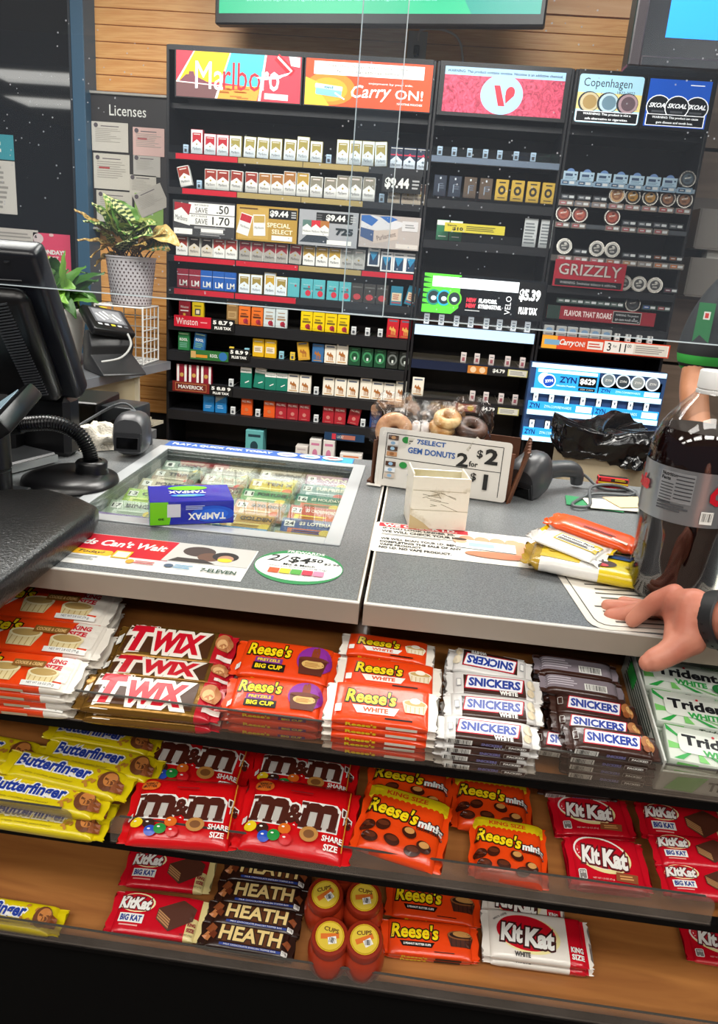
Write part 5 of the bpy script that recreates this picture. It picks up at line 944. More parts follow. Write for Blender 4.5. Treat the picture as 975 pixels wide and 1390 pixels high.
def trident():
    b = MB(); b.box((0, 0, .006), (.096, .046, .012), M('#DCE4D8', .3)); root = b.build('gum_pack', bevel=.002, seg=2, smooth=40); root['t'] = .012; root['w0'] = .096; root['h0'] = .046
    a = MB(surf=lambda x, y: .012); a.w, a.h, a.t = .096, .046, .012; G = M('#2EA84A', .35); G2 = M('#7ACB6A', .35)
    for i in range(9):
        an = 2.2+i*.42; r1 = .06; q = [(-.02, -.006), (-.02+r1*math.cos(an), -.006+r1*math.sin(an)), (-.02+r1*math.cos(an+.16), -.006+r1*math.sin(an+.16))]
        q = [(max(-.047, min(.047, x)), max(-.022, min(.022, y))) for x, y in q]; a.poly(q, G if i % 2 else G2)
    a.rect(.0, .0, .074, .026, M('#E6ECE2', .3), r=.006); a.text('Trident', .0, .004, .066, .014, M('#12141A'), .04); a.text('WHITE', .002, -.010, .034, .008, G, .05); a.ell(.034, -.012, .010, .008, M('#1E7A38')); a.ell(.036, -.010, .006, .005, G2); a.ell(-.002, .013, .0015, .0015, M('#D02030')); a.text('WINTERGREEN', .030, .018, .026, .003, G)
    a.build('printed_label', root); sd = MB(mat=T(0, -.0232, .006) @ STAND); sd.text('Trident', .01, 0, .03, .006, M('#2A4A30'), .03); sd.rect(-.03, 0, .02, .006, G2); sd.build('edge_print', root); return root
LV = ['topmost', 'second from top', 'third from top', 'fourth from top', 'fifth from top', 'sixth from top']
def place(proto, k, h, quad, label, cat='candy bar', group=None, under=0, flip=False, jit=.002, keep=False, lift=0):
    q = [ont(px, py, k, h) for px, py in quad]
    c = (q[0]+q[1]+q[2]+q[3])/4; w_ = ((q[1]-q[0]).length+(q[2]-q[3]).length)/2; h_ = ((q[3]-q[0]).length+(q[2]-q[1]).length)/2
    d = q[1]-q[0]+q[2]-q[3]; ang = math.atan2(d.y, d.x)+(PI if flip else 0); t = proto['t']; sx, sy = w_/proto['w0'], h_/proto['h0']
    if keep: sx = sy = (sx+sy)/2
    print('PL', label[:40], round(sx, 2), round(sy, 2)) if DBG else None
    for i in range(under+1):
        hh = h-t*(i+1) if under else h-t
        if hh < -.004: break
        j = (random.uniform(-jit, jit), random.uniform(-jit, jit)*.7) if i else (0, 0)
        m_ = TRAY(k) @ T(c.x+j[0], c.y+j[1], max(hh, .0003)) @ Matrix.Rotation(ang+(random.uniform(-.015, .015) if i else 0), 4, 'Z')
        lab = label+((', '+LV[i]+(' of its stack' if i == 0 else '')) if under else '')
        o = dup(proto, m_.to_translation(), m_.to_3x3().to_4x4(), lab, cat, group, (sx, sy, 1))
DBG = False
GR1 = 'candy bars on the top shelf'; GR2 = 'candy on the middle shelf'; GR3 = 'candy on the bottom shelf'
# --- top shelf
p = reeses('king')
place(p, 1, .050, [(-95, 872), (121, 893), (95, 938), (-112, 915)], 'orange bar with white cups, nearest at far left', group=GR1, under=3)
place(p, 1, .045, [(-70, 826), (160, 848), (127, 893), (-98, 868)], 'orange bar with white cups, middle row at far left', group=GR1, under=3)
place(p, 1, .042, [(-55, 785), (157, 806), (154, 846), (-62, 825)], 'orange bar with white cups, hindmost at far left', group=GR1, under=2)
p = twix()
place(p, 1, .036, [(118, 908), (308, 925), (296, 977), (100, 955)], 'gold bar with red letters, nearest the lip', group=GR1, under=1)
place(p, 1, .030, [(140, 884), (318, 900), (312, 930), (132, 912)], 'gold bar with red letters, middle one', group=GR1, under=1)
place(p, 1, .030, [(160, 842), (322, 860), (314, 902), (150, 886)], 'gold bar with red letters, hindmost', group=GR1, under=1)
p = reeses('bigcup')
place(p, 1, .042, [(311, 914), (452, 928), (440, 975), (300, 960)], 'orange bar with purple circle, nearer the lip', group=GR1, under=2)
place(p, 1, .034, [(329, 862), (464, 882), (452, 927), (308, 911)], 'orange bar with purple circle, behind the nearer stack', group=GR1, under=1)
p = reeses('white')
place(p, 1, .056, [(446, 920), (596, 938), (592, 990), (440, 973)], 'orange bar with white ends, front stack', group=GR1, under=4)
place(p, 1, .046, [(460, 888), (600, 902), (598, 945), (456, 925)], 'orange bar with white ends, middle stack', group=GR1, under=3)
place(p, 1, .040, [(466, 855), (590, 872), (589, 902), (462, 883)], 'orange bar with white ends, back stack', group=GR1, under=2)
p = snickers('white')
place(p, 1, .052, [(597, 966), (736, 983), (730, 1012), (592, 996)], 'white ended brown bar, nearest the lip', group=GR1, under=3)
place(p, 1, .046, [(606, 937), (742, 950), (732, 980), (602, 966)], 'white ended brown bar, second row back', group=GR1, under=2)
place(p, 1, .044, [(608, 907), (740, 922), (732, 950), (606, 937)], 'white ended brown bar, third row back', group=GR1, under=2)
place(p, 1, .042, [(606, 874), (724, 898), (722, 925), (612, 905)], 'white ended brown bar turned round, hindmost', group=GR1, under=2, flip=True)
p = snickers('brown')
place(p, 1, .050, [(770, 980), (897, 998), (893, 1028), (766, 1010)], 'brown bar with peanut end, nearest the lip', group=GR1, under=3)
place(p, 1, .040, [(752, 962), (880, 980), (872, 1006), (748, 985)], 'brown bar with peanut end, second row back', group=GR1, under=2)
place(p, 1, .038, [(750, 935), (868, 955), (864, 981), (746, 962)], 'brown bar with peanut end, third row back', group=GR1, under=2)
place(p, 1, .030, [(722, 985), (840, 1002), (834, 1030), (718, 1012)], 'brown bar half hidden under the nearest one', group=GR1)
SV = film('#8A8088', .22)
q_, a_ = wrapper('candy_bar', .128, .030, .013, SV, lambda u, v: SV if abs(v) < .6 else SB); a_.rect(.02, -.004, .034, .010, WHITE); a_.bars(.02, -.004, .030, .008, 14, INK); a_.lines(-.03, .0, .05, .014, 4, M('#C8C0C8')); a_.build('printed_label', q_)
place(q_, 1, .044, [(736, 908), (850, 925), (846, 950), (732, 932)], 'silver backed bar lying face down on right stack', group=GR1, under=2)
place(q_, 1, .040, [(728, 884), (842, 900), (838, 926), (724, 908)], 'silver backed bar lying face down, hindmost', group=GR1, under=1)
# gum in its white carton
p = trident()
tb = empty('gum_carton', 'white open carton holding green and white gum packs at right', 'carton', (0, 0, 0))
m_ = TRAY(1); q0 = ont(900, 1022, 1, .034); q1 = ont(860, 902, 1, .034); x0 = (q0.x+q1.x)/2-.004
b = MB(mat=m_); y0_, y1_ = -.001, .165; cw = .118; CW = M('#C8CCC4', .5)
b.bx(x0, x0+.002, y0_, y1_, .0005, .046, CW); b.bx(x0+cw, x0+cw+.002, y0_, y1_, .0005, .046, CW); b.bx(x0, x0+cw, y0_, y0_+.002, .0005, .030, CW); b.bx(x0, x0+cw, y1_, y1_+.002, .0005, .046, CW); b.bx(x0, x0+cw, y0_, y1_, .0003, .0012, CW); b.build('carton_walls', tb)
a = MB(mat=m_ @ T(x0-.0004, (y0_+y1_)/2, .024) @ Matrix.Rotation(-PI/2, 4, 'Z') @ STAND); a.lines(0, 0, .14, .034, 6, M('#3A4A40')); a.rect(-.05, .004, .03, .02, M('#2EA84A')); a.build('carton_print', tb)
a = MB(mat=m_ @ T(x0+cw/2, y0_-.0006, .015) @ STAND); a.text('Trident', .018, .0, .052, .014, M('#1A2A1E'), .03); a.poly([(-.05, -.010), (-.02, -.012), (-.01, .012), (-.04, .010)], M('#8AC878')); a.text('WHITE', .02, -.010, .02, .005, M('#2EA84A'), .03); a.build('carton_print', tb)
for i, (s_, off) in enumerate(((.028, .006), (.079, -.001), (.128, -.006))):
    for l in range(2):
        mm = m_ @ T(x0+cw/2+off*.3+.002, s_, .0135+.0123*(1-l)) @ Matrix.Rotation(R((-6, -4, -5)[i]), 4, 'Z')
        dup(p, mm.to_translation(), mm.to_3x3().to_4x4(), 'green and white gum pack, %s, %s layer' % (('nearest the lip', 'middle of the carton', 'hindmost in carton')[i], ('upper', 'lower')[l]), 'gum', 'gum packs in the white carton', (1.05, 1, 1))
# --- middle shelf
p = butterfinger()
place(p, 2, .040, [(8, 1010), (182, 1053), (172, 1084), (2, 1046)], 'yellow bar with blue letters, uppermost in front', group=GR2)
place(p, 2, .034, [(-30, 1044), (150, 1076), (142, 1110), (-36, 1078)], 'yellow bar with blue letters, second in front', group=GR2)
place(p, 2, .034, [(62, 998), (226, 1028), (208, 1062), (54, 1030)], 'yellow bar with blue letters lying against red pouch', group=GR2)
place(p, 2, .030, [(66, 972), (220, 1000), (212, 1024), (60, 998)], 'yellow bar hindmost on the heap', group=GR2)
place(p, 2, .024, [(-110, 980), (62, 1008), (52, 1042), (-118, 1010)], 'yellow bar cut by left edge of photo', group=GR2)
place(p, 2, .018, [(-20, 1082), (150, 1104), (140, 1140), (-26, 1112)], 'yellow bar lowest behind the clear lip', group=GR2)
place(p, 2, .018, [(-10, 1062), (160, 1088), (150, 1116), (-14, 1092)], 'yellow bar lying under the two front ones', group=GR2)
p = mms()
place(p, 2, .044, [(336, 1046), (487, 1068), (478, 1172), (318, 1142)], 'red pouch with brown letters, front right', 'candy pouch', GR2)
place(p, 2, .040, [(186, 1052), (334, 1054), (322, 1152), (158, 1134)], 'red pouch with brown letters, front left', 'candy pouch', GR2)
place(p, 2, .026, [(348, 1000), (488, 1020), (482, 1090), (338, 1068)], 'red pouch with brown letters, behind front right one', 'candy pouch', GR2)
place(p, 2, .024, [(200, 978), (346, 1000), (336, 1080), (190, 1058)], 'red pouch with brown letters, behind front left one', 'candy pouch', GR2)
p = minis()
place(p, 2, .044, [(496, 1050), (610, 1088), (606, 1180), (482, 1148)], 'orange pouch with yellow band, leftmost in front', 'candy pouch', GR2)
place(p, 2, .026, [(500, 1020), (610, 1034), (620, 1110), (498, 1090)], 'orange pouch with yellow band, behind leftmost one', 'candy pouch', GR2)
place(p, 2, .024, [(612, 1040), (724, 1058), (722, 1130), (618, 1118)], 'orange pouch with yellow band, behind the right one', 'candy pouch', GR2)
place(p, 2, .030, [(640, 1100), (738, 1116), (752, 1204), (638, 1182)], 'orange pouch with yellow band, rightmost in front', 'candy pouch', GR2)
p = kitkat('reg')
place(p, 2, .022, [(768, 1132), (872, 1142), (888, 1212), (776, 1198)], 'flat red bar with oval emblem, nearer one', group=GR2, under=1)
place(p, 2, .018, [(744, 1078), (850, 1084), (866, 1136), (758, 1130)], 'flat red bar with oval emblem, farther one', group=GR2, under=1)
p = snickers('brown'); place(p, 2, .024, [(730, 1062), (838, 1074), (838, 1084), (732, 1074)], 'dark bar standing on edge behind the red ones', group=GR2)
p = kitkat('big')
place(p, 2, .030, [(858, 1084), (990, 1100), (996, 1150), (880, 1134)], 'red wafer bar turned round, right end of middle shelf', group=GR2)
place(p, 2, .036, [(882, 1128), (1004, 1140), (1006, 1180), (892, 1170)], 'red wafer bar, second from back at right end', group=GR2)
place(p, 2, .034, [(892, 1168), (1016, 1180), (1020, 1222), (904, 1212)], 'red wafer bar, nearest lip at right end', group=GR2)
place(p, 2, .016, [(862, 1064), (980, 1076), (984, 1100), (866, 1090)], 'red wafer bar in shade at back right end', group=GR2)
# --- bottom shelf
place(p, 3, .020, [(159, 1206), (284, 1219), (272, 1280), (140, 1260)], 'red wafer bar, nearer of the left pair', group=GR3, under=0)
place(p, 3, .018, [(178, 1148), (296, 1162), (282, 1210), (160, 1200)], 'red wafer bar, farther of the left pair', group=GR3)
p = heath()
place(p, 3, .020, [(277, 1245), (404, 1268), (396, 1302), (266, 1282)], 'dark brown toffee bar, nearest the lip', group=GR3, under=1)
place(p, 3, .020, [(286, 1218), (412, 1238), (404, 1270), (277, 1250)], 'dark brown toffee bar, second row back', group=GR3, under=1)
place(p, 3, .018, [(298, 1190), (418, 1206), (414, 1238), (290, 1222)], 'dark brown toffee bar, third row back', group=GR3, under=1)
place(p, 3, .015, [(306, 1158), (424, 1176), (420, 1206), (300, 1192)], 'dark brown toffee bar, hindmost in shade', group=GR3)
p = reeses('cups')
place(p, 3, .020, [(522, 1242), (650, 1258), (650, 1302), (514, 1292)], 'orange bar with brown cup, nearer the lip', group=GR3, under=1)
place(p, 3, .018, [(527, 1193), (655, 1212), (650, 1256), (522, 1240)], 'orange bar with brown cup, farther back', group=GR3, under=1)
p = kitkat('white')
place(p, 3, .028, [(656, 1228), (799, 1250), (806, 1312), (655, 1296)], 'white bar with red oval and red end, nearer one', group=GR3, under=1)
place(p, 3, .018, [(656, 1190), (764, 1208), (768, 1262), (654, 1246)], 'white bar with red end, half hidden behind', group=GR3)
p = butterfinger(); place(p, 3, .018, [(-70, 1206), (92, 1232), (78, 1268), (-80, 1244)], 'lone yellow bar at the left of bottom shelf', group=GR3)
p = kitkat('reg'); place(p, 3, .014, [(928, 1250), (1040, 1266), (1046, 1320), (930, 1300)], 'red bar with green and white corner at far right', group=GR3)
# round jars
JB = M('#A83418', .3)
k_ = 0
b = MB(); b.lathe([(.0, 0), (.020, 0), (.025, .004), (.026, .012), (.026, .030), (.023, .040), (.0205, .044)], JB, n=28, cap=False); jar = b.build('candy_jar', smooth=50)
b = MB(); b.lathe([(.0205, .044), (.0225, .045), (.0225, .055), (.0215, .0565), (.0185, .0568), (.0182, .0560), (.0, .0560)], M('#8A2814', .3), n=28, cap=False); b.build('lid', jar, smooth=40)
a = MB(mat=T(0, 0, .0562)); a.ell(0, 0, .0172, .0172, M('#D8B828', .35), n=24); a.ell(0, 0, .0165, .0165, M('#B89818', .35), n=24); a.ell(0, 0, .0155, .0155, M('#DCC040', .35), n=24); a.rect(0, 0, .022, .006, M('#D87020'), rot=.3); a.text('CUPS', 0, .007, .018, .005, M('#5A3010'), .03); a.rect(.004, -.004, .010, .008, WHITE, rot=.4); a.bars(.004, -.004, .008, .006, 7, INK); a.build('lid_label', jar)
for (px, py, l_) in ((442, 1214.5, 'farther left'), (494.6, 1218, 'farther right'), (448, 1271, 'nearer left'), (495, 1275.5, 'nearer right'), (468, 1170, 'hindmost')):
    q = ont(px, py, 3, .056); m_ = TRAY(3) @ T(q.x, q.y, .0004) @ Matrix.Rotation(random.uniform(-.6, .6), 4, 'Z')
    dup(jar, m_.to_translation(), m_.to_3x3().to_4x4(), 'brick red round jar with gold lid, %s of the jars' % l_, 'jar', 'round jars on the bottom shelf')
# ================================================================== things on the counter
GC1 = 'x'
def wrapcyl(a, r, taper=None):
    out = []
    for x, y, z in a.v:
        rr = (taper(y) if taper else r)+z; an = x/r
        out.append((rr*math.sin(an), -rr*math.cos(an), y))
    a.v = out; return a
# boxed tampons
A0 = Vector((-.3475, .9005, CZ+.0036)); bz = math.atan2(.0443, .105)
root = empty('tampon_box', 'blue and lime box lying upside down on the ticket window', 'box', A0, bz)
BLU = M('#1420A0', .25, 0, 0, .5, 0, 60, .4); w_, d_, h_ = .115, .074, .034
b = MB(); b.bx(0, w_, 0, d_, 0, h_, BLU); b.build('carton', root, bevel=.0008)
a = MB(mat=T(w_/2, -.0002, h_/2) @ STAND); a.poly([(-.057, -.0165), (-.031, -.0165), (-.028, 0), (-.033, .0165), (-.057, .0165)], M('#6CC410', .3)); a.ell(.028, -.002, .030, .012, M('#1850C4')); a.ell(.03, -.002, .02, .008, M('#2262D4'))
a.text('TAMPAX', .020, -.005, .052, .010, WHITE, .03, 0, PI); a.rect(-.025, .004, .018, .019, M('#C8CCD4')); a.lines(.004, .008, .026, .007, 3, M('#A8B4E0')); a.text('20', -.042, -.008, .008, .003, INK, .03, 0, PI); a.build('front_print', root)
a = MB(mat=T(w_/2, d_/2, h_+.0002)); a.ell(-.002, .022, .028, .010, M('#6CC410', .3)); a.text('TAMPAX', -.004, .004, .052, .011, WHITE, .03, 0, PI); a.ell(-.004, -.012, .024, .006, M('#3A8AD8')); a.lines(-.004, -.013, .03, .006, 2, M('#9AD040')); a.lines(-.045, .033, .018, .002, 1, WHITE); a.build('top_print', root)
# white wrapped box
root = empty('wrapped_box', 'scuffed white taped open box standing in front of the donut sign', 'box', (.0495, 1.013, CZ+.0008), R(8.5))
TP = mixmat('scuffed_tape', '#B8A888', '#E4DDCC', (1, 1, 1), 26, .35, .30, .42, bump=.3, detail=6, coat=.3); TP2 = mixmat('inner_board', '#B0A884', '#D0CAB0', (1, 1, 1), 14, .6)
b = MB(); hw = .043; hh = .081
b.bx(-hw, hw, 0, .0025, 0, hh, TP); b.bx(-hw, -hw+.0025, .0025, .062, 0, hh+.004, TP); b.bx(hw-.0025, hw, .0025, .062, 0, hh-.001, TP); b.bx(-hw, hw, .062, .0645, 0, hh-.006, TP2); b.bx(-hw, hw, .0, .0645, 0, .002, TP); b.build('box_walls', root, bevel=.0012, seg=2)
a = MB(mat=T(0, -.0002, 0) @ STAND); 
for i in range(12): a.rect(random.uniform(-.015, .02), random.uniform(.034, .058), random.uniform(.008, .03), .0006, M('#8A8068'), rot=random.uniform(-1, 1), up=0)
a.layer += 1; a.rect(0, .030, .086, .0006, M('#A89C80')); a.rect(-.002, .060, .080, .0006, M('#A89C80')); a.poly([(-.043, .0), (-.01, .0), (-.022, .010), (-.043, .022)], M('#C4AE82', .5)); a.build('scribbles', root)
# donut bin with its sign
root = empty('donut_bin', 'brown corrugated bin of bagged donuts behind the price sign', 'bin', (.052, 1.25, CZ+.0005), R(-9))
CB = mixmat('brown_board', '#4E2C18', '#6A3E24', (1, 1, 1), 8, .6)
b = MB(); 
for k in range(10):   # corrugated side walls
    t_ = k/10; b.box((.125+.030*.5, -.05+.012*k, .045), (.003, .0125, .10), CB, ry=R(14), rz=R(18 if k % 2 else -18)); b.box((-.108, -.05+.012*k, .040), (.003, .0125, .080), CB, rz=R(18 if k % 2 else -18))
o = b.build('side_flutes', root); o['kind'] = 'stuff'
b = MB(); b.bx(-.108, .13, -.045, -.042, 0, .085, CB); b.bx(-.108, .135, .066, .069, 0, .09, CB); b.bx(-.12, .128, -.045, .069, 0, .003, CB); b.build('bin_walls', root)
root = empty('price_sign', 'white card sign reading 7SELECT GEM DONUTS 2 for $2', 'sign', (.053, 1.192, CZ+.001), R(-8.5))
m_ = Matrix.Rotation(R(-7), 4, 'X')
b = MB(mat=m_); b.X = m_ @ STAND; pts = []
for qx, qy, a0 in ((1, -1, -90), (1, 1, 0), (-1, 1, 90), (-1, -1, 180)):
    for k in range(4): an = R(a0+k*30); pts.append((qx*.108+.006*math.cos(an), .052+qy*.045+.006*math.sin(an)))
b.prism(pts, -.0015, 0, M('#DCD8D0', .5)); b.build('card', root)
a = MB(mat=m_ @ T(0, -.0003, .053) @ STAND @ Matrix.Scale(.95, 4, (0, 1, 0))); a.eps = .00015
for (cx_, cy_, ww, hh2) in ((.0, .043, .200, .0012), (.0, -.002, .200, .0012), (-.100, .0205, .0012, .046), (.100, -.002, .0012, .090), (-.100, -.022, .0012, .042)): a.rect(cx_, cy_, ww, hh2, INK, up=0)
a.layer += 1; NB = M('#2A5AA0', .5)
a.ell(-.066, .034, .007, .006, M('#1E8A3A')); a.text('7SELECT', -.022, .034, .050, .009, NB, .03); a.text('GEM DONUTS', -.020, .017, .082, .011, NB, .03); a.text('2', .034, .012, .020, .025, INK, .03); a.text('for', .053, .007, .015, .010, INK, .02); a.text('$', .062, .026, .010, .016, INK, .02); a.text('2', .082, .024, .022, .028, INK, .04)
for i, (c1, c2) in enumerate((('#4A2A18', '#B88A58'), ('#E8E4E0', '#8AB0D0'), ('#4A3020', '#9AC0D8'), ('#B8855A', '#8A5A30'))): a.rect(-.088, .036-.010*i, .018, .008, M(c1)); a.ell(-.088, .036-.010*i, .004, .003, M(c2))
a.ell(-.066, -.012, .007, .006, M('#1E8A3A')); a.text('GEM', -.045, -.028, .024, .010, NB, .03); a.text('for', .046, -.036, .014, .009, INK, .02); a.text('$', .056, -.016, .010, .016, INK, .02); a.text('1', .077, -.022, .0075, .028, INK, .02)
for i in range(3): a.rect(-.088, -.012-.011*i, .018, .008, M(('#4A2A18', '#E0E4E8', '#C8B8A8')[i])); a.ell(-.088, -.012-.011*i, .004, .003, M('#8AB0D0'))
a.build('lettering', root)
b = MB(mat=m_); b.X = m_; b.bx(-.125, -.100, -.012, .003, 0, .0015, M('#DCD8D0', .5)); b.bx(-.1125, -.1085, -.0015, .0, .0, .03, M('#DCD8D0', .5)); b.build('card_foot', root)
BAG = clear('bag_film', (.98, .98, .99), refl=.03, rough=.10)
def donut_bag(px, py, Y, kind, lab, sc=1, rot=0):
    q = at(px, py, Y); root = empty('donut_bag', lab, 'bagged donuts', q, rot, 'bagged donuts in the bin')
    DC = {'glaze': '#B98258', 'white': '#DAD4CC', 'crumb': '#C08A48', 'choc': '#3A2418'}[kind]
    dm = mixmat('donut_'+kind, DC, {'glaze': '#D6A87E', 'white': '#EFEAE4', 'crumb': '#E8C890', 'choc': '#5A3A28'}[kind], (1, 1, 1), 60, .45, .4, .6, bump=.5)
    if kind == 'white':
        for i in range(4):
            b = MB(mat=T(-.021+.014*i, 0, -.006) @ Matrix.Rotation(PI/2, 4, 'Y')); P = [(.012*math.cos(t)*1, .012*math.sin(t), 0) for t in [2*PI*k/16 for k in range(16)]]; b.tube(P, .0068, dm, 8, True); b.build('donut', root, smooth=60)
    else:
        n = {'glaze': 1, 'crumb': 3, 'choc': 2}[kind]
        for i in range(n):
            rr = .017 if n == 1 else .014; b = MB(mat=T((i-(n-1)/2)*.006, -.003*i, -.012+.015*i*(1 if n > 1 else 0)) @ Matrix.Rotation(R(70 if n == 1 else 25), 4, 'X') @ Matrix.Scale(1, 4, (0, 0, 1))); P = [(rr*math.cos(t), rr*math.sin(t), 0) for t in [2*PI*k/20 for k in range(20)]]; b.tube(P, rr*.62, dm, 10, True); b.build('donut', root, smooth=60)
    b = MB(); nu, nv = 26, 16; sd_ = random.random()*50
    def fn(u, v):
        th = 2*PI*u; z_ = -.030+.075*v; r_ = (.033 if v < .62 else .033-.020*(v-.62)/.38); fl = 1 if v < .6 else 1+(v-.6)*1.2
        r_ *= 1+.22*noise.noise((math.cos(th)*2.2+sd_, math.sin(th)*2.2, v*4))+.1*noise.noise((math.cos(th)*6, math.sin(th)*6+sd_, v*9))
        return (r_*math.cos(th)*fl, r_*math.sin(th)*(.7 if v < .6 else .7-.9*(v-.6)), z_)
    b.grid(fn, nu, nv, BAG); b.build('clear_bag', root, smooth=40)
    if kind in ('choc', 'white'): a = MB(mat=T(.012 if kind == 'choc' else 0, -.030, -.020) @ STAND @ Matrix.Rotation(R(-35 if kind == 'choc' else 0), 4, 'Z')); a.rect(0, 0, .034, .022, M('#C8C4B8', .4)); a.lines(-.003, 0, .024, .016, 4, M('#5A5650')); a.build('bag_label', root)
    root.scale = (sc, sc, sc); return root
donut_bag(536, 574, 1.235, 'glaze', 'bagged pale glazed donut with hole facing out, leftmost', 1.22)
donut_bag(571, 582, 1.245, 'white', 'bagged white powdered mini donuts, second from left', 1.15)
donut_bag(601, 582, 1.24, 'crumb', 'bagged golden crumb donuts, third from left', 1.1)
donut_bag(636, 584, 1.235, 'choc', 'bagged chocolate donuts with paper label, rightmost', 1.3, .2)
# hand scanners
SG = M('#3A3B3E', .38); SG2 = M('#27282B', .35); SK_ = M('#050506', .12)
def scanner_head(root, m_):
    b = MB(mat=m_); prof = [(-.034, .000, .026, .030), (-.026, .002, .030, .036), (-.010, .004, .031, .040), (.012, .005, .030, .040), (.030, .004, .025, .034), (.042, .002, .016, .022)]
    vs = []; n = 18
    for y, zc, rx_, rz_ in prof:
        for k in range(n):
            an = 2*PI*k/n; c_, s_ = math.cos(an), math.sin(an); vs.append((rx_*abs(c_)**.7*(1 if c_ > 0 else -1), y, zc+rz_*abs(s_)**.7*(1 if s_ > 0 else -1)))
    fs = [(i*n+k, (i+1)*n+k, (i+1)*n+(k+1) % n, i*n+(k+1) % n) for i in range(len(prof)-1) for k in range(n)]+[tuple(range(n)), tuple(range((len(prof)-1)*n, len(prof)*n))[::-1]]
    b.add(vs, fs, SG); b.build('head_shell', root, smooth=40)
    a = MB(mat=m_); a.box((0, -.0335, -.010), (.048, .004, .034), SG2); a.box((0, -.0362, -.012), (.040, .003, .022), SK_); a.build('scan_window', root, bevel=.001)
    a = MB(mat=m_); a.box((0, -.004, .0455), (.008, .004, .003), M('#9AA0A4', .3)); a.build('beeper', root)
root = empty('barcode_scanner', 'dark grey scanner lying on the right counter beside donut bin', 'scanner', (.215, 1.245, CZ+.034), 0)
m_ = Matrix.Rotation(R(-40), 4, 'Z') @ Matrix.Rotation(R(18), 4, 'X'); scanner_head(root, m_)
b = MB(); b.tube(curve([(.012, .016, .004), (.045, .045, .006), (.078, .066, .004), (.094, .076, -.006), (.098, .078, -.026)], 5), [.019, .0185, .018, .0175, .017, .0165, .0162, .016, .016, .016, .016, .0155, .015, .0145, .014, .0135, .013, .0125, .012, .0115, .011][:21], SG, 14); b.build('grip', root, smooth=50)
b = MB(); b.tube(curve([(.308, 1.318, CZ+.034), (.33, 1.33, CZ+.022), (.36, 1.318, CZ+.005), (.42, 1.325, CZ+.005), (.40, 1.29, CZ+.005), (.335, 1.275, CZ+.005), (.290, 1.215, CZ+.005), (.283, 1.185, CZ+.006), (.312, 1.20, CZ+.006), (.335, 1.30, CZ+.010), (.385, 1.325, CZ+.012), (.418, 1.30, CZ+.006), (.395, 1.19, CZ+.006), (.378, 1.11, CZ+.008), (.40, 1.06, CZ+.006), (.46, 1.04, CZ+.006)]), .0028, M('#55585A', .4), 8); tag(b.build('scanner_cable', smooth=60), 'thin grey cable looping over right counter from the scanner', 'cable')
root = empty('barcode_scanner', 'dark grey scanner standing upright by ticket window top left', 'scanner', (-.510, 1.245, CZ+.038), R(6))
m_ = Matrix.Rotation(R(-8), 4, 'X') @ Matrix.Scale(1.0, 4); scanner_head(root, m_ @ T(0, 0, -.0) @ Matrix.Scale(1.0, 4, (1, 0, 0)))
b = MB(); b.tube([(0, .03, .01), (0, .055, -.002), (0, .075, -.018), (0, .085, -.036)], [.018, .017, .015, .013], SG, 12); b.build('grip', root, smooth=50)
b = MB(); b.tube(curve([(-.515, 1.33, CZ+.02), (-.56, 1.335, CZ+.075), (-.62, 1.30, CZ+.045), (-.66, 1.22, CZ+.006), (-.655, 1.16, CZ+.006), (-.70, 1.08, CZ+.006), (-.78, 1.04, CZ+.006)]), .0028, M('#3C4044', .4), 8); tag(b.build('scanner_cable', smooth=60), 'dark cable trailing left from the upright scanner', 'cable')
# cola bottle
BX, BY = .338, .862
root = empty('cola_bottle', 'two litre bottle of dark cola with silver label behind the hand', 'bottle', (BX, BY, CZ+.0012))
PLS = clear('bottle_plastic', (.96, .97, .97), refl=.05, rough=.03)
outer = [(.030, .0), (.044, .003), (.050, .012), (.0515, .030), (.0500, .060), (.0525, .092), (.054, .108), (.054, .176), (.0535, .190), (.051, .205), (.044, .222), (.032, .240), (.021, .252), (.0150, .260), (.0138, .264), (.0138, .266)]
b = MB(); b.lathe(outer, PLS, n=48, cap=False); b.build('plastic_shell', root, smooth=60)
COLA = bpy.data.materials.new('cola'); COLA.use_nodes = True; cb = COLA.node_tree.nodes['Principled BSDF']; cb.inputs['Base Color'].default_value = (*hx('#1C0806'), 1); cb.inputs['Roughness'].default_value = .04; cb.inputs['Coat Weight'].default_value = .6; cb.inputs['Coat Roughness'].default_value = .02
b = MB(); b.lathe([(.0, .002), (.042, .004)]+[(r_-.0012, z_) for r_, z_ in outer[2:10]]+[(.0455, .2155), (.0, .2155)], COLA, n=48, cap=False); b.build('cola', root, smooth=60)
b = MB(); b.lathe([(.0546, .110), (.0546, .174)], M('#A4A8AC', .28, .75), n=48, cap=False); b.build('label_band', root, smooth=60)
a = MB(surf=lambda x, y: 0, eps=.00015); cx_ = -.036
a.rect(cx_, .152, .040, .036, M('#8E9296', .3, .6)); a.rect(cx_, .152, .0394, .0354, M('#B0B4B8', .3, .6)); a.text('Nutrition', cx_-.009, .166, .018, .0045, INK, .03); a.text('Facts', cx_-.0125, .161, .011, .0042, INK, .03)
for i in range(7): a.rect(cx_+.009, .166-.0044*i, .019, .0013, M('#3A3C40'), up=0); a.rect(cx_-.010, .155-.0036*i, .015, .0011, M('#3A3C40'), up=0)
a.layer += 1; a.lines(cx_, .128, .036, .010, 3, M('#4A4C50')); a.rect(.003, .122, .014, .015, WHITE); a.bars(.003, .123, .012, .010, 9, INK)
a.text('Diet', .006, .160, .0, .0, INK) if False else None
RC = M('#C01426', .3)
a.text('C', .0125, .150, .022, .026, RC, .06, .3); a.text('ola', .040, .148, .030, .018, RC, .05, .3); a.text('C', -.118, .150, .020, .026, RC, .06, .3); a.text('ola', -.086, .148, .034, .018, RC, .05, .3); a.rect(.028, .122, .016, .015, WHITE); a.bars(.028, .122, .014, .011, 9, INK)
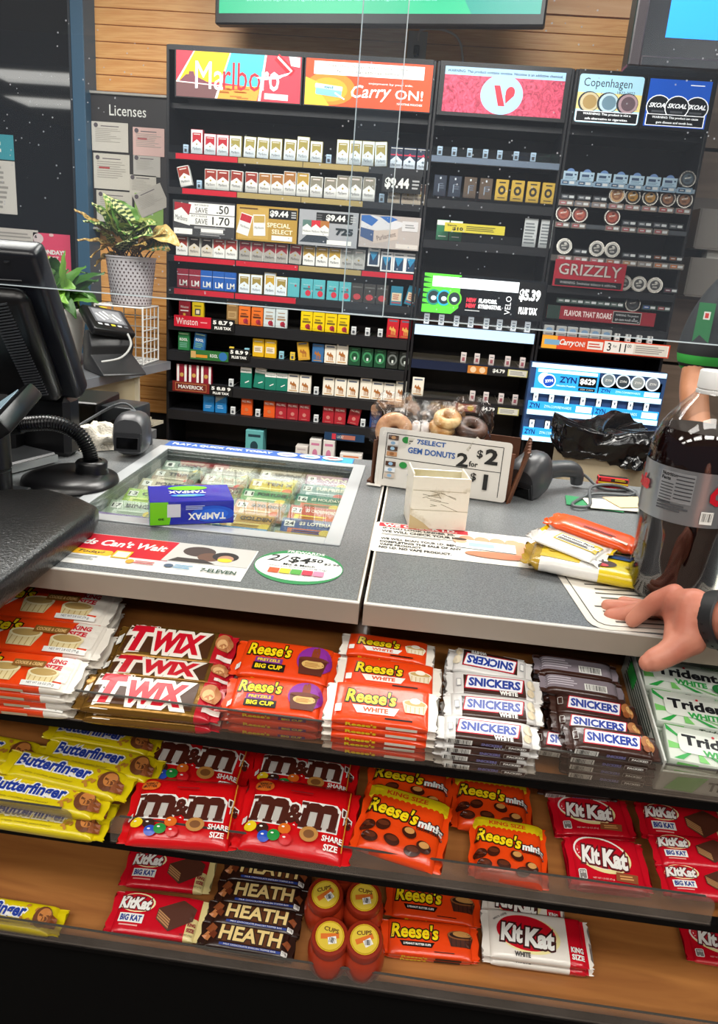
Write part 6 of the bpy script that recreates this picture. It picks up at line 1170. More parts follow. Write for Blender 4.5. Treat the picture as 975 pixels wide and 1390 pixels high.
wrapcyl(a, .0547); a.build('label_print', root)
b = MB(); b.lathe([(.0152, .262), (.0165, .263), (.0165, .282), (.0150, .2835), (.0, .2835)], M('#E4E4E2', .35), n=30, cap=False)
b.build('cap', root, smooth=50); b = MB(); b.lathe([(.0165, .2565), (.0168, .2575), (.0168, .2605), (.0152, .2615)], M('#E4E4E2', .35), n=30, cap=False); b.build('cap_ring', root, smooth=50)
# bags of candy lying by the bottle
def soft_bag(name, lab, loc, rot, w, h, t, mat, prints=None, matfn=None, cr=.010):
    r, a = wrapper(name, w, h, t, mat, matfn, cr=cr, pw=2.6, wr=.004, nx=30, n=26)
    if prints: prints(a)
    a.build('printed_label', r); r.location = loc; r.rotation_euler = rot; tag(r, lab, 'candy bag'); return r
FY_ = film('#D2B80E', .3, .6, 25); FWH = film('#D8D6D0', .28, .6, 25)
def pr1(a):
    a.poly([(-.06, -.028), (-.01, -.030), (.0, .02), (-.05, .03)], M('#C8A810')); a.ell(-.025, .008, .010, .006, M('#B89A10')); a.ell(.018, -.018, .018, .010, M('#3A1A14')); a.rect(.014, -.011, .006, .005, WHITE); a.rect(.022, -.011, .005, .005, WHITE); a.ell(.016, -.024, .010, .004, M('#C0303A')); a.rect(.035, .010, .05, .018, M('#1E4A7A', .3)); a.ell(-.045, -.010, .005, .003, M('#A88A10')); a.ell(.05, -.02, .004, .003, M('#A88A10'))
soft_bag('gummy_bag', 'yellow and white candy bag, lowest by the bottle', (.245, .905, CZ+.0012), (0, 0, R(-14)), .165, .082, .026, FY_, pr1, lambda u, v: film('#A8862A', .2, .8, 60) if u < -.72 else (FWH if v < -.45 and u < .2 else FY_))
def pr2(a):
    a.rect(.008, .004, .062, .024, M('#D0B010')); a.rect(.008, .004, .058, .019, WHITE); a.text('Nutrition Facts', .006, .008, .048, .006, INK, .03); a.lines(.006, -.001, .05, .007, 3, INK)
soft_bag('gummy_bag', 'white backed candy bag with nutrition panel on yellow bag', (.225, .925, CZ+.028), (R(4), R(3), R(-38)), .105, .060, .008, FWH, pr2, lambda u, v: FY_ if abs(u) > .86 and v > .3 else FWH)
def pr3(a): a.lines(.01, -.008, .05, .006, 2, M('#5A1A08')); a.rect(.038, -.014, .022, .004, M('#E8D8C8'), rot=-.1)
soft_bag('candy_pouch_bag', 'orange candy packet on top of the yellow bag', (.262, .955, CZ+.034), (R(6), R(4), R(-33)), .135, .044, .016, film('#EC5412', .28, .6, 25), pr3)
soft_bag('gummy_bag', 'small gold packet tucked behind the orange packet', (.315, 1.005, CZ+.0012), (0, 0, R(12)), .085, .045, .016, film('#A8841E', .25, .6, 30), lambda a: (a.rect(-.01, 0, .03, .012, M('#A01A20')), a.text('SALE', -.01, 0, .022, .006, WHITE, .03)))
a = MB(); a.box((0, 0, .0006), (.085, .055, .001), M('#D8CCA8', .5)); a.layer = 5; a.lines(.01, 0, .06, .04, 6, M('#9A8A60')); o = a.build('paper_slip'); o.location = (.262, 1.03, CZ+.0012); o.rotation_euler = (0, 0, R(-25)); tag(o, 'cream printed slip under the orange packet', 'paper')
for i, (x, y, rz, c1, c2, c3) in enumerate(((.325, 1.225, -8, '#3A8A5A', '#E0C890', '#B85A2A'), (.358, 1.222, 4, '#D8D4C8', '#D8B838', '#C86A2A'), (.40, 1.245, 20, '#E8C898', '#F0D8B0', '#D89050'))):
    a = MB(); a.box((0, 0, .0005), (.095, .055, .001), M(c1, .4)); a.layer = 4; a.rect(0, 0, .085, .046, M(c2)); a.lines(.005, .004, .07, .03, 4, M(c3)); a.ell(-.02, -.008, .012, .008, M(c3)); o = a.build('scratch_card'); o.location = (x, y, CZ+.0015+.0022*i); o.rotation_euler = (0, 0, R(rz))
    tag(o, ('green edged scratch card, lowest of three by the cable', 'silver and yellow scratch card in the middle of the three', 'pale orange scratch card on top of the three')[i], 'lottery ticket', 'loose scratch cards on the right counter')
root = empty('small_packet', 'small red and yellow packet at the back edge of right counter', 'packet', (.381, 1.335, CZ+.0012), R(-4))
b = MB(); b.bx(-.028, .028, -.008, .008, 0, .014, M('#B81420', .35)); b.bx(-.028, .028, -.008, .008, .014, .024, M('#1C1A14', .35)); b.build('body', root, bevel=.002)
a = MB(mat=T(0, -.0083, .0) @ STAND); a.rect(0, .013, .054, .003, M('#E0C020')); a.rect(-.014, .019, .018, .005, M('#C81420')); a.lines(.012, .020, .02, .005, 2, M('#E0C020')); a.build('front_print', root)

# ================================================================== left side: till, lamp foot, pad
root = empty('till_monitor', 'black till monitor seen from behind at left of the counter', 'monitor', (-.580, 1.20, 1.04))
tl = Matrix.Rotation(R(29), 4, 'X'); MK = M('#0B0B0D', .32); MK2 = M('#15171E', .3)
b = MB(mat=tl); b.bx(-.40, 0, -.012, .030, 0, .278, MK2); b.build('bezel', root, bevel=.010, seg=3, smooth=40)
b = MB(mat=tl); b.bx(-.385, -.020, -.045, -.012, .012, .225, MK); b.build('rear_cover', root, bevel=.018, seg=3, smooth=40)
b = MB(mat=tl)
for k in range(34): b.box((-.050-.0004*k, -.0462, .035+.0052*k), (.034, .004, .0024), M('#3C3E42', .3), ry=R(-14))
o = b.build('vent_slots', root); o['kind'] = 'stuff'
b = MB(mat=tl); P0 = [(-.34+.014*k, -.0135, .262-.014*math.sin(PI*k/24)-.0012*k) for k in range(23)]
b.tube(P0, .0012, M('#3A3C40', .3), 6); b.build('cover_seam', root)
for k in range(12): b = MB(mat=tl @ T(-.045-.026*k, -.0135, .262-.010*math.sin(PI*k/12))); b.lathe([(.0015, -.001), (.0045, .0), (.0042, .0015)], M('#24262A', .3), n=10); o = b.build('vent_hole', root)
b = MB(mat=tl); b.bx(-.30, -.10, -.055, -.02, -.03, .03, MK); b.build('hinge', root, bevel=.008)
b = MB(); b.bx(-.33, -.02, -.02, .03, -.110, -.0, MK); b.bx(-.20, -.10, -.06, .04, -.108, -.02, MK); b.build('neck', root, bevel=.01)
root = empty('customer_display', 'slanted black customer display with painted screen reflection at left edge', 'display', (-.60, .985, 1.0), R(-6))
tl = Matrix.Rotation(R(-62), 4, 'X') @ Matrix.Rotation(R(-34), 4, 'Y')
b = MB(mat=T(0, 0, .045) @ Matrix.Rotation(R(-35), 4, 'Y') @ Matrix.Rotation(R(20), 4, 'X')); b.bx(-.20, .045, -.07, .05, -.014, .014, MK); b.build('casing', root, bevel=.006, seg=2, smooth=40)
b = MB(mat=T(0, 0, .045) @ Matrix.Rotation(R(-35), 4, 'Y') @ Matrix.Rotation(R(20), 4, 'X')); b.bx(-.19, .022, -.055, .042, .0142, .0152, lit('#8FA8B4', .35)); b.build('screen', root)  # white-blue reflection on the dark screen, painted as a faint glow
root = empty('display_post', 'black round post on a square foot at the left edge', 'stand', (-.598, .945, CZ+.001))
b = MB(); b.lathe([(.026, .008), (.026, .045), (.0245, .046), (.0245, .048), (.027, .050), (.027, .100), (.024, .103)], MK, n=28); b.build('post', root, smooth=40)
b = MB(); b.bx(-.05, .042, -.045, .045, 0, .007, MK); b.build('foot_plate', root, bevel=.003); b = MB(); b.bx(-.045, .036, -.040, .040, .007, .010, M('#26282A', .3)); b.build('foot_rim', root, bevel=.002)
root = empty('gooseneck_stand', 'black ribbed gooseneck on wide round foot by the ticket window', 'stand', (-.535, 1.052, CZ+.001))
b = MB(); b.lathe([(.070, 0), (.074, .003), (.072, .010), (.060, .016), (.040, .020), (.0, .021)], MK, n=48, cap=False); b.build('round_foot', root, smooth=50)
b = MB(); b.lathe([(.026, .016), (.024, .024), (.0245, .034), (.022, .037), (.016, .0375), (.015, .036), (.0, .036)], MK, c=(.030, .012, 0), n=30, cap=False); b.build('collar', root, smooth=50)
hp = curve([(.028, .014, .036), (.024, .016, .052), (.010, .018, .073), (-.012, .018, .086), (-.040, .018, .090), (-.070, .018, .086), (-.090, .018, .082)], 12); rr = [.0105+(.0022 if i % 2 else 0) for i in range(len(hp))]
b = MB(); b.tube(hp, rr, M('#0E0F11', .3), 14); b.build('ribbed_hose', root, smooth=70)
b = MB(); b.tube([(-.088, .018, .082), (-.104, .018, .079)], .015, MK, 16); b.build('hose_end', root, smooth=50)
# padded black slab
pts = [(-.85, .55), (-.402, .55), (-.402, .85), (-.412, .885), (-.445, .908), (-.500, .928), (-.545, .915), (-.60, .870), (-.85, .80)]
b = MB(); n = len(pts); cx_, cy_ = -.55, .72; rings = []
for z_, s_ in ((.0012, .975), (.006, .992), (.014, 1.0), (.022, 1.0), (.028, .990), (.033, .965), (.035, .93)):
    rings.append([(cx_+(x-cx_)*s_, cy_+(y-cy_)*s_, CZ+z_) for x, y in pts])
vs = [p for r_ in rings for p in r_]; fs = [(k*n+i, k*n+(i+1) % n, (k+1)*n+(i+1) % n, (k+1)*n+i) for k in range(len(rings)-1) for i in range(n)]+[tuple(range(n-1, -1, -1)), tuple(range((len(rings)-1)*n, len(rings)*n))]
b.add(vs, fs, M('#1B1A1A', .3, 0, 0, .5, .25, 300)); tag(b.build('counter_pad', smooth=60), 'glossy black padded slab overhanging the counter at left', 'pad')
# behind: flat device, cloth, printers, cabinets
root = empty('flat_scale', 'flat dark device with pale front edge left of gooseneck', 'scale', (-.73, 1.11, CZ+.001), R(70))
b = MB(); b.bx(-.10, .08, -.10, .10, 0, .018, M('#3A3C3E', .35)); b.build('body', root, bevel=.003); b = MB(); b.bx(-.10, .08, -.103, -.100, .002, .014, M('#A8ACAC', .3, .6)); b.build('edge_strip', root)
def lump(name, lab, cat, loc, rx, ry, rz, mat, amp=.35, f=18, seed=0, parent=None):
    b = MB(); nu, nv = 34, 18
    def fn(u, v):
        th = 2*PI*u; ph = PI*(v-.5); d = Vector((math.cos(ph)*math.cos(th), math.cos(ph)*math.sin(th), math.sin(ph))); k = 1+amp*noise.noise((d.x*1.8+seed, d.y*1.8, d.z*1.8))+amp*.35*noise.noise((d.x*6+seed, d.y*6, d.z*6))
        p = Vector((d.x*rx, d.y*ry, max(d.z, -.25)*rz))*k; return (p.x, p.y, max(p.z, -.25*rz)+.25*rz)
    b.grid(fn, nu, nv, mat); o = b.build(name, parent, smooth=60); o.location = loc
    if not parent: tag(o, lab, cat)
    return o
TWL = M('#D8D2C4', .9, 0, 0, .3, .9, 260)
lump('cleaning_cloth', 'crumpled white cleaning cloth beside the upright scanner', 'cloth', (-.600, 1.275, CZ+.001), .050, .034, .032, TWL, .6, seed=3)
b = MB(); b.tube(curve([(-.78, 1.20, CZ+.016), (-.72, 1.25, CZ+.018), (-.66, 1.29, CZ+.015), (-.63, 1.31, CZ+.014)]), [.016]*6+[.017]*6+[.015]*6+[.010], TWL, 12); tag(b.build('rolled_towel', smooth=60), 'rolled white towel behind the gooseneck', 'cloth')
root = empty('side_cabinet', 'low beige cabinet standing behind the counter at far left', 'cabinet', (-1.03, 1.72, 0))
BEI = M('#B6AA8C', .5); BEI2 = M('#D2CAB4', .45)
b = MB(); b.bx(-.45, .32, -.13, .14, 0, .80, BEI); b.build('body', root, bevel=.002)
for x in (-.18, .10): b = MB(); b.bx(x-.006, x+.006, -.134, -.13, .02, .78, BEI2); b.build('door_edge', root)
b = MB(); b.bx(-.46, .33, -.14, .15, .80, .825, M('#5A5C5E', .35)); b.build('top', root)
root = empty('receipt_printer', 'black and beige box printer behind the gooseneck', 'printer', (-.815, 1.66, .826), R(4))
root.scale = (.72, 1, .78)
b = MB(); b.bx(-.06, .06, 0, .16, 0, .055, M('#9A9084', .5)); b.build('base', root, bevel=.003); b = MB(); b.bx(-.062, .062, -.003, .16, .055, .13, MK); b.build('lid', root, bevel=.004)
for x in (-.031, .029): b = MB(); b.bx(x-.024, x+.024, -.006, -.003, .065, .12, M('#050506', .15)); b.build('window', root)
b = MB(); b.lathe([(.006, 0), (.006, .004)], BLK, c=(0, 0, 0), n=12); o = b.build('knob', root); o.location = (.0, -.001, .03); o.rotation_euler = (PI/2, 0, 0)
root = empty('outlet_box', 'grey black box with row of holes beside the printer', 'box', (-.728, 1.68, .826), R(-6))
root.scale = (.72, .7, .98)
b = MB(); b.bx(-.065, .055, 0, .14, 0, .095, M('#24272A', .3)); b.build('body', root, bevel=.008, seg=2, smooth=40)
for k in range(4): b = MB(); b.box((-.018+.018*k, -.001, .050), (.011, .004, .022), M('#030303', .3)); b.build('hole', root)
# side counter under the window
pts = [(-1.69, 2.30), (-1.325, 2.30), (-1.165, 3.28), (-1.69, 3.28)]
root = empty('side_counter', 'beige side counter with grey top under the dark window', 'counter', (-1.69, 2.30, 0)); loc_ = [(x+1.69, y-2.30) for x, y in pts]
b = MB(); b.prism(loc_, .765, .798, M('#606266', .4)); b.build('worktop', root, bevel=.002)
e_ = [(loc_[1][0], loc_[1][1]), (loc_[1][0]+.006, loc_[1][1]-.002), (loc_[2][0]+.006, loc_[2][1]), (loc_[2][0], loc_[2][1])]
b = MB(); b.prism(e_, .760, .797, M('#8A929A', .3, .4)); b.build('edge_band', root)
b = MB(); b.prism([(.02, .02), (.335, .02), (.455, .74), (.02, .74)], .0, .765, BEI); b.build('carcass', root)
b = MB(); b.box((.463, .745, .38), (.020, .014, .76), BEI2); b.build('end_post', root)
b = MB(); b.prism([(.02, .75), (.45, .75), (.50, .97), (.02, .97)], .50, .515, BEI2); b.build('shelf', root)
b = MB(); b.prism([(.02, .75), (.45, .75), (.50, .97), (.02, .97)], .15, .165, BEI2); b.build('shelf', root)
lump('folded_bags', 'folded pale bags on the open shelf of side counter', 'bags', (-1.27, 3.15, .8155-.30), .07, .05, .04, M('#B0A894', .7), .3, seed=9)
for i, (x, y, z_, w2, lab) in enumerate(((-1.25, 3.16, .166, .10, 'brown cardboard carton under the shelf of side counter'),)):
    root = empty('cardboard_box', lab, 'cardboard box', (x, y, z_), R(10)); CD = M('#7A5230', .7); b = MB(); b.bx(-w2, w2, -.08, .08, 0, .26, CD); b.build('carton', root); b = MB(); b.box((-.03, -.10, .28), (.12, .05, .004), CD, rx=R(30)); b.build('flap', root)
root = empty('cardboard_box', 'open brown carton on floor left of the wide case', 'cardboard box', (-1.12, 2.95, 0), R(-6)); b = MB(); b.bx(-.09, .09, -.1, .1, 0, .46, M('#6E4A2A', .7)); b.build('carton', root); b = MB(); b.box((0, -.11, .47), (.17, .05, .004), M('#8A6038', .7), rx=R(35)); b.build('flap', root)
# payment terminal
root = empty('payment_terminal', 'black payment terminal on wedge stand by the white wire basket', 'payment terminal', (-1.300, 2.90, .7992), R(46))
root.scale = (.95, 1.0, .86)
TG = M('#2B2C2E', .35)
b = MB(); X0, X1 = -.105, .105
side_ = [(-.19, 0), (.02, 0), (.02, .14), (-.01, .19), (-.05, .19), (-.075, .12), (-.06, .08), (-.19, .012)]
b.X = Matrix.Rotation(PI/2, 4, 'Z') @ Matrix.Rotation(PI/2, 4, 'X'); b.prism([(x, y) for x, y in side_], X0*.9, X1*.9, TG); b.X = None; b.build('wedge_stand', root, bevel=.006, seg=2, smooth=40)
mt = T(.0, -.02, .225) @ Matrix.Rotation(R(35), 4, 'X') @ Matrix.Rotation(R(12), 4, 'Y')
b = MB(mat=mt); b.box((0, 0, 0), (.20, .17, .045), M('#141517', .3)); b.build('handset', root, bevel=.014, seg=3, smooth=40)
a = MB(mat=mt @ T(0, .012, .0228)); a.rect(0, .005, .15, .10, M('#5A5C60', .3), r=.006); a.rect(0, .005, .13, .085, M('#8A8C90', .25)); 
for k in range(5): a.rect(-.02+.02*k-.02, .005+.01*(k % 3)-.01, .012, .05, M('#C8CACC', .3), rot=.6, up=0)
a.layer += 1
for k in range(5): a.rect(-.06+.03*k, -.058, .020, .012, (M('#B8BCC0', .3), M('#B8BCC0', .3), M('#C8C03A', .3), M('#B8BCC0', .3), M('#5A5C60', .3))[k], r=.003)
a.ell(.0, .068, .02, .005, M('#B8B028')); a.build('screen_and_keys', root)
b = MB(); b.tube(curve([(.06, -.06, .20), (.05, -.14, .14), (-.02, -.20, .09), (-.10, -.19, .07)]), .005, M('#A8AAA8', .35), 8); b.build('cord', root, smooth=60)
# wire basket
root = empty('wire_basket', 'white wire cube basket under the patterned plant pot', 'basket', (-1.43, 3.085, .7995)); WR = M('#E4E4E0', .4); bw, bd, bh = .215, .185, .245
def wires(name, segs, r_=.0028):
    for p0, p1 in segs: b = MB(); b.tube([p0, p1], r_, WR, 6); b.build(name, root, smooth=60)
for x in (0, bw):
    for y in (0, bd): wires('post', [((x, y, 0), (x, y, bh))], .0045)
for z_ in (.003, bh): wires('rim', [((0, 0, z_), (bw, 0, z_)), ((0, bd, z_), (bw, bd, z_)), ((0, 0, z_), (0, bd, z_)), ((bw, 0, z_), (bw, bd, z_))], .004)
for k in range(1, 5): z_ = bh*k/5; wires('wire', [((bw, 0, z_), (bw, bd, z_)), ((0, bd, z_), (bw, bd, z_)), ((0, 0, z_), (0, bd, z_))])
for k in range(1, 4): wires('wire', [((bw, bd*k/4, 0), (bw, bd*k/4, bh)), ((bw*k/4, bd, 0), (bw*k/4, bd, bh)), ((bw*k/4, 0, .003), (bw*k/4, bd, .003)), ((0, bd*k/4, .003), (bw, bd*k/4, .003)), ((0, bd*k/4, bh), (bw, bd*k/4, bh)), ((bw*k/4, 0, bh), (bw*k/4, bd, bh))])
# potted plant
POT = (-1.300, 3.175, 1.0488); root = empty('potted_plant', 'striped leaf plant in white dotted pot on the wire basket', 'plant', POT)
b = MB(); b.lathe([(.080, 0), (.084, .003), (.105, .198), (.108, .200), (.108, .206), (.101, .206), (.099, .185), (.0, .185)], M('#BFB9BC', .4), n=48, cap=False); b.build('pot', root, smooth=40)
a = MB(surf=lambda x, y: 0, eps=.0004)
for j in range(13):
    for i in range(34):
        x = (i+(.5 if j % 2 else 0))*2*PI*.095/34; a.ell(x, .012+.0142*j, .0040, .0046, M('#5A4C4C', .6), n=6, up=0)
wrapcyl(a, .095, lambda y: .0842+.0208*y/.198+.0002); o = a.build('pot_pattern', root); o['kind'] = 'stuff'
b = MB(); b.lathe([(.0, .187), (.098, .187)], M('#2A1C14', .9), n=24, cap=False); b.build('soil', root)
LG = [M('#5E8A3A', .45), M('#C8CC8A', .45), M('#2E4A22', .45), M('#8E9A4A', .45)]; LB = [M('#8A6A2E', .55), M('#C8A860', .55), M('#5A3A1E', .6)]
def leaf(base, tip, width, cols, curl=.15, parent=None, roll=0, stripes=9):
    base, tip = Vector(base), Vector(tip); ax = tip-base; L = ax.length; ax.normalize(); sd_ = ax.cross(Vector((0, -.5, 1))).normalized(); sd_ = Matrix.Rotation(roll, 3, ax) @ sd_; up_ = sd_.cross(ax)
    b = MB(); nu, nv = stripes*2, 6
    def fn(u, v):
        wv = width*math.sin(PI*min(1, u*.96+.02))**.7*(1-.25*u); s_ = (v-.5)*2; return base+ax*(L*(u-abs(s_)*.05))+sd_*(wv*s_)+up_*(curl*L*math.sin(PI*u)*.6-abs(s_)*wv*.35*-1+.004*math.sin(u*20+s_*3))
    b.grid(fn, nu, nv, cols[0], lambda u, v: cols[3] if abs(v-.5) > .34 and len(cols) > 3 else cols[(int(u*stripes*2+abs(v-.5)*5) % 2)+(0 if abs(v-.5) > .1 else 0)])
    b.build('leaf', parent, smooth=80)
def P_(px, py, Y=3.15): q = at(px, py, Y); return (q.x-POT[0], q.y-POT[1], q.z-POT[2])
C0 = (0, 0, .21); G_ = [LG[2], LG[1], LG[0], LG[0]]; G2_ = [LG[0], LG[1], LG[2], LG[3]]; Bn = [LB[0], LB[1], LB[2]]
for (bx_, by_, tx, ty, wd, cols, Y_, cu, rl) in ((170, 325, 140, 262, .035, G2_, 3.12, .1, .2), (178, 320, 150, 268, .04, G_, 3.10, .15, -.2), (160, 320, 124, 275, .03, G_, 3.15, .1, .4), (155, 325, 100, 284, .022, Bn, 3.15, .05, .3), (158, 318, 112, 300, .025, G_, 3.1, .1, .2), (158, 335, 104, 326, .018, Bn, 3.1, .1, .1),
    (165, 335, 122, 350, .022, Bn, 3.08, .2, .5), (150, 330, 130, 312, .03, [LG[2], LG[3], LG[0]], 3.08, .1, .1), (150, 312, 182, 308, .042, G_, 3.02, .25, -.8), (172, 325, 196, 300, .038, G2_, 3.06, .15, -.3), (178, 330, 214, 302, .040, G2_, 3.1, .2, .1), (185, 332, 208, 318, .035, G_, 3.04, .2, .3), (195, 335, 228, 315, .030, Bn, 3.08, .1, .1),
    (200, 325, 246, 334, .034, [LB[1], LG[1], LB[0], LB[1]], 3.08, .3, .2), (196, 338, 232, 340, .03, [LG[2], LB[0], LG[0]], 3.05, .2, .4), (180, 335, 172, 318, .03, G_, 3.0, .3, .0), (175, 340, 178, 326, .03, [LG[2], LG[1], LG[0]], 3.0, .2, .5), (185, 345, 200, 332, .022, Bn, 3.02, .2, .2), (165, 348, 150, 335, .022, [LB[2], LB[0], LB[1]], 3.05, .2, .2), (160, 345, 128, 362, .02, Bn, 3.1, .2, .8)):
    leaf(P_(bx_, by_, 3.15), P_(tx, ty, Y_), wd*(1.75 if wd > .028 else 1.3), cols, cu, root, rl)
for k in range(22):
    an = random.uniform(0, 2*PI); r_ = random.uniform(.02, .085); tx = random.uniform(-.12, .12); b = MB(); b.tube(curve([(r_*math.cos(an), r_*math.sin(an), .185), (r_*math.cos(an)*1.1+tx*.2, r_*math.sin(an)*.8, .225), (r_*math.cos(an)+tx*.6, r_*math.sin(an)*.6, .262)], 4), .003, LB[2] if k % 3 else M('#6A4A2A', .6), 6); b.build('stem', root, smooth=60)
# smaller green plant in a white planter
root = empty('potted_plant', 'leafy green plant in white planter behind the till monitor', 'plant', (-1.505, 2.93, .7992)); POT = (-1.505, 2.93, .7992); root.scale = (1, 1, 1)
b = MB(); b.lathe([(.07, 0), (.10, .21), (.104, .215), (.104, .235), (.096, .235), (.093, .21), (.0, .21)], M('#D8D6CE', .4), n=32, cap=False); b.build('pot', root, smooth=40)
LV_ = [M('#4A7A2A', .45), M('#6E9E3A', .45), M('#2E5A1E', .5)]
for k in range(44):
    an = random.uniform(0, 2*PI); an2 = an+random.uniform(-.6, .6); r2 = random.uniform(.10, .21); zz = random.uniform(.20, .47); c_ = random.choice(LV_)
    leaf((.03*math.cos(an), .03*math.sin(an), random.uniform(.22, .34)), (r2*math.cos(an2), r2*math.sin(an2)*.6, zz-.03), random.uniform(.026, .040), [c_, c_, c_], .35, root, random.uniform(-.4, .4), 4)
leaf((.05, -.05, .30), P_(88, 338, 2.85), .018, [LV_[1], LV_[1], LV_[1]], .1, root, .2, 4); leaf((-.02, -.05, .28), P_(66, 345, 2.85), .022, [M('#A8B83A', .45)]*3, .1, root, .2, 4)
# posters on the dark window
a = MB(mat=T(-1.852, 3.548, 1.16) @ STAND); a.box((0, 0, 0), (.188, .33, .001), M('#E0476A', .5)); a.eps = .0008; a.ell(-.068, .138, .026, .024, M('#D8C8C8')); a.text('6', -.08, .146, .012, .014, INK, .03); a.ell(-.0, .158, .012, .008, M('#E8B8B8')); a.text('MONDAYS', .0, .078, .140, .022, WHITE, .05); a.text('GOT', .01, .052, .05, .014, WHITE, .03); a.text('BUDGET?', .020, .032, .09, .014, WHITE, .03); a.lines(.04, .0, .07, .016, 2, M('#F0A8B8')); a.rect(.03, -.03, .10, .012, M('#F09060')); a.ell(.07, -.075, .03, .03, M('#E8D8C8'))
tag(a.build('window_poster'), 'pink poster headed MONDAYS taped to the dark window', 'poster')
a = MB(mat=T(-2.12, 3.548, 1.52) @ STAND); a.box((0, 0, 0), (.20, .24, .001), M('#D0CCC4', .6)); a.eps = .0008; a.lines(-.01, 0, .15, .2, 9, M('#9A9690')); tag(a.build('window_notice'), 'white notice cut by left edge of photo on dark window', 'notice')
a = MB(mat=T(-2.12, 3.548, 1.70) @ STAND); a.box((0, 0, 0), (.20, .11, .001), M('#3A9AA8', .5)); a.eps = .0008; a.lines(0, 0, .14, .06, 2, WHITE); tag(a.build('window_notice'), 'teal card above the white notice at left edge', 'notice')
a = MB(mat=T(-2.05, 3.548, 1.305) @ STAND); a.box((0, 0, 0), (.26, .06, .001), M('#C8C2BA', .6)); a.eps = .0008; a.lines(0, 0, .2, .03, 2, M('#9A9690')); tag(a.build('window_notice'), 'narrow white strip on window just above till monitor', 'notice')

# ================================================================== trash can
root = empty('trash_can', 'beige trash can lined with crumpled black bag before the blue display', 'trash can', (.725, 2.78, 0))
b = MB(); b.prism([(-.155, -.12), (.155, -.12), (.155, .12), (-.155, .12)], 0, .69, M('#A4967C', .6)); b.build('bin_body', root, bevel=.02, seg=3, smooth=40)
BG = M('#0C0C0E', .22, 0, 0, .6, .5, 22)
b = MB(); nu, nv = 90, 22
def fn(u, v):
    t_ = u*4; k = int(t_) % 4; f_ = t_-int(t_); cs = [(-.165, -.13), (.165, -.13), (.165, .13), (-.165, .13), (-.165, -.13)]; x = cs[k][0]+(cs[k+1][0]-cs[k][0])*f_; y = cs[k][1]+(cs[k+1][1]-cs[k][1])*f_
    z_ = .670+.155*v if v < .8 else .79-.04*(v-.8)*5; fl = 1+.10*math.sin(PI*min(v/.8, 1)) if v < .8 else 1-.97*(v-.8)*5
    n1 = noise.noise((x*7+4, y*7, v*2.2)); n2 = abs(noise.noise((x*16, y*16, v*4+7))); k_ = fl+.10*n1-.16*n2
    return (x*k_, y*k_, z_+.035*n1-.03*n2+(.02*math.sin(x*14) if v > .5 else 0)-(.06*x if v > .6 else 0))
b.grid(fn, nu, nv, BG); b.build('black_liner', root, smooth=80)
lump('x', '', '', (.09, -.135, .655), .035, .025, .035, BG, .6, seed=5, parent=root).name = 'liner_knot'

# ================================================================== people
def skin(name, V, E, mat, sub=2, parent=None, post=None, xf=None):
    me = bpy.data.meshes.new(name); me.from_pydata([v[:3] for v in V], E, []); o = bpy.data.objects.new(name, me); COL.objects.link(o)
    sk = o.modifiers.new('skin', 'SKIN'); sk.use_smooth_shade = True; sk.branch_smoothing = .6
    for i, v in enumerate(V):
        r_ = v[3]; me.skin_vertices[0].data[i].radius = (r_, v[4] if len(v) > 4 else r_)
    me.skin_vertices[0].data[0].use_root = True
    sb = o.modifiers.new('sub', 'SUBSURF'); sb.levels = sub; sb.render_levels = sub
    bpy.context.view_layer.update(); m2 = bpy.data.meshes.new_from_object(o.evaluated_get(bpy.context.evaluated_depsgraph_get()))
    o.modifiers.clear(); o.data = m2; m2.name = name; bpy.data.meshes.remove(me)
    m2.materials.clear()
    for m in (mat if isinstance(mat, list) else [mat]): m2.materials.append(m)
    if post:
        for p in m2.polygons: p.material_index = post(p.center)
    else:
        for p in m2.polygons: p.material_index = 0
    m2.shade_smooth(); o.parent = parent; return o
SKIN = mixmat('skin', '#B86A54', '#CC8870', (1, 1, 1), 30, .5, .3, .7, bump=.12, detail=5)
SKIN.node_tree.nodes['Principled BSDF'].inputs['Subsurface Weight'].default_value = .15
SKIN.node_tree.nodes['Principled BSDF'].inputs['Subsurface Radius'].default_value = (.012, .005, .003)
root = empty('person', 'customer hand in black wristband resting fingers on the counter edge', 'person', (0, 0, 0))
def J(px, py, Y, r1, r2=None): q = at(px, py, Y); return (q.x, q.y, q.z, r1, r2 or r1)
V = [J(966, 838, .715, .026, .022), J(945, 840, .718, .027, .022), J(925, 835, .725, .030, .022), J(1010, 842, .69, .027, .024), J(1110, 850, .62, .033, .030), J(1250, 880, .50, .040, .038),
     J(916, 812, .735, .013), J(890, 818, .748, .0092), J(873, 831, .754, .0086), J(858, 842, .757, .0076),
     J(908, 824, .752, .012), J(878, 829, .768, .0090), J(852, 835, .776, .0084), J(828, 835, .781, .0075),
     J(908, 830, .765, .012), J(878, 828, .785, .0088), J(850, 826, .796, .0082), J(824, 823, .803, .0072),
     J(916, 836, .775, .011), J(890, 830, .800, .0080), J(866, 822, .812, .0074), J(845, 818, .820, .0065),
     J(932, 862, .706, .019, .017), J(916, 882, .698, .0135), J(898, 893, .694, .0112), J(880, 901, .692, .0088)]
E_ = [(0, 1), (1, 2), (0, 3), (3, 4), (4, 5), (2, 6), (6, 7), (7, 8), (8, 9), (2, 10), (10, 11), (11, 12), (12, 13), (2, 14), (14, 15), (15, 16), (16, 17), (2, 18), (18, 19), (19, 20), (20, 21), (1, 22), (22, 23), (23, 24), (24, 25)]
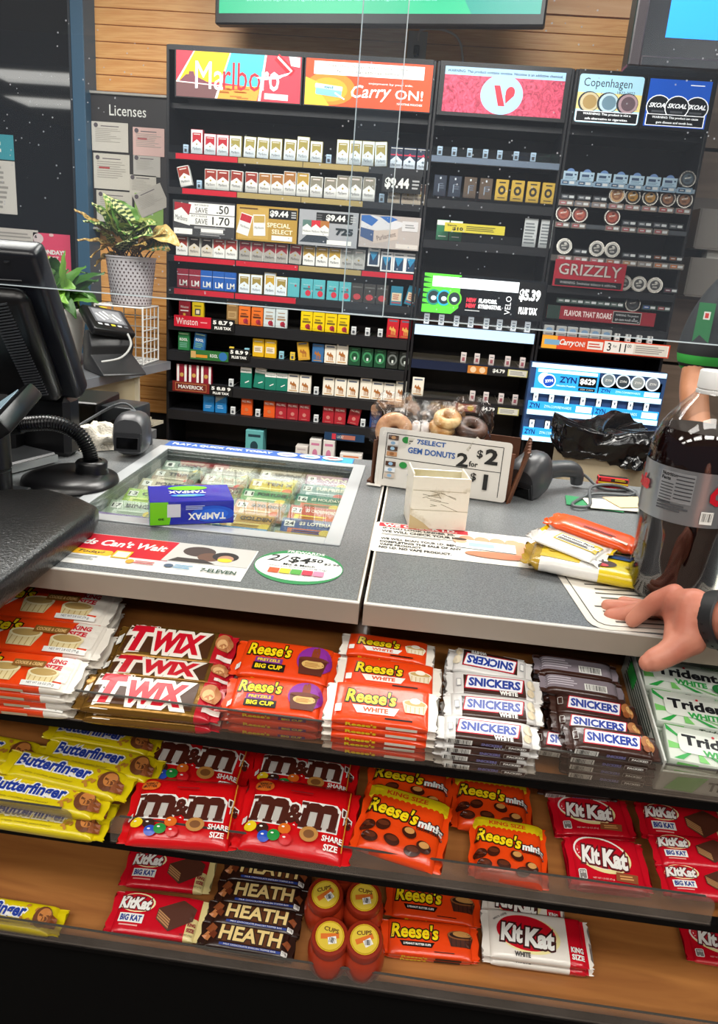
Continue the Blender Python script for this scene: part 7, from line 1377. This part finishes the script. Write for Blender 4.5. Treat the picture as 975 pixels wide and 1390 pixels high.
def flesh(name, V, E, extra, mat, parent, voxel=.0016, smooth=6):
    b = MB()
    def ball(c, r_, sc=(1, 1, 1)):
        vs = []; n, m = 14, 8
        for k in range(1, m):
            for i in range(n): ph = PI*k/m; th = 2*PI*i/n; vs.append((c[0]+r_*sc[0]*math.sin(ph)*math.cos(th), c[1]+r_*sc[1]*math.sin(ph)*math.sin(th), c[2]+r_*sc[2]*math.cos(ph)))
        fs = [(k*n+i, (k+1)*n+i, (k+1)*n+(i+1) % n, k*n+(i+1) % n) for k in range(m-2) for i in range(n)]
        t_ = len(vs); vs += [(c[0], c[1], c[2]+r_*sc[2]), (c[0], c[1], c[2]-r_*sc[2])]
        fs += [(t_, i, (i+1) % n) for i in range(n)]+[(t_+1, (m-2)*n+(i+1) % n, (m-2)*n+i) for i in range(n)]; b.add(vs, fs, mat)
    for v in V: ball(v[:3], v[3]*.99)
    for i, j in E:
        p0, p1 = Vector(V[i][:3]), Vector(V[j][:3]); b.tube([p0.lerp(p1, t_) for t_ in (0, .33, .66, 1)], [V[i][3]+(V[j][3]-V[i][3])*t_ for t_ in (0, .33, .66, 1)], mat, 16)
    for c, r_ in extra: ball(c, r_)
    o = b.build(name, parent)
    md = o.modifiers.new('u', 'REMESH'); md.mode = 'VOXEL'; md.voxel_size = voxel; sm_ = o.modifiers.new('s', 'SMOOTH'); sm_.factor = .5; sm_.iterations = smooth
    bpy.context.view_layer.update(); m2 = bpy.data.meshes.new_from_object(o.evaluated_get(bpy.context.evaluated_depsgraph_get())); o.modifiers.clear(); o.data = m2; m2.name = name
    m2.materials.clear(); m2.materials.append(mat); m2.shade_smooth(); return o
def J(px, py, Y, r1): q = at(px, py, Y); return (q.x, q.y, q.z, r1)
V = [J(985, 842, .700, .0255), J(962, 838, .708, .0250), J(1110, 856, .62, .033), J(1250, 890, .50, .040),
     J(942, 822, .718, .0185), J(940, 850, .708, .0195), J(922, 818, .732, .0150), J(920, 834, .735, .0150), J(924, 850, .722, .0160), J(936, 866, .702, .0185),
     J(916, 806, .742, .0112), J(892, 815, .750, .0102), J(874, 829, .757, .0096), J(859, 842, .759, .0084),
     J(908, 816, .756, .0115), J(878, 826, .772, .0098), J(852, 833, .780, .0094), J(829, 836, .784, .0084),
     J(906, 824, .768, .0110), J(878, 826, .788, .0092), J(850, 824, .798, .0088), J(825, 822, .804, .0078),
     J(914, 834, .772, .0105), J(892, 828, .798, .0088), J(868, 822, .812, .0082), J(846, 817, .820, .0072),
     J(920, 878, .698, .0150), J(904, 889, .694, .0130), J(889, 896, .692, .0122), J(879, 900, .691, .0092)]
E_ = [(0, 1), (0, 2), (2, 3), (1, 4), (1, 5), (4, 6), (4, 7), (5, 7), (5, 8), (5, 9), (6, 7), (7, 8), (8, 9), (4, 5), (6, 10), (10, 11), (11, 12), (12, 13), (6, 14), (14, 15), (15, 16), (16, 17), (7, 18), (18, 19), (19, 20), (20, 21), (7, 22), (22, 23), (23, 24), (24, 25), (9, 26), (26, 27), (27, 28), (28, 29), (8, 26)]
flesh('hand_and_forearm', V, E_, [], SKIN, root)
for k_, (i, j) in enumerate(((28, 29),)):
    p0, p1 = Vector(V[i][:3]), Vector(V[j][:3])

q0 = Vector(J(982, 842, .701, 0)[:3]); ax = (Vector(J(1110, 856, .62, 0)[:3])-q0).normalized(); mr = ax.to_track_quat('Z', 'Y').to_matrix().to_4x4()
b = MB(mat=T(*q0) @ mr); b.lathe([(.0285, -.011), (.0305, -.010), (.0308, 0), (.0305, .010), (.0285, .011)], M('#17181A', .5), n=36, cap=False)
b.build('wristband', root, smooth=50)
for k in range(8):
    an = PI+.3*k; b = MB(mat=T(*q0) @ mr @ Matrix.Rotation(an, 4, 'Z') @ T(.0309, 0, 0) @ Matrix.Rotation(PI/2, 4, 'Y')); b.lathe([(.0014, -.0004), (.0014, .0004)], M('#050505', .6), n=8); b.build('band_hole', root)
# shop worker
root = empty('person', 'shop worker in black shirt with green striped sleeve behind the bottle', 'person', (0, 0, 0))
S2 = mixmat('skin_tone', '#A06A4A', '#B88060', (1, 1, 1), 12, .5)
wx, wy = 1.10, 2.26
BODYV = [(wx, wy, .90, .15, .11), (wx, wy, 1.08, .15, .11), (wx, wy, 1.26, .16, .11), (wx, wy, 1.37, .12, .09), (wx, wy, 1.46, .052), (wx, wy-.01, 1.54, .062), (wx, wy-.015, 1.62, .082, .095), (wx, wy-.01, 1.71, .075, .085),
    (wx-.20, wy, 1.345, .058), (wx-.272, wy-.02, 1.14, .050), (wx-.292, wy-.06, 1.02, .044), (wx-.286, wy-.16, .90, .038), (wx-.27, wy-.24, .84, .028), (wx-.265, wy-.29, .81, .030, .016),
    (wx+.20, wy, 1.345, .058), (wx+.262, wy, 1.10, .046), (wx+.26, wy-.16, .93, .036), (wx+.24, wy-.28, .86, .028),
    (wx-.09, wy, .80, .085), (wx-.10, wy, .46, .058), (wx-.10, wy+.01, .08, .040), (wx-.10, wy-.12, .035, .035), (wx+.09, wy, .80, .085), (wx+.10, wy, .46, .058), (wx+.10, wy+.01, .08, .040), (wx+.10, wy-.12, .035, .035)]
BE = [(0, 1), (1, 2), (2, 3), (3, 4), (4, 5), (5, 6), (6, 7), (2, 8), (8, 9), (9, 10), (10, 11), (11, 12), (12, 13), (2, 14), (14, 15), (15, 16), (16, 17), (0, 18), (18, 19), (19, 20), (20, 21), (0, 22), (22, 23), (23, 24), (24, 25)]
skin('body', BODYV, BE, S2, 2, root)
for k in range(4):
    x0_ = wx-.265-.011*(k-1.5)
    b = MB(); b.tube([(x0_, wy-.29, .81), (x0_-.002, wy-.325, .795), (x0_-.002, wy-.348, .775), (x0_, wy-.358, .755)], [.009, .0085, .008, .006], S2, 8); b.build('finger', root, smooth=60)
b = MB(); b.tube([(wx-.235, wy-.27, .815), (wx-.225, wy-.30, .80), (wx-.226, wy-.325, .785)], [.011, .0095, .007], S2, 8); b.build('thumb', root, smooth=60)
SH = [(wx, wy, .90, .168, .128), (wx, wy, 1.08, .168, .128), (wx, wy, 1.26, .178, .128), (wx, wy, 1.375, .125, .10), (wx, wy, 1.42, .066), (wx-.205, wy, 1.335, .078), (wx-.262, wy-.010, 1.18, .082), (wx-.285, wy-.035, 1.045, .078), (wx+.205, wy, 1.335, .078), (wx+.258, wy, 1.20, .078), (wx+.262, wy, 1.10, .074)]
SHIRT = bpy.data.materials.new('striped_cloth'); SHIRT.use_nodes = True; nt = SHIRT.node_tree; pb = nt.nodes['Principled BSDF']; pb.inputs['Roughness'].default_value = .8
tc = nt.nodes.new('ShaderNodeTexCoord'); sp = nt.nodes.new('ShaderNodeSeparateXYZ'); rp = nt.nodes.new('ShaderNodeValToRGB'); ma = nt.nodes.new('ShaderNodeMapRange'); ma.inputs[1].default_value = 1.0; ma.inputs[2].default_value = 1.2
rp.color_ramp.interpolation = 'CONSTANT'; els = rp.color_ramp.elements; els[0].position = 0; els[0].color = (*hx('#15171A'), 1); els[1].position = .34; els[1].color = (*hx('#2E9A3A'), 1)
for pos, c_ in ((.42, '#15171A'), (.47, '#2E9A3A'), (.60, '#15171A')): e_ = els.new(pos); e_.color = (*hx(c_), 1)
lt = nt.nodes.new('ShaderNodeMath'); lt.operation = 'LESS_THAN'; lt.inputs[1].default_value = wx-.165; mxn = nt.nodes.new('ShaderNodeMix'); mxn.data_type = 'RGBA'; mxn.inputs[6].default_value = (*hx('#15171A'), 1)
for a_, b_ in ((tc.outputs['Object'], sp.inputs[0]), (sp.outputs[2], ma.inputs[0]), (ma.outputs[0], rp.inputs[0]), (sp.outputs[0], lt.inputs[0]), (lt.outputs[0], mxn.inputs[0]), (rp.outputs[0], mxn.inputs[7]), (mxn.outputs[2], pb.inputs['Base Color'])): nt.links.new(a_, b_)
sh = skin('shirt', SH, [(0, 1), (1, 2), (2, 3), (3, 4), (2, 5), (5, 6), (6, 7), (2, 8), (8, 9), (9, 10)], SHIRT, 2, root)
lump('x', '', '', (wx, wy+.01, 1.64), .095, .105, .13, M('#1E140E', .7), .1, seed=2, parent=root).name = 'hair'
for sx in (-1, 1):
    b = MB(); b.lathe([(.0, -.003), (.010, 0), (.011, .004), (.0, .006)], S2, n=12, cap=False); o = b.build('ear', root, smooth=60); o.location = (wx+sx*.078, wy-.015, 1.63); o.rotation_euler = (0, sx*PI/2, 0); o.scale = (1.6, 1, 1)
    b = MB(); b.lathe([(.0, -.008), (.008, -.003), (.009, .0), (.0, .008)], M('#E8E4DC', .2), n=12, cap=False); o = b.build('eye', root, smooth=60); o.location = (wx+sx*.030, wy-.100, 1.645)
    b = MB(); b.box((0, 0, 0), (.004, .003, .007), M('#2A1A10', .2)); o = b.build('pupil', root); o.location = (wx+sx*.030, wy-.110, 1.645)
b = MB(); b.tube([(wx, wy-.105, 1.65), (wx, wy-.118, 1.625), (wx, wy-.124, 1.610)], [.007, .009, .012], S2, 8); b.build('nose', root, smooth=60)
b = MB(); b.box((wx, wy-.108, 1.578), (.042, .006, .009), M('#8A4A40', .5)); b.build('mouth', root, bevel=.002)
# shirt badge shaped panel
b = MB(mat=T(wx-.305, wy-.075, 1.215) @ Matrix.Rotation(R(-35), 4, 'Z') @ STAND); b.rect(0, 0, .045, .11, M('#1E6A3A', .6)); b.rect(.004, .02, .018, .022, M('#D8D8D0')); b.rect(.004, .02, .010, .014, M('#C0302A'))
o = b.build('sleeve_patch', root)

# ================================================================== clear shield over the counter
SHM = clear('shield_acrylic', (.97, .985, .99), refl=.012, rough=.02, dust=.45); SY = 1.08; SZ = 1.2285
for i, (x0, x1, yo, lab) in enumerate(((-1.30, -.062, 0, 'left clear hanging shield pane over the left counter'), (-.123, 1.30, .007, 'right clear hanging shield pane overlapping the left one'))):
    root = empty('shield_pane', lab, 'shield', ((x0+x1)/2, SY+yo, SZ)); w2 = (x1-x0)/2
    b = MB(); b.bx(-w2, w2, 0, .004, 0, 1.45, SHM); b.build('acrylic_sheet', root)
    EG = M('#C8D4D8', .25, 0, .12)
    b = MB(); b.bx(-w2, w2, -.0002, .0042, -.0012, .0003, EG); b.build('bottom_edge', root)
    sx = w2 if i == 0 else -w2; b = MB(); b.bx(sx-.0006, sx+.0006, -.0002, .0042, 0, 1.45, EG); b.build('side_edge', root)
    for k in (-.7, .7): b = MB(); b.bx(k*w2-.0015, k*w2+.0015, 0, .003, 1.45, CEIL-SZ, M('#9A9A9A', .3, .8)); b.build('hanging_wire', root)
